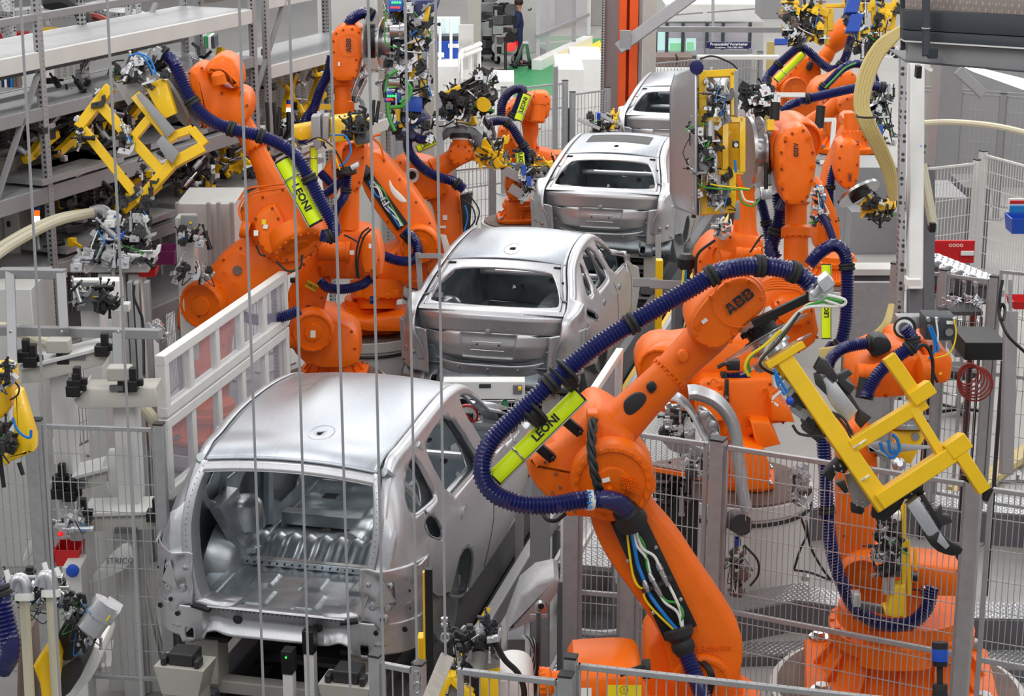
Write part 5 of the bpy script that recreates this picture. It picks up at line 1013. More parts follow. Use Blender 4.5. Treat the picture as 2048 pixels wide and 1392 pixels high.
for a in((1620,15,1655,30,14),(1600,55,1650,65,10),(1610,68,1645,88,8),(1650,35,1655,90,7)):beamx(GB,*a,d=28.0,th=1.2)
clutter(GB,1565,0,1650,85,27.9,50,62,cables=16,size=1.25,pal=['black','dark','yellow','steel','rust'])
beamx(GB,1600,20,1596,-160,10,d=28.1,m='greyp',name='hanger');clutter(GB,1580,70,1610,95,27.8,6,63,cables=1);mb=MB();mb.box(W(1562,84,27.8),(.18,.1,.08),(cR,cF,cU));mb.build('blue_lens','blue',GB)
R11=newrobot('far orange robot bending right behind the pale hose bundle, hose across its top',1690,300,.95,.5,1.0,.2,'orange','white plinth behind the pale hose bundle')
ops(R11,'orange',[('s','lower_arm',[(1640,200),(1700,175),(1715,200),(1712,290),(1660,292)],25.3,.5,.05),('s','elbow_housing',[(1618,195),(1635,164),(1667,156),(1686,144),(1712,144),(1716,171),(1690,185),(1662,192),(1640,205)],24.9,.5,.05),('c','forearm',[(1605,262,24,20),(1623,240,24,19),(1655,218,24,16),(1676,208,24,19)]),('s','wrist_housing',[(1672,208),(1690,192),(1735,182),(1740,203),(1723,229),(1708,238),(1681,236)],23.8,.4,.05,2),('d','wrist_flange',1716,222,23.9,(cR*.5-cU*.8),26,.12,'black'),('d','guard_disc',1726,228,23.9,(cR*.5-cU*.8+F_*.2),48,.03,'steel'),('d','guard_disc',1733,238,23.9,(cR*.5-cU*.8+F_*.2),42,.03,'steel_dark'),('h',23.6,[(1600,200),(1640,192),(1701,178),(1745,172),(1772,178)],9.5,(.1,.7,.95)),('h',24.2,[(1640,182),(1662,160),(1686,137),(1711,127),(1740,137),(1752,166)],8.5,(.1,)),('k',24.0,[(1650,176),(1668,158),(1690,136),(1712,126)],2,'greencable'),('g',1740,200,1738,146,24.0,20,''),('h',23.8,[(1565,225),(1580,210),(1600,203)],9)])
G11=thing('weld_gun','green and black cabled gun head at the far right end of the bent robot','tool',W(1765,240,23.8))
clutter(G11,1735,170,1792,290,23.8,40,64,cables=14,size=1.1);mb=MB();mb.box(W(1748,262,23.6),(.2,.1,.12),(cR,cF,cU));mb.build('blue_box','blue',G11)
R12=newrobot('orange robot wrist pointing down at the right, letters on its lower end',1668,560,.95,.5,.7,.2,'orange','white plinth behind the upright hose')
ops(R12,'orange',[('s','lower_arm',[(1640,372),(1648,365),(1680,440),(1682,490),(1650,520),(1632,500),(1634,440)],19.6,.45,.04),('s','elbow_housing',[(1690,232),(1724,232),(1722,260),(1688,260)],20.3,.4,.03),('c','forearm',[(1703,228,20.2,15),(1703,262,20.2,15),(1703,266,20.2,19),(1703,284,20.2,20)]),('s','shoulder_link',[(1640,380),(1700,240),(1722,240),(1722,262),(1680,300),(1668,400)],20.6,.4,.04),('s','wrist_housing',[(1680,284),(1719,281),(1722,328),(1717,368),(1698,384),(1678,370),(1671,342),(1674,310)],19.9,.4,.05),('a',1700,355,19.87,9,90),('d','wrist_flange',1712,376,20.1,(cR*.5-cU*.8),22,.12,'black'),('d','guard_disc',1716,384,20.1,(cR*.45-cU*.8+F_*.35),46,.03,'steel'),('h',20.2,[(1670,330),(1662,360),(1660,400),(1665,430),(1672,460),(1668,490)],8.5,(.3,.7)),('h',19.3,[(1640,425),(1655,450),(1666,480)],8),('k',19.4,[(1630,390),(1645,400),(1640,430),(1628,445)],3),('k',19.4,[(1632,370),(1650,392),(1636,420)],3,'bluecable'),('k',19.4,[(1628,400),(1640,410),(1650,440)],2.5,'black')])
clutter(R12,1622,370,1650,450,19.4,12,65,cables=6,size=.8,pal=['black','dark','steel'])
G12=thing('weld_gun','yellow tool bracket with green cables below the downward pointing wrist','tool',W(1750,410,20.1))
for a in((1730,395,1752,410,16),(1752,415,1788,410,16),(1722,405,1745,425,12)):beamx(G12,*a,d=20.0,th=1.2)
clutter(G12,1725,395,1790,440,20.0,22,66,cables=8,pal=['black','dark','steel','yellow'])
R13=newrobot('orange robot behind the lower right mesh fence, arm upright on a wide ribbed base',1795,1372,.55,.85,1.35,.1,'orange','wide low plinth with rusty top at the bottom right')
ops(R13,'orange',[('c','waist',[(1790,1330,13.2,75),(1790,1290,13.2,70),(1790,1285,13.2,66),(1790,1255,13.2,62)]),('s','turret',[(1688,1200),(1700,1140),(1740,1120),(1800,1130),(1862,1170),(1862,1230),(1830,1265),(1740,1268),(1700,1240)],13.0,.6,.05),('j','shoulder_disc',1725,1160,12.85,F_-cR*.2,48,.18,16),('s','lower_arm',[(1684,880),(1700,850),(1745,850),(1756,900),(1760,1000),(1752,1110),(1745,1160),(1690,1160),(1684,1080)],12.95,.35,.04),('s','motor_cover',[(1812,1128),(1925,1138),(1926,1196),(1850,1194),(1816,1168)],12.9,.35,.03,0),('s','elbow_housing',[(1712,735),(1745,705),(1790,700),(1850,712),(1862,735),(1862,790),(1770,800),(1740,798),(1705,780)],13.3,.5,.05),('m','elbow_motor',1758,750,13.1,1712,750,22),('c','end_ring',[(1838,752,13.2,38),(1842,752,13.2,42),(1858,752,13.2,42),(1862,752,13.2,34)]),('s','rear_motor',[(1859,724),(1868,700),(1887,701),(1905,715),(1907,732),(1902,767),(1870,771),(1861,755)],13.3,.4,.04),('l',1881,747,13.27,6,5,'labelyellow'),('s','top_cover',[(1780,690),(1800,672),(1855,676),(1870,700),(1850,716),(1790,712)],13.6,.4,.04),('p','grey_plate',[(1794,633),(1850,633),(1850,655),(1800,665)],13.5,.1,'galv'),('p','connector_box',[(1850,634),(1912,636),(1911,682),(1850,680)],13.3,.2,'anthracite'),('d','ring_cover',1808,656,13.3,F_+cU*.3,22,.05,'black'),('d','ring_cover',1808,656,13.25,F_+cU*.3,17,.02,'white'),('d','ring_opening',1808,656,13.22,F_+cU*.3,11,.02,'steel_dark'),('h',12.9,[(1808,655),(1822,672),(1825,690),(1805,706),(1780,725),(1755,750),(1735,785),(1732,795)],13,(.22,.35)),('d','hose_boot',1728,798,12.95,(cR*.2+cU),18,.14,'rubber'),('h',13.2,[(1740,686),(1710,690),(1680,700),(1660,722),(1656,745)],12,(.03,)),('p','hose_holder',[(1738,680),(1760,672),(1780,680),(1785,700),(1762,712),(1740,715)],13.2,.15,'black',1),('k',13.1,[(1858,655),(1868,680),(1870,700),(1858,718)],3,'bluecable'),('k',13.1,[(1862,652),(1874,685),(1876,705)],2.5,'bluecable'),('k',13.1,[(1908,638),(1912,670),(1900,705),(1865,718)],1.6,'labelyellow'),('k',13.1,[(1872,638),(1876,670),(1874,690)],2,'label'),('k',13.0,[(1830,700),(1850,690),(1865,720),(1864,780)],4),('k',13.0,[(1862,690),(1866,740),(1875,765)],3),('d','connector',1855,637,13.28,F_,4,.04,'steel'),('d','connector',1872,637,13.28,F_,4,.04,'steel'),('d','connector',1858,652,13.28,F_,4,.04,'rust'),('d','connector',1908,638,13.28,F_,4,.04,'steel'),('d','connector_opening',1898,664,13.28,F_,8,.01,'steel'),('l',1900,645,13.28,14,7),('h',12.7,[(1645,855),(1648,900),(1652,960),(1655,1030),(1664,1100),(1684,1165),(1715,1220),(1765,1248),(1820,1246),(1852,1218),(1866,1172)],14,(.3,)),('d','hose_end',1848,1180,12.8,F_,10,.05,'steel'),('p','small_connector',[(1824,1150),(1838,1152),(1838,1164),(1824,1162)],12.8,.08,'black'),('k',12.8,[(1805,1152),(1815,1175),(1840,1180)],2)])
G13=thing('tool_stand','yellow bracket tool with round steel plates below the hollow wrist robot','tool',W(1815,880,13.2))
ops(G13,'yellow',[('c','steel_plate',[(1812,858,13.2,46),(1812,850,13.2,46),(1812,848,13.2,36),(1812,838,13.2,36),(1812,836,13.2,45),(1812,830,13.2,45)],'steel'),('p','bracket',[(1784,862),(1858,862),(1822,928),(1800,925),(1792,900)],13.1,.12,'yellow'),('d','bracket_hole',1831,873,13.09,F_,8,.01,'greyp'),('d','bracket_hole',1828,893,13.09,F_,5,.01,'greyp'),('k',12.9,[(1760,885),(1770,908),(1785,915),(1798,900),(1795,880),(1785,868)],3.5,'bluecable'),('k',12.9,[(1776,880),(1782,905),(1790,900)],3,'bluecable'),('p','grey_arm',[(1732,890),(1752,885),(1876,915-20),(1800,905),(1770,925)],12.9,.03,'greyp'),('p','grey_arm',[(1738,905),(1760,905),(1775,915),(1735,890)],12.8,.03,'greyp'),('c','sensor_ring',[(1797,930,12.7,13),(1799,928,12.66,13),(1800,927,12.64,6)],'steel')])
G13b=thing('gripper','grey pneumatic gripper on a yellow upright bar in front of the ribbed base robot','gripper',W(1790,1120,12.6))
for a in((1807,1000,1807,1235,9),(1816,1080,1818,1190,8),(1830,1095,1832,1140,5)):beamx(G13b,*a,d=12.5,th=1.3,name='upright')
ops(G13b,'yellow',[('p','foot_plate',[(1780,1175),(1812,1172),(1812,1232),(1790,1236),(1770,1230),(1768,1218),(1777,1215)],12.45,.1,'yellow'),('p','gripper_body',[(1772,1040),(1802,1040),(1802,1155),(1772,1155)],12.5,.12,'steel_dark'),('p','gripper_block',[(1748,1108),(1800,1105),(1800,1130),(1748,1125)],12.4,.12,'alu'),('c','rod',[(1770,1155,12.45,5),(1770,1188,12.45,5)],'alu'),('c','rod',[(1783,1155,12.45,5),(1783,1188,12.45,5)],'alu'),('p','cross_arm',[(1720,1205),(1770,1215),(1768,1230),(1720,1218)],12.5,.05,'steel_dark'),('p','sensor_box',[(1704,1188),(1722,1188),(1722,1215),(1706,1215)],12.4,.08,'alu'),('p','white_box',[(1775,1028),(1802,1026),(1802,1042),(1775,1044)],12.45,.1,'white')])
clutter(G13b,1745,1045,1800,1150,12.45,20,71,cables=6,size=.8)
R14=thing('industrial_robot','top of an orange robot cut off by the bottom edge, warning signs on its housing','robot',WZ(1215,1700,.6))
foot(R14,WZ(1215,1700,.6),.1,1.0)
ops(R14,'orange',[('s','housing',[(1140,1352),(1180,1348),(1250,1345),(1285,1352),(1292,1400),(1290,1600),(1140,1600),(1138,1420)],10.6,.5,.04),('s','turret',[(1150,1560),(1280,1560),(1285,1700),(1145,1700)],10.65,.5,.04),('c','motor',[(1078,1365,10.6,24),(1084,1365,10.6,30),(1100,1365,10.6,30),(1104,1362,10.6,22),(1140,1362,10.6,22)]),('l',1248,1392,10.55,70,44,'labelyellow'),('l',1164,1394,10.55,38,36),('k',10.5,[(1240,1350),(1265,1340),(1290,1332)],5),('c','cable_reel',[(1285,1338,10.7,20),(1300,1338,10.7,20)],'rubber')])
text('1',W(1248,1380,10.52),cR,cU,.03,'ink',R14,.001,.01,'marking');mb=MB();P=circ(W(1248,1380,10.52),F_,.022,20);mb.tube(P+[P[0]],.0015,4,caps=False);mb.build('marking_ring','ink',R14)
def fence_run(label,A,B,z1,panels=2,z0=.12,sx=.05,sz=.2,post=.06,m='galv',wire='profile',mid=None,wr=.0022,skip_posts=(),name='mesh_fence',frame=.03,gap=0.0,posttop=.03):
 A,B=V(A[0],A[1],0),V(B[0],B[1],0);L=(B-A).length;u=(B-A)/L;nv=V(-u.y,u.x,0)
 t=thing(name,label,'fence',A)
 for i in range(panels+1):
  if i in skip_posts:continue
  p=A+u*(L*i/panels);mb=MB();mb.box(p+Z_*(z1+posttop)/2,(post,post,z1+posttop),(u,nv,Z_));mb.box(p+Z_*.01,(post*2.4,post*2.4,.02),(u,nv,Z_));q=mb.build('post',m,t,bevel=.004)
  mb=MB();mb.box(p+Z_*(z1+posttop+.005),(post*1.05,post*1.05,.012),(u,nv,Z_));mb.build('post_cap','dark',q)
 for i in range(panels):
  a=A+u*(L*i/panels+post*.6+gap);b=A+u*(L*(i+1)/panels-post*.6-gap);w_=(b-a).length;mb=MB()
  for z in(z0,z1-frame/2):mb.box((a+b)/2+Z_*z,(w_,frame,frame),(u,nv,Z_))
  for p in(a,b):mb.box(p+Z_*(z0+z1)/2,(frame,frame,z1-z0),(u,nv,Z_))
  if mid:mb.box((a+b)/2+Z_*mid,(w_,frame*.8,frame*1.1),(u,nv,Z_))
  mb.build('panel_frame',m,t,bevel=.003,seg=1)
  mb=MB();n=max(2,int(w_/sx));k=max(2,int((z1-z0)/sz))
  for j in range(1,n):p=a+u*(w_*j/n);mb.box(p+Z_*(z0+z1)/2,(wr*2,wr*2,z1-z0),(u,nv,Z_))
  for j in range(1,k):mb.box((a+b)/2+Z_*(z0+(z1-z0)*j/k)+nv*wr*2,(w_,wr*2,wr*2),(u,nv,Z_))
  mb.build('wire_mesh',wire,t,smooth=False)
 return t
def XY(px,py,d):p=W(px,py,d);return(p.x,p.y),p.z
def fpx(label,p0,p1,**k):
 a,za=XY(*p0);b,zb=XY(*p1);return fence_run(label,a,b,(za+zb)/2,**k)
fpx('grey mesh fence panel in front of the robot with the ribbed base',(1437,886,12.55),(1950,968,11.85),panels=1,z0=.3,sx=.036,sz=.19,post=.09,mid=1.38,wr=.0024)
fpx('grey mesh fence panel at the right edge, next to the post with the catch',(1965,970,11.82),(2300,1020,11.45),panels=1,z0=.3,sx=.036,sz=.19,post=.09,mid=1.38,wr=.0024,skip_posts=(0,))
fpx('low mesh fence panel behind the foreground robot, under the curved car panel',(1268,866,12.8),(1425,884,12.58),panels=1,z0=.3,sx=.036,sz=.19,post=.07,mid=1.3,wr=.0024,skip_posts=(1,))
fpx('mesh fence panel seen between the foreground robot and the tread plate walkway',(1145,862,12.9),(1262,868,12.82),panels=1,z0=.25,sx=.036,sz=.19,post=.10,mid=1.35,wr=.0024)
fpx('mesh fence along the bottom edge, right part under the foreground robot',(1142,1345,9.9),(2300,1432,9.2),panels=1,z0=.3,sx=.05,sz=.2,post=.06,wr=.003)
fpx('mesh fence along the bottom edge, in front of the wooden beam and black clamps',(905,1338,9.95),(1132,1358,9.8),panels=1,z0=.3,sx=.05,sz=.2,post=.07,wr=.003,skip_posts=(0,))
fpx('short mesh fence panel at the bottom edge, left of the wooden beam',(752,1326,10.1),(838,1333,10.0),panels=1,z0=.3,sx=.05,sz=.2,post=.06,wr=.003)
fpx('mesh fence at the lower left in front of the grey fixture arms',(75,851,13.85),(318,853,13.75),panels=1,z0=.3,sx=.055,sz=.2,post=.07,wr=.0028)
fpx('mesh fence at the left edge in front of the red bin',(-180,851,14.1),(66,851,13.86),panels=1,z0=.3,sx=.055,sz=.2,post=.09,wr=.0028)
fpx('tall mesh fence behind the hollow wrist robot, right side',(1790,548,17.5),(1990,545,17.0),panels=2,z0=.4,sx=.05,sz=.2,post=.07,mid=1.6,wr=.003)
fpx('tall mesh fence at the right edge, behind the grey cabinet post',(1990,545,17.0),(2150,548,16.7),panels=1,z0=.4,sx=.05,sz=.2,post=.09,mid=1.6,wr=.003,skip_posts=(0,))
fpx('light mesh fence gate around the shiny parts, right background',(1850,331,24.0),(1955,330,24.4),panels=1,z0=.3,sx=.05,sz=.2,post=.08,wr=.004,m='pwhite',wire='pwhite')
fpx('light mesh fence turning toward the right edge, behind the blue bin',(1965,331,24.4),(2100,318,23.2),panels=1,z0=.3,sx=.05,sz=.2,post=.08,wr=.004,m='pwhite',wire='pwhite')
fpx('far mesh fence between the white post and the right edge',(1830,190,31),(2100,186,30),panels=3,z0=.2,sx=.07,sz=.25,post=.09,wr=.004,m='greyp',mid=2.0)
fpx('mesh fence behind the small far robots in the centre',(880,178,31.5),(1130,178,33.0),panels=2,z0=.2,sx=.07,sz=.25,post=.08,mid=1.35,wr=.004)
fpx('mesh fence between the far robots and the farthest car',(1145,183,33),(1215,183,33.5),panels=1,z0=.2,sx=.07,sz=.25,post=.08,wr=.004)
fpx('mesh fence in front of the glazed office, above the farthest car',(1290,118,37),(1520,116,38.5),panels=2,z0=.2,sx=.08,sz=.25,post=.09,mid=2.4,wr=.005)
fpx('mesh fence left of the third car, behind the yellow guns',(905,335,27.5),(985,336,27.8),panels=1,z0=.2,sx=.06,sz=.2,post=.08,wr=.0035)
rows=[((-60,490,18.2),(92,448,18.8)),((92,448,18.8),(165,420,19.3)),((165,420,19.3),(232,400,20.0)),((310,378,20.6),(345,364,21.2)),((345,364,21.2),(415,338,22.4)),((415,338,22.4),(470,312,23.5))]
for i,(a,b)in enumerate(rows):
 fpx(['grey mesh fence panel at the left edge, in front of the beige locker','grey mesh fence panel behind the cream hose, by the signal light','grey mesh fence panel under the metal hose bend','narrow mesh fence panel left of the white cabinet','mesh fence panel with a yellow tool behind it, above the white cabinet','mesh fence panel behind the white cabinet, beside the leaning robot'][i],a,b,panels=1,z0=.2,sx=.05,sz=.2,post=.07,wr=.003)
fpx('grey mesh fence between the white cabinet and the leaning robot',(420,360,21.5),(560,340,22.5),panels=3,z0=.2,sx=.06,sz=.2,post=.07,wr=.003)
def screen(label,X,ya,yb,zs,n,m='white',th=.08,lean=0,name='framed_screen'):
 t=thing(name,label,'screen',(X,ya,0))
 for k in range(len(zs)-1):
  z0,z1=zs[k],zs[k+1]-.02;mb=MB()
  mb.bb(X-th/2,X+th/2,ya,yb,z0,z0+th);mb.bb(X-th/2,X+th/2,ya,yb,z1-th,z1)
  mb.bb(X-th*.49,X+th*.49,ya+.002,ya+th,z0+.003,z1-.003);mb.bb(X-th*.49,X+th*.49,yb-th,yb-.002,z0+.003,z1-.003)
  for i in range(1,n):y=ya+(yb-ya)*i/n;mb.bb(X-th*.35,X+th*.35,y-th/2,y+th/2,z0+.003,z1-.003)
  f=mb.build('frame',m,t,bevel=.006)
  mb=MB();mb.bb(X-.006,X+.006,ya+th,yb-th,z0+th,z1-th);mb.build('clear_pane','glassy',t,smooth=False)
 for y in(ya+.05,yb-.05):mb=MB();mb.bb(X-.05,X+.05,y-.05,y+.05,0,zs[0]);mb.build('post','grey_dark'if y<(ya+yb)/2 else m,t,bevel=.006)
 return t
sA=WX(318,690,-5.86);sB=WX(567,552,-5.86);sC=WX(330,832,-5.86);sD=WX(345,990,-5.86)
screen('white framed clear screen left of the open hatchback',-5.86,sA.y,sB.y,(max(.9,sD.z),sC.z,(sA.z+sB.z)/2),5)
_a=WX(1130,858,-2.72);_b=WX(1240,690,-2.72)
screen('grey framed clear screen between the line and the foreground robot',-2.72,_a.y,_b.y,(.9,(_a.z+_b.z)/2),2,'white',.06)
t=thing('profile_barrier','open grey profile frame standing at the left edge above the fixture arms','frame',XY(20,660,14.6)[0]+(0,))
def prof(par,a,b,w_=.07,m='greyp',name='profile'):
 mb=MB();mb.bar(a,b,w_,w_);return mb.build(name,m,par,bevel=.006)
prof(t,W(-80,658,14.8),W(322,668,14.2));prof(t,W(-80,545,14.9),W(130,548,14.6));prof(t,W(20,548,14.75),W(30,900,13.6));prof(t,W(122,550,14.6),W(128,662,14.35));prof(t,W(235,668,14.3),W(236,742,14.2))
for x in(20,122,235):
 mb=MB();p=W(x+1,664,14.2);mb.lathe(p,-cFh,[(0,.012),(.01,.01)],8);mb.build('screw','steel',t)
def pbox(par,name,m,x0,y0,x1,y1,d,th,bevel=.006,zmin=None):
 a,b=W(x0,y0,d),W(x1,y1,d);cx=(a+b)/2;mb=MB()
 z1,z0=W((x0+x1)/2,y0,d).z,W((x0+x1)/2,y1,d).z if zmin is None else zmin
 c=W((x0+x1)/2,(y0+y1)/2,d);w_=pxr(abs(x1-x0),d)
 mb.box(V(c.x,c.y,(z0+z1)/2)+cFh*th/2,(w_,th,z1-z0),(cR,cFh,Z_));return mb.build(name,m,par,bevel=bevel)
def lone(name,m,label,cat,x0,y0,x1,y1,d,th,zmin=None,group=None,bevel=.006):
 a=W((x0+x1)/2,(y0+y1)/2,d);z1=W((x0+x1)/2,y0,d).z;z0=W((x0+x1)/2,y1,d).z if zmin is None else zmin
 mb=MB();mb.box(V(a.x,a.y,(z0+z1)/2)+cFh*th/2,(pxr(abs(x1-x0),d),th,z1-z0),(cR,cFh,Z_));return single(name,mb,m,label,cat,group,bevel=bevel)
r0,r1=W(88,250,17.6),W(508,140,20.9);ru=V(r1.x-r0.x,r1.y-r0.y,0);RL=ru.length;ru.normalize();rn=V(-ru.y,ru.x,0)*(1 if V(-ru.y,ru.x,0).dot(cFh)>0 else-1)
R0=V(r0.x,r0.y,0)
def at(s,n,z):return R0+ru*s+rn*n+Z_*z
rk=thing('storage_rack','long grey storage rack with perforated uprights along the left wall','rack',R0)
zs_=[1.55,2.32,3.05,3.78,4.28]
for s in(-3.2,0,RL*.5,RL,RL+.28,RL+3.2):
 for n in((0,.85)if s not in(RL*.5,)else(.85,)):
  mb=MB();mb.box(at(s,n,2.45),(.07,.06,4.9),(ru,rn,Z_));mb.build('upright','perf',rk)
def beamr(s0,s1,n,z,h=.12,w_=.05,m='greyp',name='shelf_beam'):
 mb=MB();mb.box((at(s0,n,z)+at(s1,n,z))/2,(abs(s1-s0),w_,h),(ru,rn,Z_));mb.build(name,m,rk,bevel=.006)
for z,h in((3.02,.15),(3.76,.12),(4.24,.15)):
 for n in(0,.85):beamr(-3.2,RL,n,z,h,m='pwhite'if z>4 else 'greyp')
beamr(-3.2,RL,.0,4.62,.07);beamr(-3.2,RL,.85,4.75,.07);beamr(-3.2,RL,.85,3.98,.08)
for z in(2.3,1.5):beamr(-3.2,RL+.2,0,z,.12);beamr(-3.2,RL,.85,z,.12)
for z in(3.08,3.80,4.30,2.36,1.56):
 mb=MB();mb.box((at(-3.2,.43,z)+at(RL,.43,z))/2,(RL+3.2,.83,.03),(ru,rn,Z_));mb.build('shelf_deck','galv',rk)
for z0,z1 in((3.12,3.70),(2.4,2.98),(1.6,2.25)):
 mb=MB();mb.box((at(-3.2,.92,(z0+z1)/2)+at(RL,.92,(z0+z1)/2))/2,(RL+3.2,.02,z1-z0+.1),(ru,rn,Z_));mb.build('mesh_back','perfdark',rk,smooth=False)
mb=MB();mb.bar(at(-.9,0,2.9),at(-.05,0,4.1),.05,.03);mb.build('brace','greyp',rk)
for z in(3.60,4.35,2.6):beamr(RL+.28,RL+3.4,0,z,.14,m='pwhite');beamr(RL+.28,RL+3.4,.85,z,.12,m='pwhite')
for z in(3.66,4.4,2.66):
 mb=MB();mb.box((at(RL+.3,.43,z)+at(RL+3.4,.43,z))/2,(3.1,.83,.03),(ru,rn,Z_));mb.build('shelf_deck','galv',rk)
mb=MB();mb.box((at(RL+.3,.95,3.2)+at(RL+3.4,.95,3.2))/2,(3.2,.03,.9),(ru,rn,Z_));mb.build('mesh_back','perfpanel',rk,smooth=False)
for a,b in(((RL,0,3.4),(RL+.9,0,4.6)),((RL-1.4,.8,3.6),(RL-.6,.8,4.4))):mb=MB();mb.bar(at(*a),at(*b),.05,.03);mb.build('brace','greyp',rk)
def jig(label,s,n,z,w_,seed,scale=1.0,pal=None,col='yellow'):
 """stored gripper jig: bent yellow beams on a plate with clamps and cylinders"""
 r=random.Random(seed);c=at(s,n,z);t=thing('stored_jig',label,'jig',c)
 mb=MB();mb.box(c+Z_*.03,(w_,.5,.05),(ru,rn,Z_));mb.build('tray','galv',t)
 for k in range(4):
  a=c+ru*r.uniform(-.45,.2)*w_+Z_*r.uniform(.08,.2)*scale;b=a+ru*r.uniform(.2,.5)*w_+Z_*r.uniform(-.05,.28)*scale;mb=MB();mb.bar(a,b,.07,.07);mb.build('jig_beam',col,t,bevel=.006)
 for k in range(int(26*w_)):
  p=c+ru*r.uniform(-.5,.5)*w_+rn*r.uniform(-.3,.2)+Z_*r.uniform(.08,.42)*scale;a=Vector((r.uniform(-1,1),r.uniform(-1,1),r.uniform(-.3,1))).normalized();mb=MB()
  if r.random()<.5:mb.lathe(p,a,[(0,.03),(.12,.03),(.12,.012),(.2,.012)],8)
  else:mb.box(p,(r.uniform(.05,.12),r.uniform(.04,.1),r.uniform(.04,.1)),(ru,rn,Z_));mb.bar(p,p+a*.14,.02,.03)
  mb.build(r.choice(['clamp','air_cylinder']),r.choice(pal or['steel','dark','black','alu','black','greyp']),t,bevel=.003,seg=1)
jig('yellow jig with black clamps on the third shelf, behind the square gripper',1.7,.3,3.12,1.6,101,1.7);jig('low yellow jig on the shelf left of the square gripper, near the perforated post',.5,.2,3.12,1.3,102,1.4)
jig('black and silver jig on the shelf above the low yellow jig',.9,.5,3.12,1.2,103,2.0,['black','steel','dark'],'steel_dark');jig('grey jig on the third shelf, right of the square gripper',3.4,.3,3.12,1.5,104,1.7,None,'greyp')
for k,s in enumerate((.6,1.6,2.7,3.7,4.7)):jig('dark clamp jig on the lowest visible shelf, number %s from the left'%['one','two','three','four','five'][k],s,.2,2.42,.9,110+k,1.3,['black','dark','steel','yellow'],'yellow'if k%2 else 'dark')
jig('big yellow jig standing on the top of the second rack bay',RL+1.2,.5,4.42,1.1,120,2.3,['yellow','steel','yellow','greyp']);jig('yellow jig behind the black upright electrodes on the middle shelf of the second bay',RL+1.6,.3,2.68,1.2,121,2.2,['yellow','steel','dark']);jig('silver jig on the middle shelf at the far end of the second bay',RL+2.7,.3,2.68,.9,122,1.5,['steel','alu','dark'],'steel')
jig('yellow jig on the top shelf at the far end of the second bay',RL+2.7,.3,4.42,.9,123,1.5,['yellow','steel','pwhite']);jig('tilted yellow jig hanging at the end of the first bay',RL-.5,.3,3.12,.8,124,1.9)
mb=MB();mb.bar(at(.4,0,3.12),at(1.6,.25,3.12),.05,.04);single('profile_bar',mb,'alu','bare aluminium profile lying on the shelf left of the square gripper','profile')
tr=thing('cable_tray','perforated steel cable trays with thick black cables behind the rack, top left','cable tray',W(150,60,27))
for a in((0,28,95,18,12),(0,48,220,5,14),(85,30,260,22,10),(200,22,290,28,8),(0,8,22,8,5),(0,52,22,52,5)):mb=MB();mb.bar(W(a[0],a[1],26),W(a[2],a[3],26.5),pxr(a[4],26),.35,cFh);mb.build('tray','perf',tr)
for a in((97,0,97,52,9),(24,0,30,80,7),(258,0,255,60,12),(275,0,280,45,10)):beamx(tr,*a,d=25.8,m='perf',th=1.2,name='hanger')
for k in range(6):mb=MB();mb.tube(spline([W(90+k*5,8+k,25.6),W(130+k*4,4+k*2,25.5),W(158+k*3,25+k*2,25.4),W(172+k*2,75,25.4),W(176+k,120,25.4)],6),.07,7);mb.build('cable','black',tr)
for k in range(3):mb=MB();mb.tube(spline([W(170,32+k*3,25.6),W(200,36+k*3,25.5),W(225,55+k*3,25.4),W(235,90,25.4)],6),.05,6);mb.build('cable',['cablered','black','cablered'][k],tr)
for(x0,y0,x1,y1,m_,nm,lb)in((0,66,50,80,'red','parts_box','red box seen far behind the rack at the left edge'),(70,58,110,84,'yellow','yellow_case','yellow panel far behind the rack, under the thick cables'),(176,35,212,52,'red','parts_box','red box far behind the rack, right of the thick cables'),(180,52,210,70,'yellow','yellow_case','yellow panel far behind the rack, right of the thick cables')):
 lone(nm,m_,lb,nm.split('_')[1],x0,y0,x1,y1,(CAMZ)/(math.sin(PITCH)+math.cos(PITCH)*(y1-696)/FPX),.5,zmin=0)
for k,(x,m_)in enumerate(((4,'signblue'),(10,'label'),(16,'signblue'),(22,'bluecable'),(28,'rust'),(34,'rust'))):
 lone('folder',m_,['dark blue folder at the left end of the row behind the rack','white folder second in the row behind the rack','dark blue folder third in the row behind the rack','light blue folder in the row behind the rack','brown folder right of the light blue one','last brown folder of the row behind the rack'][k],'folder',x-2.6,132,x+2.6,176,25,.2)
lone('wall_panel','perfpanel','pale perforated panel behind the upper rack shelf','panel',108,120,165,160,44,.1,zmin=0);lone('switch_cabinet','pwhite','white switch cabinet with a red button behind the rack','cabinet',42,128,96,172,44,.6,zmin=0)
for k in range(6):lone('storage_box',['greyp','anthracite','greyp','green','pwhite','anthracite'][k],'tall narrow box number %s of the row right of the blue hose end'%['one','two','three','four','five','six'][k],'box',388+k*7,72,394+k*7,98,29,.4)
lk=thing('locker','beige metal locker with a black lock at the left edge','locker',WZ(10,700,0));pbox(lk,'body','cream',-60,310,36,500,18.2,.5,zmin=0)
pbox(lk,'door','cream',4,316,35,500,18.18,.02,zmin=.1);pbox(lk,'lock','black',13,443,20,455,18.12,.03)
bc=thing('signal_light','stacked signal light with blue, orange and lit white segments at the left fence','signal light',W(73,455,17.9))
for y0,y1,m_ in((408,421,'blue'),(421,433,'lamporange'),(433,445,'lampwhite'),(445,458,'hose')):mb=MB();mb.cyl(W(73,y1,17.9),W(73,y0,17.9),.03,None,16);mb.build('segment',m_,bc)
mb=MB();mb.cyl(W(73,458,17.9),W(78,500,17.8),.015);mb.build('stem','greyp',bc)
bc=thing('signal_light','small signal light with blue and lit white segments behind the electrodes','signal light',W(578,240,22))
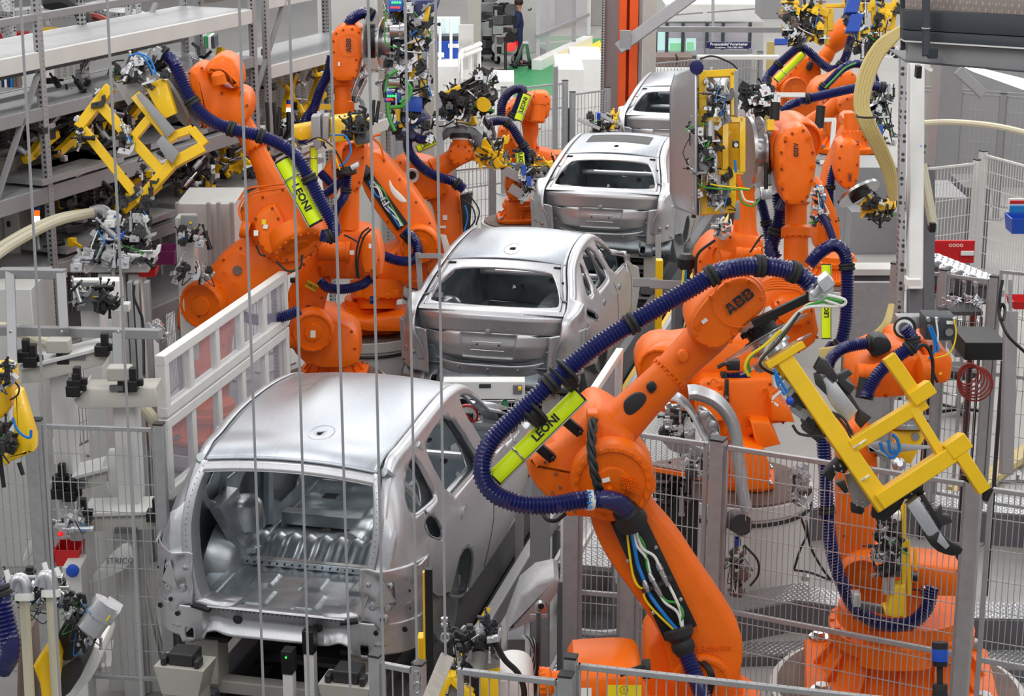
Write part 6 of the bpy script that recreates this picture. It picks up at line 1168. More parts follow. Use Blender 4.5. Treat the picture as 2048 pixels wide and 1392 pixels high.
for y0,y1,m_ in((200,209,'blue'),(209,216,'lamporange'),(216,224,'lampwhite'),(224,262,'black')):mb=MB();mb.cyl(W(577,y1,22),W(577,y0,22),.025,None,12);mb.build('segment',m_,bc)
def hose_thing(label,pts,r,m='hosewhite',n=10):mb=MB();mb.tube(spline(pts,8),r,n);return single('hose',mb,m,label,'hose')
hose_thing('thick cream hose rising from the left edge to the metal elbow',[W(-60,560,16.5),W(0,505,16.7),W(60,468,16.9),(W(120,440,17.1)),W(185,425,17.3)],.045)
hose_thing('second cream hose just under the thick one at the left edge',[W(-60,530,16.6),W(0,492,16.8),W(60,458,17.0),W(120,434,17.2),W(185,423,17.35)],.035)
hose_thing('cream hose sagging behind the grey profile frame',[W(-60,650,15.8),W(30,660,15.8),W(80,680,15.8),W(140,705,15.9),W(200,740,16.0),W(230,762,16.0),W(300,830,16.0),W(322,880,16.1)],.05)
mb=MB();mb.tube(spline([W(183,424,17.35),W(205,420,17.35),W(218,435,17.35),W(220,465,17.35)],6),.05,12);mb.lathe(W(180,425,17.35),cR,[(0,.055),(.05,.055)],12);single('pipe_elbow',mb,'galv','metal pipe elbow at the end of the cream hoses','pipe')
fx=thing('weld_fixture','silver fixture full of cylinders and cables on a white table, left of the purple crate','fixture',W(240,560,16.8))
pbox(fx,'table_top','pwhite',140,528,296,546,16.8,.5);pbox(fx,'table_column','pwhite',198,546,245,640,16.85,.3,zmin=.0);pbox(fx,'back_column','pwhite',258,546,286,640,17.0,.2,zmin=0)
clutter(fx,190,440,300,530,16.8,60,131,cables=14,pal=['steel','alu','galv','pwhite','black','dark'],size=1.1);clutter(fx,150,505,260,532,16.7,16,132,cables=3,pal=['steel','alu','galv'],size=1.1)
clutter(fx,205,440,240,490,16.7,10,133,cables=2,pal=['galv','pwhite','blue'],size=1.2)
def tray(label,m,x0,y0,x1,y1,d,th,nm='parts_bin'):
 c=W((x0+x1)/2,y1,d);w_=pxr(x1-x0,d);h=pxr(y1-y0,d)*.9;t=thing(nm,label,'bin',c);a=[(-w_/2,-th/2),(w_/2,-th/2),(w_/2,th/2),(-w_/2,th/2)]
 mb=MB();q=[c+cR*x*.88+cFh*y*.88 for x,y in a];p=[c+cR*x+cFh*y+Z_*h for x,y in a];r_=[c+cR*x*.9+cFh*y*.9+Z_*h for x,y in a];s=[c+cR*x*.8+cFh*y*.8+Z_*h*.12 for x,y in a]
 mb.add(q+p+r_+s,[(3,2,1,0)]+[(i,(i+1)%4,4+(i+1)%4,4+i)for i in range(4)]+[(4+i,4+(i+1)%4,8+(i+1)%4,8+i)for i in range(4)]+[(8+i,8+(i+1)%4,12+(i+1)%4,12+i)for i in range(4)]+[(12,13,14,15)])
 mb.build('shell',m,t,smooth=False);mb=MB();mb.tube([p[0],p[1],p[2],p[3],p[0]],w_*.02,5,caps=False);mb.build('rim',m,t);return t
tray('purple plastic crate by the fence left of the white cabinet','purple',318,492,356,522,18.3,.35,'crate');tray('red open bin on a post below the purple crate','red',280,535,315,549,17.0,.2)
tray('red open bin fixed behind the mesh fence, lower left','red',116,1084,166,1122,14.2,.22)
cb=thing('control_cabinet','white control cabinet with open frame, left of the leaning robot','cabinet',WZ(415,760,0));pbox(cb,'body','pwhite',354,405,470,500,18.8,.8,zmin=2.0);
for x in(358,420,440,466):pbox(cb,'leg','profile',x-4,400,x+4,600,18.75,.06,zmin=0)
cp=thing('camera_post','white post with grey plate and small black cameras in front of the white cabinet','post',WZ(378,900,0));pbox(cp,'column','pwhite',356,428,392,700,17.4,.2,zmin=0);pbox(cp,'plate','greyp',362,430,396,470,17.2,.04)
clutter(cp,362,462,415,485,17.1,9,141,cables=2,pal=['black','black','steel']);clutter(cp,350,530,420,560,17.1,10,142,cables=3,pal=['steel','black','alu']);pbox(cp,'label_dot','labelyellow',378,444,383,449,17.17,.02);pbox(cp,'label_dot','labelyellow',388,456,393,461,17.17,.02)
lone('switch_box','pwhite','white box at the left edge behind the grey profile frame','box',-40,574,66,700,16.5,.8,zmin=0)
f1=thing('fixture_plate','grey plate with yellow labels and black clamps on a white column, left','fixture',WZ(185,900,0));pbox(f1,'column','pwhite',162,600,200,690,15.2,.25,zmin=0);pbox(f1,'back_plate','white',145,558,200,608,15.15,.08);pbox(f1,'plate','greyp',152,562,196,624,15.1,.05)
for x,y in((168,577),(189,596)):pbox(f1,'label_dot','labelyellow',x-3,y-3,x+3,y+3,15.08,.02);pbox(f1,'label_frame','label',x+3,y-3,x+11,y+3,15.08,.02)
clutter(f1,192,572,222,586,15.0,5,151,cables=0,pal=['black']);clutter(f1,192,590,228,620,15.0,10,152,cables=1,pal=['black','black','dark']);clutter(f1,150,566,166,612,15.0,6,153,cables=0,pal=['steel','black'])
f2=thing('sensor_box','white junction panel hanging between two grey posts, left of the red bin','box',W(230,620,15.6));pbox(f2,'panel','white',198,560,240,626,15.6,.15);pbox(f2,'junction','pwhite',244,608,258,625,15.3,.1);pbox(f2,'foot','pwhite',222,560,240,700,15.9,.15,zmin=0)
for x,m_ in((262,'greyp'),(275,'profile'),(295,'greyp')):lone('profile_post',m_,'grey upright profile %s the hanging black cable, left background'%{262:'left of',275:'behind',295:'right of'}[x],'post',x-5,560,x+5,700,16.6,.1,zmin=0)
mb=MB();mb.tube(spline([W(268,570,15.4),W(268,595,15.4),W(278,620,15.4),W(286,650,15.4),W(288,750,15.3)],6),.012,6);single('cable',mb,'black','black cable hanging down beside the white junction panel','cable')
t=thing('slanted_tool','silver slanted tool between the red bin and the white framed screen','tool',W(310,660,15.8));beamx(t,292,648,322,682,14,d=15.8,m='galv',name='body');clutter(t,292,645,325,680,15.7,6,155,cables=1,pal=['steel','galv'],slant=.8,size=.7)
def arm(label,poly,d,th,col,posts=(),seed=1,top=()):
 t=thing('fixture_stand',label,'fixture',WZ(col[0],1300,0));mb=MB();mb.pillow(TP(poly,d,0),cFh*th,.015);mb.build('beam','cream',t)
 mb=MB();mb.box((W(poly[0][0],poly[0][1],d)+W(poly[1][0],poly[1][1],d))/2+cFh*th/2+Z_*.01,((W(poly[1][0],poly[1][1],d)-W(poly[0][0],poly[0][1],d)).length,th*1.3,.03),((W(poly[1][0],poly[1][1],d)-W(poly[0][0],poly[0][1],d)).normalized(),cFh,Z_));mb.build('top_flange','pwhite',t,bevel=.005)
 c0,c1,y=col;a=W((c0+c1)/2,y,d+.1);w_=pxr(c1-c0,d);mb=MB();mb.box(V(a.x,a.y,a.z/2)+cFh*.12,(w_,.24,a.z),(cR,cFh,Z_));mb.build('column','pwhite',t,bevel=.01)
 mb=MB();b=V(a.x,a.y,0)+cFh*.1;mb.prism([b-cR*w_*.5+Z_*.9,b-cR*w_*1.4,b-cR*w_*.5],cFh*.05);mb.prism([b+cR*w_*.5+Z_*.9,b+cR*w_*1.4,b+cR*w_*.5],cFh*.05);mb.build('gusset','pwhite',t)
 r=random.Random(seed)
 for i,(x,y)in enumerate(posts):
  mb=MB();p=W(x,y,d-.02);mb.box(p,(.10,.10,.08),(cR,cFh,Z_));mb.box(p+Z_*.07+cR*.02,(.05,.06,.12),(cR,cFh,Z_));mb.box(p+Z_*.02+cR*.06,(.06,.04,.05),(cR,cFh,Z_));mb.build('clamp','black',t,bevel=.006)
 for x,y in top:mb=MB();p=W(x,y,d);mb.box(p,(.17,.12,.10),(cR,cFh,Z_));mb.build('stop_block','cream',t,bevel=.01);mb=MB();mb.box(p-Z_*.11+cR*.03,(.09,.08,.12),(cR,cFh,Z_));mb.build('stop_foot','black',t)
 mb=MB();p=W(poly[2][0]-70,poly[2][1]+1,d-.01);mb.box(p,(.16,.03,.04),(cR,cFh,Z_));mb.build('slot_plate','grey_dark',t)
 return t
arm('long grey fixture arm at the upper left, clamps on both ends',[(40,738),(195,700),(218,712),(205,730),(125,752),(70,766),(42,768)],14.3,.25,(98,135,750),[(48,712),(62,722),(205,700)],1,[(118,690)])
arm('long grey fixture arm left of the white framed screen, green sensor on its left end',[(146,800),(168,778),(312,775),(318,815),(190,818),(158,818)],14.0,.25,(225,268,810),[(148,780),(150,768),(262,770)],2,[(240,745)])
arm('lower grey fixture arm behind the mesh fence, above the red bin',[(100,968),(218,938),(222,965),(125,990),(102,992)],14.6,.25,(110,150,975),[(118,985),(120,960),(140,990)],3,[])
arm('lowest grey fixture arm behind the mesh fence, right of the red bin',[(165,1030),(320,1025),(322,1060),(168,1065)],14.2,.25,(228,272,1050),[(162,1030),(308,1030)],4,[])
for k,(poly,d,lb)in enumerate((([(45,1110),(90,1020),(100,1050),(80,1090),(46,1130)],14.4,'pale curved bracket plate behind the fence, left of the red bin'),([(240,1090),(262,1085),(268,1130),(190,1170),(170,1165)],14.2,'wide pale foot plate behind the fence, right of the red bin'),([(100,870),(130,870),(150,920),(170,940),(110,945)],14.8,'pale gusset plate of the upper fixture arm behind the fence'),([(200,900),(270,900),(275,1000),(220,1010)],14.6,'pale upright plate behind the fence, beside the white framed screen'))):
 mb=MB();mb.pillow(TP(poly,d,1),cFh*.06,.01);single('bracket_plate',mb,'pwhite',lb,'plate')
_o=COL.objects.get('bracket_plate.001');text('STRICO',W(240,1122,14.18),cR,cU,.06,'grey_dark',_o,.001,.01,'cast_lettering')
t=thing('control_box','light grey box with a blue rotary switch below the lower left red bin','box',W(155,1300,14.0));pbox(t,'body','pwhite',130,1125,166,1300,14.0,.25,zmin=0);mb=MB();mb.lathe(W(146,1140,13.9),F_,[(0,.045),(.03,.045),(.04,.03)],16);mb.build('rotary_switch','blue',t)
t=thing('clamp_unit','silver clamp unit with a red indicator above the lower left red bin','clamp',W(145,1060,14.0));clutter(t,118,1035,172,1060,14.0,10,161,cables=2,pal=['steel','alu','dark']);mb=MB();mb.sphere(W(121,1068,13.9),.02,8,6);mb.build('indicator_light','glowred',t);pbox(t,'plate','galv',140,1058,165,1084,14.0,.04)
mb=MB();P=[WZ(x,y,.05)for x,y in((203,1282),(248,1278),(240,1330),(203,1334))];mb.prism([V(p.x,p.y,0)for p in P],Z_*.05);single('base_plate',mb,'pwhite','white square foot plate on the floor behind the mesh, lower left','plate')
t=thing('weld_gun','yellow tool with a blue hose cut off by the left edge','tool',W(30,850,11.0))
ops(t,'yellow',[('s','frame_arm',[(28,785),(38,790),(66,880),(66,905),(30,905),(24,830)],11.0,.15,.02,0),('s','frame_foot',[(0,915),(20,900),(64,900),(60,908),(20,925),(8,935)],11.0,.15,.02,0),('k',10.9,[(26,835),(32,855),(45,870),(60,875),(62,860)],3,'bluecable'),('s','cover_plate',[(-30,740),(18,735),(24,770),(20,830),(-30,850)],11.1,.2,.02,1),('k',10.9,[(20,800),(35,790),(38,775),(28,762)],2)])
t.children[-2];clutter(t,-10,730,25,780,11.0,8,171,cables=2,pal=['steel','galv','black'],size=.8);clutter(t,-10,850,24,900,10.95,10,172,cables=2,pal=['black','dark'],size=.8)
for x0,y0,x1,y1 in((0,920,8,975),(38,925,46,950)):mb=MB();mb.cyl(W(x0,y0,11),W(x1,y1,11),.014,.012,8);mb.build('pin','black',t)
t=thing('weld_robot_head','tool head with two pale pipes, silver cylinder and yellow bracket at the bottom left','tool',W(90,1500,9.8))
ops(t,'yellow',[('s','yellow_bracket',[(65,1335),(88,1300),(110,1296),(118,1320),(108,1392),(100,1430),(85,1420),(78,1370)],9.7,.15,.02,0),('p','body_casting',[(120,1330),(180,1290),(205,1300),(190,1350),(150,1392),(100,1500),(80,1500)],10.2,.4,'pwhite',1),('p','lower_housing',[(110,1340),(160,1310),(170,1340),(130,1400),(100,1400)],9.9,.3,'dark',1),('p','dark_head',[(108,1300),(116,1262),(150,1230),(178,1260),(165,1295),(135,1330)],9.8,.2,'black',1)])
for k,(x,y)in enumerate(((44,1172),(97,1165))):
 mb=MB();mb.tube(spline([W(x-14,y+8,9.6),W(x-10,y-8,9.6),W(x-2,y-12,9.6),W(x+4,y+2,9.6),W(x+5,y+22,9.6)],5),.038,14);mb.build('pipe_bend','alu',t);mb=MB();mb.cyl(W(x+5,y+14,9.6),W(x+5,y+28,9.6),.048,None,16);mb.build('pipe_collar','label',t)
 mb=MB();mb.tube([W(x+5,y+28,9.6),W(x+10,y+120,9.65),W(x+16,y+230,9.7)],.026,10);mb.build('pipe','hosewhite',t)
clutter(t,0,1150,130,1210,9.8,40,181,cables=9,pal=['steel','alu','black','dark','galv'],size=.62);clutter(t,120,1190,170,1290,9.7,22,182,cables=5,pal=['black','dark','steel'],size=.55,slant=.4);mb=MB();mb.lathe(W(172,1268,9.6),W(212,1212,9.6)-W(172,1268,9.6),[(0,.03),(.02,.065),(.10,.065),(.105,.075),(.19,.075)],20);mb.build('silver_cylinder','alu',t)
for x0,y0,x1,y1 in((12,1140,20,1170),(88,1125,95,1150),(112,1135,118,1152)):mb=MB();mb.bar(W(x0,y0,9.6),W(x1,y1,9.6),.025,.01);mb.build('white_tab','label',t)
mb=MB();mb.pillow(TP([(200,1222),(210,1210),(238,1228),(222,1250)],9.55,0),cFh*.12,.008);mb.build('end_block','galv',t);mb=MB();mb.pillow(TP([(203,1232),(214,1225),(222,1232),(212,1246)],9.54,1),cFh*.01,.003);mb.build('yellow_sticker','labelyellow',t)
hose(t,[W(-40,1150,9.4),W(-5,1180,9.4),W(8,1230,9.4),W(20,1300,9.4),W(0,1340,9.45)],.05,clamps=(.3,))
mb=MB();mb.pillow(TP([(35,1275),(60,1262),(70,1392),(60,1500),(30,1500)],10.1,0),cFh*.2,.02);mb.build('rusty_casting','rust',t)
def zD(y,z=0):return(CAMZ-z)/(math.sin(PITCH)+math.cos(PITCH)*(y-696)/FPX)
def column(name,m,label,x0,x1,ybot,th,ytop=-60,cat='column',dy=0,bevel=.01,d=None,struct_=False):
 d=d or zD(ybot);return lone(name,m,label,cat,x0,ytop,x1,ybot,d,th,zmin=0,bevel=bevel)
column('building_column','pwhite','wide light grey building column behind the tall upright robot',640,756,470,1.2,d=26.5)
column('building_column','cream','darker right face of the wide column, behind the crowded blue and yellow welding tool',756,868,470,.8,d=26.9)  # same column's right face as its own box, its shade put into the colour
t=thing('downpipe','grey vertical pipes on the column below the welding tool','pipe',WZ(795,560,0))
for x in(788,797):mb=MB();mb.cyl(V(W(x,440,26.4).x,W(x,440,26.4).y,0),W(x,225,26.4),.05,None,12);mb.build('pipe','greyp',t)
column('building_column','cream','grey steel column in the top centre, left of the dark parts racks',934,962,135,.5)
column('building_column','pwhite','grey column with the number 3 beside the person in blue',1044,1072,108,.6)
text('3',W(1060,15,zD(108)-.02),cR,cU,.25,'black',COL.objects.get('building_column.003'),.01,.01,'column_number')
column('concrete_column','concrete','concrete column behind the glazed partition, left one',1112,1150,73,1.0,d=55);column('concrete_column','concrete','concrete column right of the glazed partition',1180,1208,72,1.0,d=55.5)
column('steel_column','greyp','grey steel column with perforated edge, right of the concrete columns',1208,1240,280,.5,d=34)
mb=MB();a=W(1206,60,33.8);mb.box(V(a.x,a.y,4),(.06,.1,8),(cR,cFh,Z_));single('cable_rail',mb,'perf','perforated vertical rail on the left edge of the grey steel column','rail')
t=thing('orange_column','tall orange steel column pair behind the farthest car','column',WZ(1256,300,0))
for x0,x1 in((1238,1252),(1258,1275)):pbox(t,'post','orangepost',x0,-60,x1,300,33.5,.3,zmin=0)
pbox(t,'web','orangepost',1252,-60,1258,300,33.7,.05,zmin=0)
column('steel_column','greyp','slim grey column right of the orange one',1276,1284,300,.3,d=33.6);column('steel_column','cream','wide grey column behind the diagonal brace, right of the orange column',1286,1312,300,.4,d=36)
t=thing('diagonal_brace','wide grey diagonal steel brace crossing the top beside the orange column','brace',W(1240,100,33));beamx(t,1236,98,1400,-20,24,d=33,m='greyp',th=.6,name='brace');pbox(t,'node_plate','greyp',1240,60,1262,100,32.9,.05)
t=thing('glazed_partition','white framed glazed partition with a bright foot rail above the yellow lane','partition',W(1075,130,47))
for x,y in((1076,134),(1096,122),(1148,105),(1178,72)):pbox(t,'post','pwhite'if x<1100 or x>1170 else 'greyp',x-4,-60,x+4,y,zD(y),.15,zmin=0)
mb=MB();a,b=WZ(1073,140,0),WZ(1176,90,0);mb.bar(a+Z_*.12,b+Z_*.12,.25,.24);mb.build('bright_foot_rail','white',t);mb=MB();mb.bar(a+Z_*.8,b+Z_*.8,.08,.08);mb.build('rail','greyp',t)
mb=MB();mb.prism([a+Z_*.3,b+Z_*.3,b+Z_*4,a+Z_*4],(0,.02,0));mb.build('glass_pane','glassy',t,smooth=False)
def machine(label,m,x0,y0,x1,y1,d,th,cat='cabinet',name='machine_cabinet'):return lone(name,m,label,cat,x0,y0,x1,y1,d,th,zmin=0)
machine('white cabinet top right of the green floor, nearest of the two','white',1112,138,1168,178,36.5,2.2);machine('white cabinet behind the nearer one beside the grey steel column','white',1142,118,1206,150,40,2.0)
machine('white low machine cover above the fence in the centre','white',985,162,1028,182,37,1.5,'cover','machine_cover');machine('long white cabinet below the blue container','white',852,132,932,178,38,1.2)
t=thing('blue_container','blue container panel with white pipes, behind the white railing','container',WZ(905,175,0));pbox(t,'panel','blue',866,82,916,128,39,.4);pbox(t,'top_board','anthracite',866,72,916,83,39,.4);pbox(t,'white_strip','label',896,88,918,96,38.9,.05)
pbox(t,'base','white',860,128,920,178,39,.4,zmin=0)
for x in(880,902):mb=MB();mb.cyl(W(x,128,38.8),W(x,38,38.8),.03,None,8);mb.build('pipe','white',t)
mb=MB();mb.cyl(W(862,110,38.8),W(888,110,38.8),.05,None,8);mb.build('pipe','white',t)
t=thing('display_stand','lit white and green information screen above the blue container','screen',WZ(880,175,0));pbox(t,'cabinet','white',862,36,920,72,40,.3,zmin=0);pbox(t,'screen','screen',866,40,878,68,39.9,.03);pbox(t,'screen','screen',892,42,915,66,39.9,.03);pbox(t,'screen','lampwhite',852,90,866,97,37,.1)
t=thing('sign_board','white board with faded letters in front of the white railing','board',WZ(935,175,0));pbox(t,'board','pwhite',918,48,947,148,37.5,.06,zmin=W(930,148,37.5).z-.9);text('AVIS',W(932,85,37.4),cR,cU,.14,'cream',t,.002,.02,'faded_letters')
t=thing('railing','white tube railing beside the white board','railing',WZ(940,175,0))
for y in(108,98):mb=MB();mb.tube([W(921,170,37),W(921,y+10,37),W(926,y+4,37),W(960,y-10,38)],.05,8);mb.build('rail','white',t)
for x in(921,940,958):mb=MB();p=W(x,110-(x-921)*.35,37+(x-921)/38);mb.cyl(p,V(p.x,p.y,0),.04,None,8);mb.build('post','white',t)
pbox(t,'lower_panel','white',922,140,960,160,37.6,.05)
def trolley(label,x0,x1,ytop,ybot,d,seed,m='steel_dark'):
 t=thing('parts_trolley',label,'trolley',WZ((x0+x1)/2,ybot,0));r=random.Random(seed)
 for x in(x0,x1):
  for q in(0,.8):a=W(x,ytop,d)+cFh*q;mb=MB();mb.bar(a,V(a.x,a.y,.1),.06,.06);mb.build('upright','galv',t)
 n=5
 for i in range(n):
  y=ytop+(ybot-ytop)*(i+.7)/(n+.6);mb=MB();a,b=W(x0,y,d),W(x1,y,d);mb.box((a+b)/2+cFh*.4,((b-a).length,.8,.05),(cR,cFh,Z_));mb.build('shelf','galv',t)
  for k in range(4):
   p=a.lerp(b,(k+.5)/4)+Z_*.15+cFh*r.uniform(0,.3);mb=MB();mb.lathe(p,cFh,[(0,.16),(.05,.17),(.06,.1),(.3,.1)],12)if r.random()<.6 else mb.box(p,(.25,.3,.2),(cR,cFh,Z_));mb.build('stored_part',r.choice(['dark','steel_dark','steel','black']),t)
 for x in(x0,x1):mb=MB();p=WZ((x),ybot,0);mb.cyl(V(p.x,p.y,.1),V(p.x+.05,p.y+.05,.1),.1,None,12);mb.build('caster','black',t)
trolley('dark parts rack left of the person, upper one',962,988,-30,90,zD(95),201);trolley('dark parts rack behind the red barrier tape',992,1026,20,128,zD(134),202);trolley('flat black trolley on casters, left of the barrier posts',958,985,55,122,zD(124),203)
t=thing('ladder','leaning step ladder beside the column with the number 3','ladder',WZ(1055,130,0))
for x0,x1 in((1048,1030),(1052,1060),(1054,1062)):mb=MB();mb.bar(W(x0,85,46),WZ(x1,133,0),.06,.06);mb.build('leg','galv',t)
for x in(1030,1062):mb=MB();p=WZ(x,130,.08);mb.sphere(p,.09,8,6);mb.build('caster','dark',t)
t=thing('barrier_posts','two black barrier posts with a red tape between them','barrier',WZ(1025,140,0))
for x,yt,yb in((1011,83,143),(1037,76,131)):p=WZ(x,yb,0);mb=MB();mb.cyl(p,W(x,yt,zD(yb)),.035,None,10);mb.cyl(p,p+Z_*.03,.22,None,16);mb.build('post','black',t)
mb=MB();a,b=W(1012,86,zD(143)),W(1037,78,zD(131));mb.prism([a,a.lerp(b,.5)-Z_*.06,b,b-Z_*.18,a.lerp(b,.5)-Z_*.26,a-Z_*.18],(.01,.01,0));mb.build('tape','glowred',t)  # the tape is no lamp; its red is made to glow
P0=WZ(1036,128,0);pe=thing('person','person in dark blue work clothes standing beside the numbered column, seen from the side','person',P0)
def skin_body(name,m,joints,edges,radii,par,sub=2,root=0):
 me=bpy.data.meshes.new(name);o_=ORG[par.name];me.from_pydata([tuple(Vector(j)-o_)for j in joints],edges,[]);me.materials.append(MATS[m]);o=bpy.data.objects.new(name,me);COL.objects.link(o);o.parent=par;ORG[o.name]=o_
 s=o.modifiers.new('skin','SKIN');s.use_smooth_shade=True
 for i,r_ in enumerate(radii):me.skin_vertices[0].data[i].radius=(r_ if isinstance(r_,tuple)else(r_,r_));
 me.skin_vertices[0].data[root].use_root=True
 u=o.modifiers.new('sub','SUBSURF');u.levels=sub;u.render_levels=sub;return o
def J(r,f,z):return P0+(cR*r+cFh*f+Z_*z)*.9
jb=[J(0,0,.95),J(0,0,1.15),J(.01,0,1.38),J(.01,0,1.47),J(.01,0,1.60),J(.01,0,1.74),J(-.02,.12,.92),J(-.03,.12,.5),J(-.06,.12,.08),J(.05,.13,.03),J(.02,-.12,.92),J(.05,-.12,.5),J(.06,-.12,.08),J(.17,-.12,.03),J(.01,.18,1.40),J(-.02,.24,1.15),J(-.15,.2,1.02),J(-.22,.18,1.02),J(.01,-.18,1.40),J(0,-.25,1.13),J(-.14,-.22,1.0),J(-.22,-.2,1.0)]
je=[(0,1),(1,2),(2,3),(3,4),(4,5),(0,6),(6,7),(7,8),(8,9),(0,10),(10,11),(11,12),(12,13),(2,14),(14,15),(15,16),(16,17),(2,18),(18,19),(19,20),(20,21)]
jr=[(.14,.15),(.13,.14),(.15,.16),.06,.10,.08,.095,.07,.05,.045,.095,.07,.05,.045,.07,.05,.04,.035,.07,.05,.04,.035]
skin_body('body','skin',jb,je,jr,pe)
k_=[0,1,2,6,7,8,10,11,12,14,15,16,18,19,20];mp={v:i for i,v in enumerate(k_)}
skin_body('work_clothes','navy',[jb[v]for v in k_],[(mp[a],mp[b])for a,b in je if a in mp and b in mp],[tuple(x*1.14 for x in(jr[v]if isinstance(jr[v],tuple)else(jr[v],)*2))for v in k_],pe)
mb=MB();mb.sphere(J(.02,0,1.68),.115,12,8,(1,1,.9));mb.build('hair','hair',pe);mb=MB();mb.lathe(J(-.075,0,1.62),-cR,[(0,.02),(.03,.008)],8);mb.build('nose','skin',pe)
for s_ in(-.04,.04):mb=MB();mb.sphere(J(-.085,s_,1.645),.012,6,4);mb.build('eye','black',pe)
for(r_,f_)in((-.22,.18),(-.22,-.2)):
 for q in range(5):mb=MB();a=J(r_-.01,f_-.03+q*.015,1.0);mb.tube([a,a-cR*(.05+.01*(q%3)),a-cR*(.08+.01*(q%3))-Z_*.02],[.010,.009,.007],6);mb.build('finger','skin',pe)
for q in((.10,.13),(.20,-.12)):mb=MB();mb.sphere(J(q[0],q[1],.05),.09,10,6,(1.3,.8,.55));mb.build('shoe','black',pe)
of=thing('office_cabin','glazed white office cabin with green monitors inside, top right of centre','office',WZ(1430,250,0));dO=44
pbox(of,'fascia','pwhite',1330,8,1525,44,dO,3.0);pbox(of,'back_wall','pwhite',1300,40,1525,240,dO+3,.1,zmin=0);pbox(of,'floor_slab','greyp',1300,108,1525,112,dO,3)
for x in(1312,1334,1366,1414,1446,1500):pbox(of,'window_post','anthracite',x-3,44,x+3,110,dO-.05,.1)
for x0,x1 in((1315,1331),(1337,1363),(1369,1411),(1417,1443),(1449,1497)):f_=pbox(of,'window_pane','glassy',x0,46,x1,108,dO,.03,bevel=0)
for x0,y0,x1,y1,m_ in((1336,76,1364,110,'screen'),(1340,86,1362,106,'screengreen'),(1372,76,1392,110,'screen'),(1374,84,1388,106,'screengreen'),(1310,60,1330,108,'screen')):pbox(of,'monitor',m_,x0,y0,x1,y1,dO+.6-(.1 if m_=='screengreen'else 0),.04)
pbox(of,'cabinet','greyp',1392,100,1410,112,dO+.5,.4);pbox(of,'desk','greyp',1420,74,1445,110,dO+.5,.5)
sg=thing('hanging_sign','dark blue sign with white lettering hanging on a rod in front of the office','sign',W(1458,92,40));sb=pbox(sg,'board','signblue',1413,84,1502,98,40,.08)
text('Prozesstafel Vorarbeiter',W(1458,88.5,39.94),cR,cU,pxr(7.6,40),'label',sb,.002,.012,'sign_text');text('- Produktion - TKB / SRB / MKF -',W(1458,95,39.94),cR,cU,pxr(4.4,40),'label',sb,.002,.008,'sign_text')
mb=MB();mb.cyl(W(1426,84,40),W(1426,-80,40),.03,None,8);mb.build('rod','greyp',sg);
for x in(1416,1500):mb=MB();p=W(x,96,40.05);mb.cyl(p,V(p.x,p.y,0),.05,None,8);mb.build('post','greyp',sg)
pbox(sg,'grey_board','greyp',1416,99,1500,160,40.1,.05)
mb=MB();mb.bar(W(1312,58,38),W(1600,60,38),.10,.10);single('pipe_rail',mb,'greyp','long grey horizontal pipe crossing in front of the office','pipe')
for k,(x0,x1)in enumerate(((1308,1352),(1356,1385))):lone('pallet_cage','rust',['dark red pallet cage below the office, left one','dark red pallet cage below the office, right one'][k],'cage',x0,114,x1,134,42,.8);
lone('white_wall_panel','white','white panel with a black and yellow stripe below the office','panel',1300,134,1385,240,41.5,.1,zmin=0)
_o=COL.objects.get('white_wall_panel')
for k in range(7):mb=MB();mb.prism(TP([(1306+k*4,175),(1309+k*4,175),(1311.5+k*4,169),(1308.5+k*4,169)],41.4,0),cFh*.02);mb.build('warning_stripe','black'if k%2 else 'yellow',_o)
lone('beam','pwhite','white horizontal beam behind the yellow gripper frame','beam',1395,112,1560,120,36,.2)
lone('cable_rack_panel','greyp','grey panel at the top behind the tangled welding gun','panel',1524,-60,1570,40,36,1.0);lone('info_board','hosecream','beige note board right of the hanging sign','board',1534,83,1550,105,38,.05,zmin=0)
t=thing('white_frame','white frame standing behind the right centre robot, beside the downward wrist','frame',W(1660,340,22.5))
for a in((1530,190,1610,190,9),(1556,190,1556,250,9),(1635,240,1672,240,8),(1668,240,1662,325,9),(1640,325,1668,325,8)):beamx(t,*a,d=22.8,m='white',th=1.0,name='profile')
for k,(x0,x1,y0,y1)in enumerate(((1665,1705,10,60),(1780,1800,10,40))):mb=MB();a=W(x0,y0,66);b=W(x1,y1,66);mb.box((a+b)/2,(pxr(x1-x0,66),.05,abs(a.z-b.z)),(cR,cFh,Z_));o=mb.build('window_%d'%(k+1),'lampwhite',None);o['kind']='structure'
pf=thing('overhead_platform','dark edged overhead platform with a lit tube lamp under it, top right corner','platform',W(1930,60,10.5));dp=10.4
def quadp(par,name,m,pts,d0,d1,th):mb=MB();P=[W(x,y,d0+(d1-d0)*(x-1806)/242)for x,y in pts];mb.pillow(P,cFh*th,.004);return mb.build(name,m,par)
quadp(pf,'mesh_guard','dimple',[(1812,-60),(2300,-60),(2300,52),(2048,32),(1812,20)],10.5,10.1,.03);quadp(pf,'dark_fascia','anthracite',[(1808,20),(2048,32),(2300,52),(2300,100),(2048,73),(1808,59)],10.45,10.05,.1);quadp(pf,'dark_fascia','anthracite',[(1808,60.5),(2048,74.5),(2300,102),(2300,125),(2048,97),(1808,82)],10.45,10.05,.12)
quadp(pf,'light_beam','greyp',[(1818,83),(2048,98),(2300,120),(2300,168),(2048,142),(1818,122)],10.5,10.1,.10);quadp(pf,'beam_flange','pwhite',[(1808,82),(2048,96.5),(2300,118),(2300,121),(2048,99),(1808,84)],10.42,10.02,.12);quadp(pf,'underside','grey_dark',[(1812,122),(2048,142),(2300,166),(2300,170),(2048,145),(1812,125)],10.5,10.1,.5)
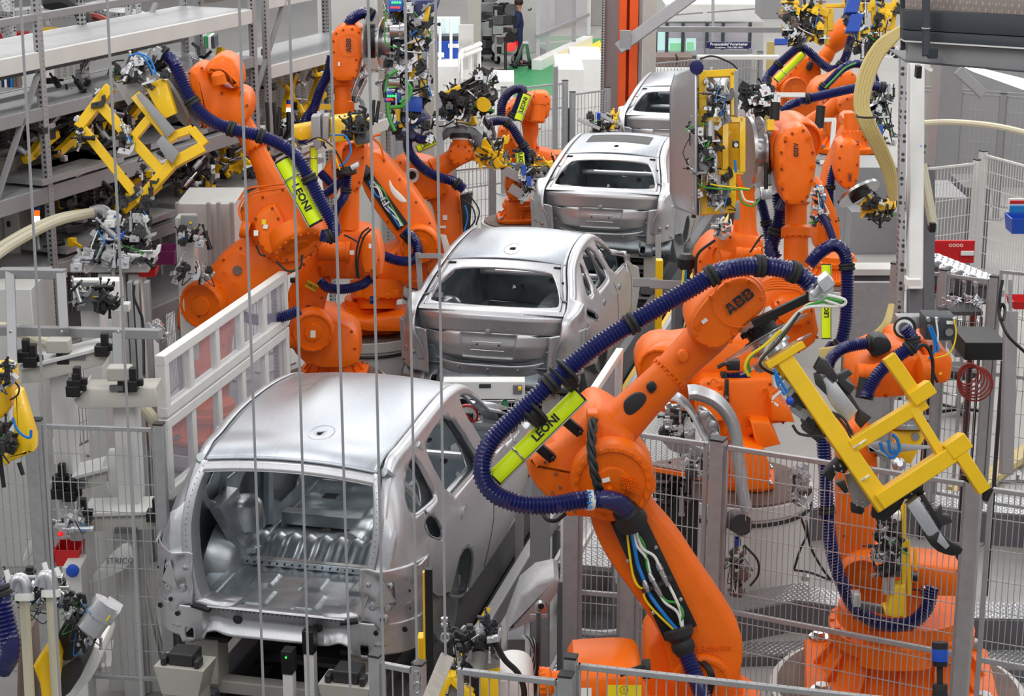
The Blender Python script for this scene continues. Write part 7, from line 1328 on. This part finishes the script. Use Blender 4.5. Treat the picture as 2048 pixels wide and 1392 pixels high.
for x,yb in((1852,112),(2002,124)):
 beamx(pf,x,-60,x,yb,14,d=10.3,m='anthracite',th=1,name='hanger');mb=MB();p=W(x+13,yb-5,10.3);mb.box(p,(.05,.04,.05),(cR,cFh,Z_));mb.build('hanger_foot','anthracite',pf,bevel=.003);mb=MB();mb.tube(circ(W(x,56,10.28),Z_,.022,12),.002,4);mb.build('cable_tie','label',pf)
beamx(pf,1804,-60,1806,100,9,d=10.55,m='anthracite',th=1,name='hanger')
mb=MB();mb.tube([W(1925,131,10.6),W(1950,139,10.55),W(2060,172,10.2),W(2200,214,9.9)],[.004,.014,.03,.035],12);mb.build('tube_lamp','lampwhite',pf)
t=thing('platform_post','tall white square post with a perforated rail, under the overhead platform','post',WZ(1830,1050,0));pq=V(W(1830,600,15.2).x,W(1830,600,15.2).y,0)
mb=MB();a0,a1=W(1833,125,15.6),W(1829,575,14.9);mb.box((a0+a1)/2,(.115,.115,(a0-a1).length),(cR,cFh,(a0-a1).normalized()));mb.build('shaft','pwhite',t,bevel=.01);pbox(t,'paper_sleeve','label',1814,558,1842,577,14.85,.13);beamx(t,1829,577,1827,800,27,d=15.0,m='grey_dark',name='lower_shaft')
beamx(t,1806,110,1797,800,12,d=15.1,m='perf',th=2.0,name='perforated_rail')
t=thing('platform_post','grey steel post pair right of the white square post','post',WZ(1860,1050,0));beamx(t,1857,340,1856,690,22,d=15.6,m='grey_dark',name='shaft');beamx(t,1838,350,1836,690,9,d=15.6,m='greyp',name='shaft');
mb=MB();mb.tube([W(1840,328,15.3),W(1850,380,15.3),W(1864,450,15.3)],.03,8);mb.tube([W(1846,328,15.4),W(1856,380,15.4),W(1868,450,15.4)],.03,8);mb.build('white_pipes','hosewhite',t);pbox(t,'foam_end','black',1860,446,1872,466,15.25,.1)
lone('camera_box','black','black camera on the white post below the platform','camera',1834,132,1844,158,15.2,.1)
for k in range(5):
 mb=MB();o=k*5.5;mb.tube(spline([W(1815+o*.2,50-o*.3,14.4),W(1790+o*.3,62+o*.5,14.4),W(1752+o*.5,90+o,14.4),W(1722+o,145+o*.6,14.4),W(1712+o,210,14.4),W(1726+o,255-o*.3,14.4),W(1750+o,300,14.5),W(1770+o*.8,345,14.6),W(1784+o*.3,400,14.7)],8),.021,8)
 single('air_hose',mb,'hosecream',['outermost left','second from the left','middle','fourth from the left','rightmost'][k]+' of the cream hoses bending down at the right','hose')
mb=MB();P=circ(W(1733,232,14.35),Z_,.075,14);mb.tube(P+[P[0]],.008,5);single('cable_tie',mb,'black','black tie around the bundle of cream hoses','tie')
for k in range(4):mb=MB();o=k*5;mb.tube(spline([W(1785-o*.2,610,15.6),W(1775-o*.5,650,15.5),W(1740-o*.5,685-o*.4,15.5),W(1690,708-o,15.6),W(1640,716-o,15.7)],7),.022,8);single('air_hose',mb,'hosecream',['lowest','second lowest','second highest','highest'][k]+' of the cream hoses curving behind the lime hose guide','hose')
for k in range(3):mb=MB();o=k*10;mb.tube(spline([WZ(1900,985+o,.06),WZ(1960,960+o,.06),WZ(2010,925+o*.8,.06),WZ(2080,880+o*.6,.06)],7),.06,8);single('floor_hose',mb,'hosecream',['rear','middle','front'][k]+' thick cream hose lying on the floor at the right edge','hose')
mb=MB();mb.tube(spline([W(1835,247,26),W(1900,244,26),W(1990,252,25.5),W(2080,272,25)],6),.04,8);single('hose',mb,'hosewhite','pale hose stretched across the far fence at the right','hose')
lone('wall_cabinet','greyp','large grey cabinet wall behind the right fences','cabinet',1870,130,2100,330,33,.6,zmin=0);column('grey_column','greyp','grey wide column right of the far fence',1880,1925,420,.6,d=29)
t=thing('grey_brace','grey diagonal brace under the platform, right','brace',W(1940,150,26));beamx(t,1915,140,1968,190,20,d=26,m='greyp',th=.5,name='brace')
lone('yellow_device','yellow','yellow device standing behind the far fence at the right','device',1930,160,1948,205,zD(205),.4,zmin=0)
lone('waste_bin','concrete','grey tapered bin behind the far fence','bin',1858,142,1882,168,32.5,.4,zmin=0)
lone('machine_block','greyp','grey machine block behind the light mesh gate','machine',1862,390,1930,560,26.5,1.2,zmin=0);lone('machine_block','grey_dark','dark grey machine behind the light mesh gate, right part','machine',1925,370,1975,560,27,1,zmin=0)
t=thing('rear_press','grey frame machine far behind the tall right fence','machine',WZ(1720,560,0));pbox(t,'body','greyp',1690,330,1792,520,29,1,zmin=0);pbox(t,'ledge','pwhite',1700,538,1795,552,20.2,.3);pbox(t,'lower_body','grey_dark',1700,552,1795,566,20.3,.3,zmin=0);pbox(t,'wall','greyp',1700,420,1795,540,28.5,.5,zmin=0)
lone('metal_sheet','galv','brushed metal panel behind the upright blue hose','panel',1702,560,1790,700,20.1,.06,zmin=0)
rb=thing('red_board','red board with white round symbols behind the shiny parts','board',W(1905,505,18.6));pbox(rb,'board','red',1866,480,1949,528,18.6,.04);text('OOOO',W(1912,491,18.55),cR,cU,pxr(9,18.6),'label',rb,.001,.012,'board_lettering');pbox(rb,'support','greyp',1936,480,1942,520,18.7,.05,zmin=0);pbox(rb,'white_field','label',1922,502,1948,512,18.57,.02)
sf=thing('parts_table','slanted table stacked with shiny wrapped metal parts, right background','table',WZ(1930,700,0))
for k in range(11):
 x=1872+k*11.5;y=520+k*4.6;mb=MB();c=W(x,y,18.2-k*.06);mb.sphere(c,.10,10,7,(1,1.2,.6));mb.box(c-Z_*.06,(.13,.3,.06),(cR,cFh,Z_));single('shiny_part',mb,'silverfoil',['first','second','third','fourth','fifth','sixth','seventh','eighth','ninth','tenth','eleventh'][k]+' from the left in the back row of shiny metal parts','metal part')
 if k<9:mb=MB();c=W(x+2,y+32,17.9-k*.06);mb.box(c,(.10,.16,.14),(cR,cFh,Z_));mb.sphere(c+Z_*.08,.06,8,6);single('shiny_part',mb,'silverfoil'if k%2 else 'steel_dark',['first','second','third','fourth','fifth','sixth','seventh','eighth','ninth'][k]+' from the left in the front row of metal parts on the slanted table','metal part')
mb=MB();mb.prism([W(1866,540,18.1),W(1990,600,17.5),W(1990,610,17.5),W(1866,552,18.1)],cFh*.5);mb.build('table_rail','grey_dark',sf)
for x,y in((1870,550),(1950,590)):p=W(x,y,18.0);mb=MB();mb.bar(p,V(p.x,p.y,0),.06,.06);mb.build('leg','cablered',sf)
tb=thing('work_table','black wire sided table with foil scraps on top, behind the hollow wrist robot','table',WZ(1915,800,0));pbox(tb,'table_top','steel_dark',1864,622,1966,632,17.2,.7);pbox(tb,'shelf','greyp',1910,690,1935,716,16.2,.3)
for x in(1866,1962):pbox(tb,'leg','black',x-2,632,x+2,700,17.2,.05,zmin=0)
for k in range(22):pbox(tb,'side_bar','black',1868+k*4.3,640,1869+k*4.3,672,17.3,.01,bevel=0)
for k,(x,y,lb)in enumerate(((1898,612,'crumpled foil heap on the black table, left'),(1920,606,'crumpled foil heap on the black table, middle'),(1948,612,'crumpled foil strip on the black table, right'))):
 r=random.Random(k);mb=MB();c=W(x,y+6,17.1)
 for q in range(10):a=c+cR*r.uniform(-.08,.08)+Z_*r.uniform(0,.06);mb.prism([a,a+V(r.uniform(-.07,.07),r.uniform(-.07,.07),r.uniform(0,.08)),a+V(r.uniform(-.07,.07),r.uniform(-.07,.07),r.uniform(0,.05))],(0,.004,.002))
 single('foil_scrap',mb,'silverfoil',lb,'foil')
bk=thing('black_trolley','black slotted trolley with a coiled dark red cable under it','trolley',WZ(1970,830,0));pbox(bk,'slotted_box','black',1930,684,2012,722,15.8,.5)
for x in(1940,2005):pbox(bk,'leg','dark',x-3,722,x+3,790,15.85,.05,zmin=.05)
for k in range(6):mb=MB();P=circ(W(1936+k*3,748+k*4,15.6+k*.05),-cFh+cR*(.3-.15*k)+cU*.1*k,pxr(22+k*2.5,15.6),24);mb.tube(P+[P[0]],.008,5,caps=False);mb.build('coiled_cable','cablered',bk)
st=thing('stool','low swivel stand with a five-armed black foot behind the mesh fence','stool',WZ(1915,820,0));c=WZ(1915,818,.06)
for k in range(5):a=k*2*math.pi/5;mb=MB();mb.bar(c,c+V(math.cos(a)*.38,math.sin(a)*.38,0),.04,.03);mb.build('foot_arm','black',st)
mb=MB();mb.cyl(c,c+Z_*.4,.03);mb.build('column','steel',st);mb=MB();P=circ(c+Z_*.25,Z_,.30,24);mb.tube(P+[P[0]],.014,6,caps=False);mb.build('foot_ring','steel',st);mb=MB();mb.lathe(c+Z_*.4,Z_,[(0,.2),(.04,.22),(.08,.2)],20);mb.build('seat','black',st)
t=thing('grey_cabinet_post','grey square post on a bolted foot plate in front of the right fence','post',WZ(2012,955,0));beamx(t,2022,622,2012,948,24,d=14.2,m='greyp',name='shaft');mb=MB();mb.box(WZ(2011,952,.02),(.34,.3,.03),(cR,cFh,Z_));mb.build('foot_plate','galv',t)
for q in(-.12,.12):mb=MB();p=WZ(2011,958,.04)+cR*q;mb.cyl(p,p+Z_*.05,.02,None,6);mb.build('bolt','steel',t)
beamx(t,2020,560,2021,622,6,d=14.2,m='greyp',name='slim_mast')
mb=MB();mb.tube(spline([W(2005,560,14.1),W(2000,590,14.1),W(1998,625,14.1),(W(2006,640,14.0)),W(2010,620,14.1),W(2004,608,14.1),W(1999,630,14.1),W(2015,670,14.0),W(2050,705,14.0)],6),.012,5);single('cable',mb,'black','loose black cable hanging on the grey square post at the right edge','cable')
tray('blue parts bin hanging below the coloured sign at the right edge','blue',2014,428,2070,462,19.5,.3);tray('red tray behind the grey square post at the right edge','red',2018,594,2070,612,16.5,.25)
sn=thing('colour_sign','small sign with red and blue fields on the right mesh fence','sign',W(2035,412,20));pbox(sn,'board','label',2017,396,2075,430,20,.03);pbox(sn,'red_field','red',2020,401,2075,408,19.98,.02);pbox(sn,'blue_field','bluecable',2020,411,2075,426,19.98,.02)
t=thing('blue_lamp_post','small blue lamp on a bracket beside the platform post','lamp',W(1841,300,15.4));mb=MB();mb.cyl(W(1841,304,15.3),W(1841,292,15.3),.022,None,12);mb.build('blue_dome','lampblue',t);mb=MB();mb.bar(W(1841,304,15.3),W(1841,325,15.35),.015);mb.build('bracket','black',t)
clutter(t,1828,290,1848,330,15.5,5,301,cables=1,pal=['black','dark'],size=.5)
t=thing('beacon_lamp','blue beacon lamp on a black stem at the bottom right in front of the mesh','lamp',W(1877,1500,10.6))
for y0,y1,r_,m_,nm in((1284,1297,16,'rubber','cap'),(1297,1322,16,'blue','lens'),(1322,1332,15,'black','collar'),(1332,1368,6,'rubber','stem'),(1368,1388,15,'rubber','foot'),(1388,1500,17,'dark','socket')):mb=MB();mb.lathe(W(1880,y1,10.6),W(1880,y0,10.6)-W(1880,y1,10.6),[(0,pxr(r_,10.6)),((W(1880,y0,10.6)-W(1880,y1,10.6)).length*.9,pxr(r_,10.6)),((W(1880,y0,10.6)-W(1880,y1,10.6)).length,pxr(r_*.94,10.6))],24);mb.build(nm,m_,t)
def lowplat(label,pts,z,th=.02):
 P=[WZ(x,y,z)for x,y in pts];t=thing('low_platform',label,'platform',V(P[0].x,P[0].y,0));mb=MB();mb.prism([p-Z_*th for p in P],Z_*th);mb.build('tread_top','tread',t,smooth=False);mb=MB();mb.prism([V(p.x,p.y,0)for p in P],Z_*(z-th));mb.build('side_wall','grey_dark',t,smooth=False)
lowplat('low platform with tread plate top far behind the ribbed base robot',[(1590,1020),(1770,1000),(1935,1020),(2060,1030),(2200,1050),(2200,1020),(2060,1000),(1935,985),(1770,965),(1600,985)],.32)
lowplat('low platform with tread plate top at the right edge, nearer one',[(1900,1235),(2048,1238),(2250,1260),(2250,1225),(2048,1205),(1900,1200)],.30);lowplat('low tread plate step in front of the large white plinth',[(1445,1226),(1590,1200),(1700,1215),(1700,1190),(1600,1165),(1450,1190)],.28);lowplat('tread plate strip on the floor, lower centre behind the mesh',[(1480,1310),(1700,1305),(1700,1278),(1490,1285)],.10)
lowplat('low tread plate step at the bottom right edge',[(1930,1330),(2100,1340),(2200,1345),(2200,1310),(2048,1300),(1930,1300)],.12)
t=thing('plinth_foot','white bolted foot block beside the large plinth','foot',WZ(1610,1190,0));mb=MB();P=[WZ(x,y,.18)for x,y in((1560,1150),(1610,1150),(1628,1180),(1610,1200),(1540,1215),(1530,1200))];mb.prism([V(p.x,p.y,0)for p in P],Z_*.18);mb.build('block','pwhite',t,bevel=.01)
for x,y in((1612,1160),(1610,1180)):mb=MB();p=WZ(x,y,.18);mb.cyl(p,p+Z_*.04,.035,None,6);mb.build('bolt','steel',t)
for k,pp in enumerate(([(1600,1030),(1612,1070),(1600,1100),(1588,1140)],[(1612,1040),(1620,1090),(1640,1130),(1665,1165)],[(1588,1140),(1620,1145),(1660,1160)])):mb=MB();mb.tube(spline([W(x,y,15.2)for x,y in pp],6),.01,5);single('cable',mb,'black',['thin black cable hanging left beside the large white plinth','thin black cable running right from the large white plinth','thin black cable at the foot of the large white plinth'][k],'cable')
for k,(xt,xb,lb)in enumerate(((41,120,'leftmost of the thin vertical steel ropes, near the left edge'),(214,283,'steel rope second from the left, crossing the square yellow gripper'),(478,527,'steel rope crossing the leaning left robot and the hatchback opening, left of three'),(578,618,'steel rope crossing the lime guide of the left robot'),(659,701,'steel rope passing the left side of the tall upright robot'),(736,768,'steel rope just right of the tall upright robot'))):
 dt=7.4;fh=dt*(math.cos(PITCH)+math.sin(PITCH)*696/FPX);db=fh/(math.cos(PITCH)-math.sin(PITCH)*696/FPX);a,b=W(xt,0,dt),W(xb,1392,db);u=(a-b).normalized()
 mb=MB();mb.tube([b-u*(b.z/u.z),a+u*((8.6-a.z)/u.z)],.0058,8);single('steel_rope',mb,'profile',lb,'rope')
def rope(label,xt,xb,yb,dt=8.6):
 fh=dt*(math.cos(PITCH)+math.sin(PITCH)*696/FPX);db=fh/(math.cos(PITCH)-math.sin(PITCH)*(yb-696)/FPX);a,b=W(xt,0,dt),W(xb,yb,db);u=(a-b).normalized();t=thing('steel_rope',label,'rope',b)
 mb=MB();mb.tube([b,a+u*((8.6-a.z)/u.z)],.0065,8);mb.build('rope_strand','profile',t);return t,b,db
t,b,db=rope('steel rope ending in a ring clamp just left of the black and yellow post',810,834,1325)
for y in(1322,1342):mb=MB();mb.cyl(W(833,y,db),W(833,y+7,db),.016,None,10);mb.build('rope_clamp','steel',t)
for y in(1356,1376):mb=MB();c=W(834,y,db);P=[c+cR*math.cos(a)*.016+cU*math.sin(a)*.028 for a in lin(0,2*math.pi,13)];mb.tube(P,.006,6,caps=False);mb.build('chain_link','steel',t)
t,b,db=rope('steel rope with shackle tied to the wooden beam at the bottom',871,891,1318)
for y in(1236,1248):mb=MB();mb.lathe(W(889,y+6,db),Z_,[(0,.008),(.005,.018),(.018,.018),(.022,.008)],12);mb.build('rope_clamp','steel',t)
mb=MB();c=W(890,1275,db);P=[c+cR*math.cos(a)*.018+cU*math.sin(a)*.022 for a in lin(0,2*math.pi,13)];mb.tube(P,.006,6,caps=False);mb.build('shackle','steel',t)
t=thing('wooden_beam','weathered wooden beam leaning at the bottom edge, tied to a steel rope','beam',W(850,1450,9.3));mb=MB();a,b=W(892,1318,9.5),W(830,1470,9.1);u=(a-b).normalized();s_=u.cross(cF).normalized();mb.box((a+b)/2,(.07,.07,(a-b).length),(s_,s_.cross(u),u));mb.build('plank','wood',t,bevel=.004)
t=thing('guard_post','black upright post with a yellow edge, right of the hatchback rear corner','post',WZ(855,1460,0));q=W(855,1230,12.2);mb=MB();mb.box(V(q.x+.012,q.y,1.86/2+.02),(.045,.05,1.86),(cR,cFh,Z_));mb.build('post_body','black',t,bevel=.003);mb=MB();mb.box(V(q.x-.018,q.y-.012,1.84/2+.02),(.012,.045,1.84),(cR,cFh,Z_));mb.build('yellow_edge','yellow',t)
zt=W(855,1125,12.2).z
for c_ in t.children:
 for v in c_.data.vertices:v.co.z=v.co.z*(zt/1.88)
column('yellow_post','yellow','short yellow post half hidden behind the black guard post',836,850,1500,.1,ytop=1262,cat='post',d=12.6)
t=thing('clamp_camera_unit','black clamp unit with grey curved plate and yellow bracket behind the bottom fence','clamp',W(950,1480,10.9))
ops(t,'yellow',[('p','curved_plate',[(975,1290),(985,1286),(995,1292),(1000,1305),(1000,1345),(1000,1480),(974,1480),(972,1330)],10.8,.05,'greyp'),('s','yellow_plate',[(960,1352),(1000,1342),(1000,1480),(960,1480)],10.75,.08,.01,0),('p','yellow_bracket_left',[(872,1392),(895,1352),(912,1352),(900,1372),(886,1400),(870,1450)],10.6,.1,'yellow'),('p','yellow_brace',[(898,1350),(912,1358),(950,1395),(940,1405),(900,1368)],10.6,.1,'yellow'),('p','grey_web',[(900,1368),(940,1400),(940,1450),(885,1450)],10.65,.05,'greyp'),('p','round_body',[(925,1320),(945,1290),(970,1300),(975,1350),(965,1400),(935,1420),(920,1370)],11.0,.3,'dark',2),('c','front_lens',[(955,1330,10.95,26),(958,1326,10.85,24)],'pwhite'),('p','white_cover',[(985,1372),(1020,1355),(1065,1365),(1070,1420),(1000,1430)],11.1,.4,'white',2),('k',10.7,[(990,1285),(1010,1320),(1035,1345),(1048,1380),(1045,1420)],6),('p','silver_block',[(937,1275),(958,1255),(975,1268),(950,1290)],10.8,.1,'alu'),('p','black_block',[(920,1285),(935,1270),(952,1290),(932,1305)],10.8,.12,'black')])
t['_m']='yellow';clutter(t,895,1260,990,1310,10.8,16,401,cables=3,pal=['black','black','dark','alu'],size=.7);clutter(t,900,1330,950,1392,10.75,9,402,cables=3,pal=['black','dark','steel'],size=.7);clutter(t,960,1245,995,1290,10.8,10,403,cables=1,pal=['black','anthracite'],size=.7)
t=thing('sheet_hopper','tapered grey sheet metal hopper with a round flange, right of the yellow conveyor strip','hopper',WZ(1090,1400,0));mb=MB();mb.pillow(TP([(1012,1268),(1040,1190),(1072,1163),(1108,1155),(1118,1162),(1116,1185),(1080,1240),(1020,1266)],12.6,0),cFh*.35,.03);mb.build('hopper_body','galv',t);mb=MB();mb.lathe(W(1082,1212,12.5),F_,[(0,pxr(13,12.5)),(.05,pxr(13,12.5)),(.055,pxr(9,12.5))],20);mb.build('round_flange','steel',t);mb=MB();mb.lathe(W(1082,1212,12.43),F_,[(0,pxr(6,12.5)),(.01,pxr(6,12.5))],16);mb.build('flange_bore','black',t)
beamx(t,1077,1225,1077,1400,9,d=12.3,m='steel_dark',th=1,name='stand');beamx(t,1060,1232,1095,1232,8,d=12.35,m='steel',name='cross_plate')
for k in range(9):mb=MB();mb.tube(spline([W(1045+k*3,1272+k,12.3),W(1058+k*2,1285,12.2),W(1066+k,1310+k*2,12.2),W(1050+k*3,1350,12.2),W(1030+k*4,1420,12.2)],5),.012,5);mb.build('cable','black'if k%3 else 'greyp',t)
pbox(t,'grey_cabinet','grey_dark',1014,1272,1050,1400,12.9,.4,zmin=0)
lone('perforated_post','perf','perforated grey post behind the foreground robot lower arm','post',1290,1090,1306,1400,13.6,.1,zmin=0);lone('machine_block','grey_dark','dark machine block behind the mesh left of the foreground robot','machine',1230,1160,1300,1290,14.0,.6,zmin=0)
for k in range(4):mb=MB();mb.tube(spline([W(1150,1262+k*16,13.8),W(1200,1268+k*15,13.7),W(1260,1262+k*14,13.7),W(1300,1255+k*14,13.8)],5),.03,8);single('floor_hose',mb,'galv',['highest','second highest','second lowest','lowest'][k]+' grey hose behind the mesh left of the foreground robot','hose')
column('grey_frame_post','greyp','broad grey post between the line and the foreground robot',1060,1100,1420,.12,ytop=880,cat='post',d=14.6)
t=thing('light_barrier','white beam housing with yellow button below the second car','barrier',W(965,800,16.4));pbox(t,'housing','pwhite',886,762,1050,800,16.3,.15);pbox(t,'end_box','grey_dark',1026,770,1044,790,16.28,.03);pbox(t,'yellow_button','yellow',1036,774,1043,782,16.25,.03);pbox(t,'display','dark',958,768,982,777,16.28,.03)
for x in(900,1030):pbox(t,'leg','pwhite',x,800,x+18,840,16.4,.1,zmin=0)
t=thing('prohibition_sign','round no-touching sign with a black hand, seen through the front window of the hatchback','sign',W(934,830,15.9));c=W(934,830,15.9);mb=MB();mb.lathe(c,F_,[(0,.095),(.004,.095)],32);mb.build('disc','label',t);mb=MB();P=circ(c+F_*.008,F_,.086,32);mb.tube(P+[P[0]],.010,6,caps=False);mb.bar(c-cR*.06+cU*.06+F_*.008,c+cR*.06-cU*.06+F_*.008,.014,.004,F_);mb.build('red_ring','red',t)
mb=MB();h=W(940,833,15.9)+F_*.007;mb.box(h-cU*.01,(.05,.004,.05),(cR,cFh,cU))
for q in range(4):a=h+cR*(-.02+q*.0135)+cU*.012;mb.bar(a,a+cU*(.035+.008*(q in(1,2)))+cR*(q-1.5)*.004,.010,.004,F_)
mb.bar(h-cR*.022-cU*.02,h-cR*.045+cU*.008,.011,.004,F_);mb.build('black_hand','ink',t);beamx(t,934,850,936,900,6,d=15.95,m='greyp',name='sign_post')
t=thing('cable_duct','wire basket with black cables and a green bottle under the white beam housing','basket',W(1000,830,16.6));clutter(t,985,812,1040,850,16.6,12,411,cables=6,pal=['black','dark','greyp'],size=.8);mb=MB();mb.lathe(W(1010,812,16.4),Z_,[(0,.02),(.05,.02),(.06,.008)],12);mb.build('green_bottle','green',t)
mb=MB();mb.bar(W(950,803,16.5),W(1050,803,16.5),.02);mb.bar(W(950,845,16.5),W(1050,845,16.5),.02)
for k in range(16):mb.bar(W(950+k*6.6,803,16.5),W(950+k*6.6,845,16.5),.008)
mb.build('wire_basket','galv',t)
for k,(a,lb)in enumerate((((836,505,845,640),'slim grey post left of the second car, in front of the cabled arm robot'),((1316,470,1318,640),'slim grey post right of the third car'))):
 t=thing('guard_stand',lb,'frame',WZ(a[0],760,0));beamx(t,*a,11,d=19.6 if k==0 else 22.5,m='greyp',name='upright')
 for yy in((512,590)if k==0 else(565,)):beamx(t,a[0],yy,a[0]+(50 if k==0 else-50),yy,10 if k==0 else 18,d=19.5 if k==0 else 20.5,m='greyp',name='cross_profile')
t=thing('line_side_posts','yellow post and grey rail frame beside the walkway, right of the second car','frame',WZ(1320,640,0));pbox(t,'yellow_post','yellow',1312,520,1326,560,21.5,.12,zmin=0);beamx(t,1300,568,1400,572,18,d=19.2,m='greyp',th=.5,name='cross_rail');pbox(t,'dark_box','grey_dark',1350,580,1390,640,19.5,.4,zmin=0)
t=thing('cable_unit','black cable head with yellow and blue cables left of the orange robot behind the line','cable unit',W(1372,520,18.8));mb=MB();mb.lathe(W(1372,540,18.8),Z_,[(0,.05),(.04,.09),(.12,.09),(.16,.05)],16);mb.build('cable_head','black',t);beamx(t,1376,540,1374,660,8,d=18.9,m='dark',name='post')
for k,m_ in enumerate(('labelyellow','bluecable','black')):mb=MB();mb.tube(spline([W(1368+k*4,540,18.7),W(1366+k*5,580,18.7),W(1378-k*4,620,18.7),W(1366,655,18.7)],5),.014,5);mb.build('cable',m_,t)
t=thing('curved_panel','curved bare metal side frame part standing behind the mesh, left of the large plinth','car part',WZ(1440,1040,0));
outer=[(1330,797),(1352,793),(1372,806),(1390,830),(1405,862),(1422,890),(1430,900)];P=spline([W(x,y,13.6)for x,y in outer],6);mb=MB();k_=len(P)
mb.add([p+cU*.035 for p in P]+[p-cU*.03-cR*.02 for p in P]+[p-cU*.03-cR*.02+cFh*.12 for p in P],[(i,i+1,k_+i+1,k_+i)for i in range(k_-1)]+[(k_+i,k_+i+1,2*k_+i+1,2*k_+i)for i in range(k_-1)]);mb.build('inner_rail','alu',t,solid=.012)
outer=[(1378,802),(1395,802),(1425,815),(1447,840),(1460,875),(1466,930),(1474,990),(1482,1030)];P=spline([W(x,y,13.5)for x,y in outer],6);mb=MB();k_=len(P)
tg=[(P[min(i+1,k_-1)]-P[max(i-1,0)]).normalized()for i in range(k_)];nn=[q.cross(cF).normalized()for q in tg]
mb.add([p+n_*.0 for p,n_ in zip(P,nn)]+[p+n_*.05-cFh*.02 for p,n_ in zip(P,nn)]+[p+n_*.09+cFh*.08 for p,n_ in zip(P,nn)],[(i,i+1,k_+i+1,k_+i)for i in range(k_-1)]+[(k_+i,k_+i+1,2*k_+i+1,2*k_+i)for i in range(k_-1)]);mb.build('outer_rail','alu',t,solid=.012)
mb=MB();mb.pillow(TP([(1392,812),(1412,816),(1432,836),(1442,860),(1438,888),(1420,892),(1402,860)],13.62,1),cFh*.05,.02);mb.build('inner_web','steel',t)
for x,y in((1408,830),(1424,850),(1430,872)):mb=MB();mb.lathe(W(x,y,13.6),F_,[(0,.035),(.02,.03),(.03,.01)],12);mb.build('pressed_dome','alu',t)
mb=MB();mb.pillow(TP([(1310,868),(1370,882),(1425,905),(1440,925),(1420,935),(1340,900)],13.9,0),cFh*.05,.01);mb.build('lower_rail','galv',t)
clutter(t,1325,815,1385,875,13.7,12,421,cables=2,pal=['black','steel','dark','alu'],size=.8);clutter(t,1370,905,1425,960,13.8,12,422,cables=3,pal=['perf','steel','dark','galv'],size=.9);
t=thing('orange_shelf','orange edged shelf bench behind the mesh, left of the grey fence post','bench',WZ(1370,1150,0));beamx(t,1305,938,1415,958,8,d=14.0,m='orange',th=5,name='edge');beamx(t,1412,956,1420,1005,12,d=14.0,m='orange',th=1.5,name='leg');pbox(t,'stand','dark',1320,945,1400,1000,14.6,.3,zmin=0);mb=MB();mb.prism([W(1300,930,14.6),W(1390,915,14.8),W(1412,955,14.1),W(1306,936,14.1)],Z_*.02);mb.build('shelf_top','rust',t);pbox(t,'louvre_box','greyp',1385,965,1412,1000,14.1,.3)
clutter(t,1310,955,1380,1010,14.3,18,423,cables=5,pal=['black','dark','steel_dark','greyp'],size=1.0)
for x in(1265,1285):lone('perforated_post','perf','perforated post behind the low mesh panel, %s'%('left one beside the foreground robot'if x==1265 else 'right one under the orange robot'),'post',x-5,872,x+5,1000,13.3,.06,zmin=0)
t=thing('junction_unit','grey valve unit on the rim of the large white plinth','valve unit',W(1590,960,15.4));clutter(t,1580,935,1615,1010,15.4,10,424,cables=3,pal=['greyp','galv','dark'],size=.8)
t=thing('fence_sensor','black cylinder sensor with a blue plug on the grey fence post','sensor',W(1475,1060,12.7));mb=MB();mb.cyl(W(1468,1040,12.9),W(1484,1050,12.6),.07,None,16);mb.build('cylinder','dark',t);pbox(t,'blue_plug','blue',1470,1078,1482,1094,12.7,.06);clutter(t,1460,1100,1492,1190,12.9,12,425,cables=4,pal=['rust','steel_dark','black','greyp'],size=.7)
mb=MB();mb.tube(spline([W(1488,1090,12.6),W(1515,1120,12.6),W(1516,1150,12.6),W(1500,1172,12.6)],6),.008,5);mb.build('cable','black',t)
t=thing('weld_gun','silver and black gun with a blue sensor left of the farthest car','tool',W(1205,250,30));clutter(t,1180,228,1235,290,30,30,431,cables=8,pal=['black','steel','dark','yellow','galv'],size=1.3)
for a in((1155,238,1200,258),(1200,228,1228,245)):beamx(t,*a,7,d=29.8,m='galv',name='arm')
pbox(t,'blue_sensor','blue',1194,226,1201,240,29.7,.1);pbox(t,'post','black',1194,240,1202,300,29.9,.1,zmin=0)
column('fence_post','greyp','tall grey post standing in the fence between the far robots',1106,1116,300,.2,ytop=130,cat='post',d=31.5);column('guard_post','black','far thin black post with a yellow edge behind the third car',1136,1139,305,.1,ytop=215,cat='post',d=31)
t=thing('black_tool_arm','long black clamp arm behind the tall yellow gripper','clamp',W(1520,200,17.6))
for a in((1480,168,1560,220,16,'black'),(1478,190,1545,228,14,'anthracite'),(1500,200,1560,232,7,'yellow'),(1485,205,1530,232,12,'black')):beamx(t,*a[:5],d=17.6,m=a[5],name='arm')
clutter(t,1480,170,1545,225,17.5,18,441,cables=4,pal=['black','dark','steel'],slant=.3)
mb=MB();mb.cyl(W(1549,240,16.2),W(1551,205,16.2),.04,None,12);mb.cyl(W(1638,255,17),W(1642,212,17),.04,None,12);mb.build('gun_stem','black',t)
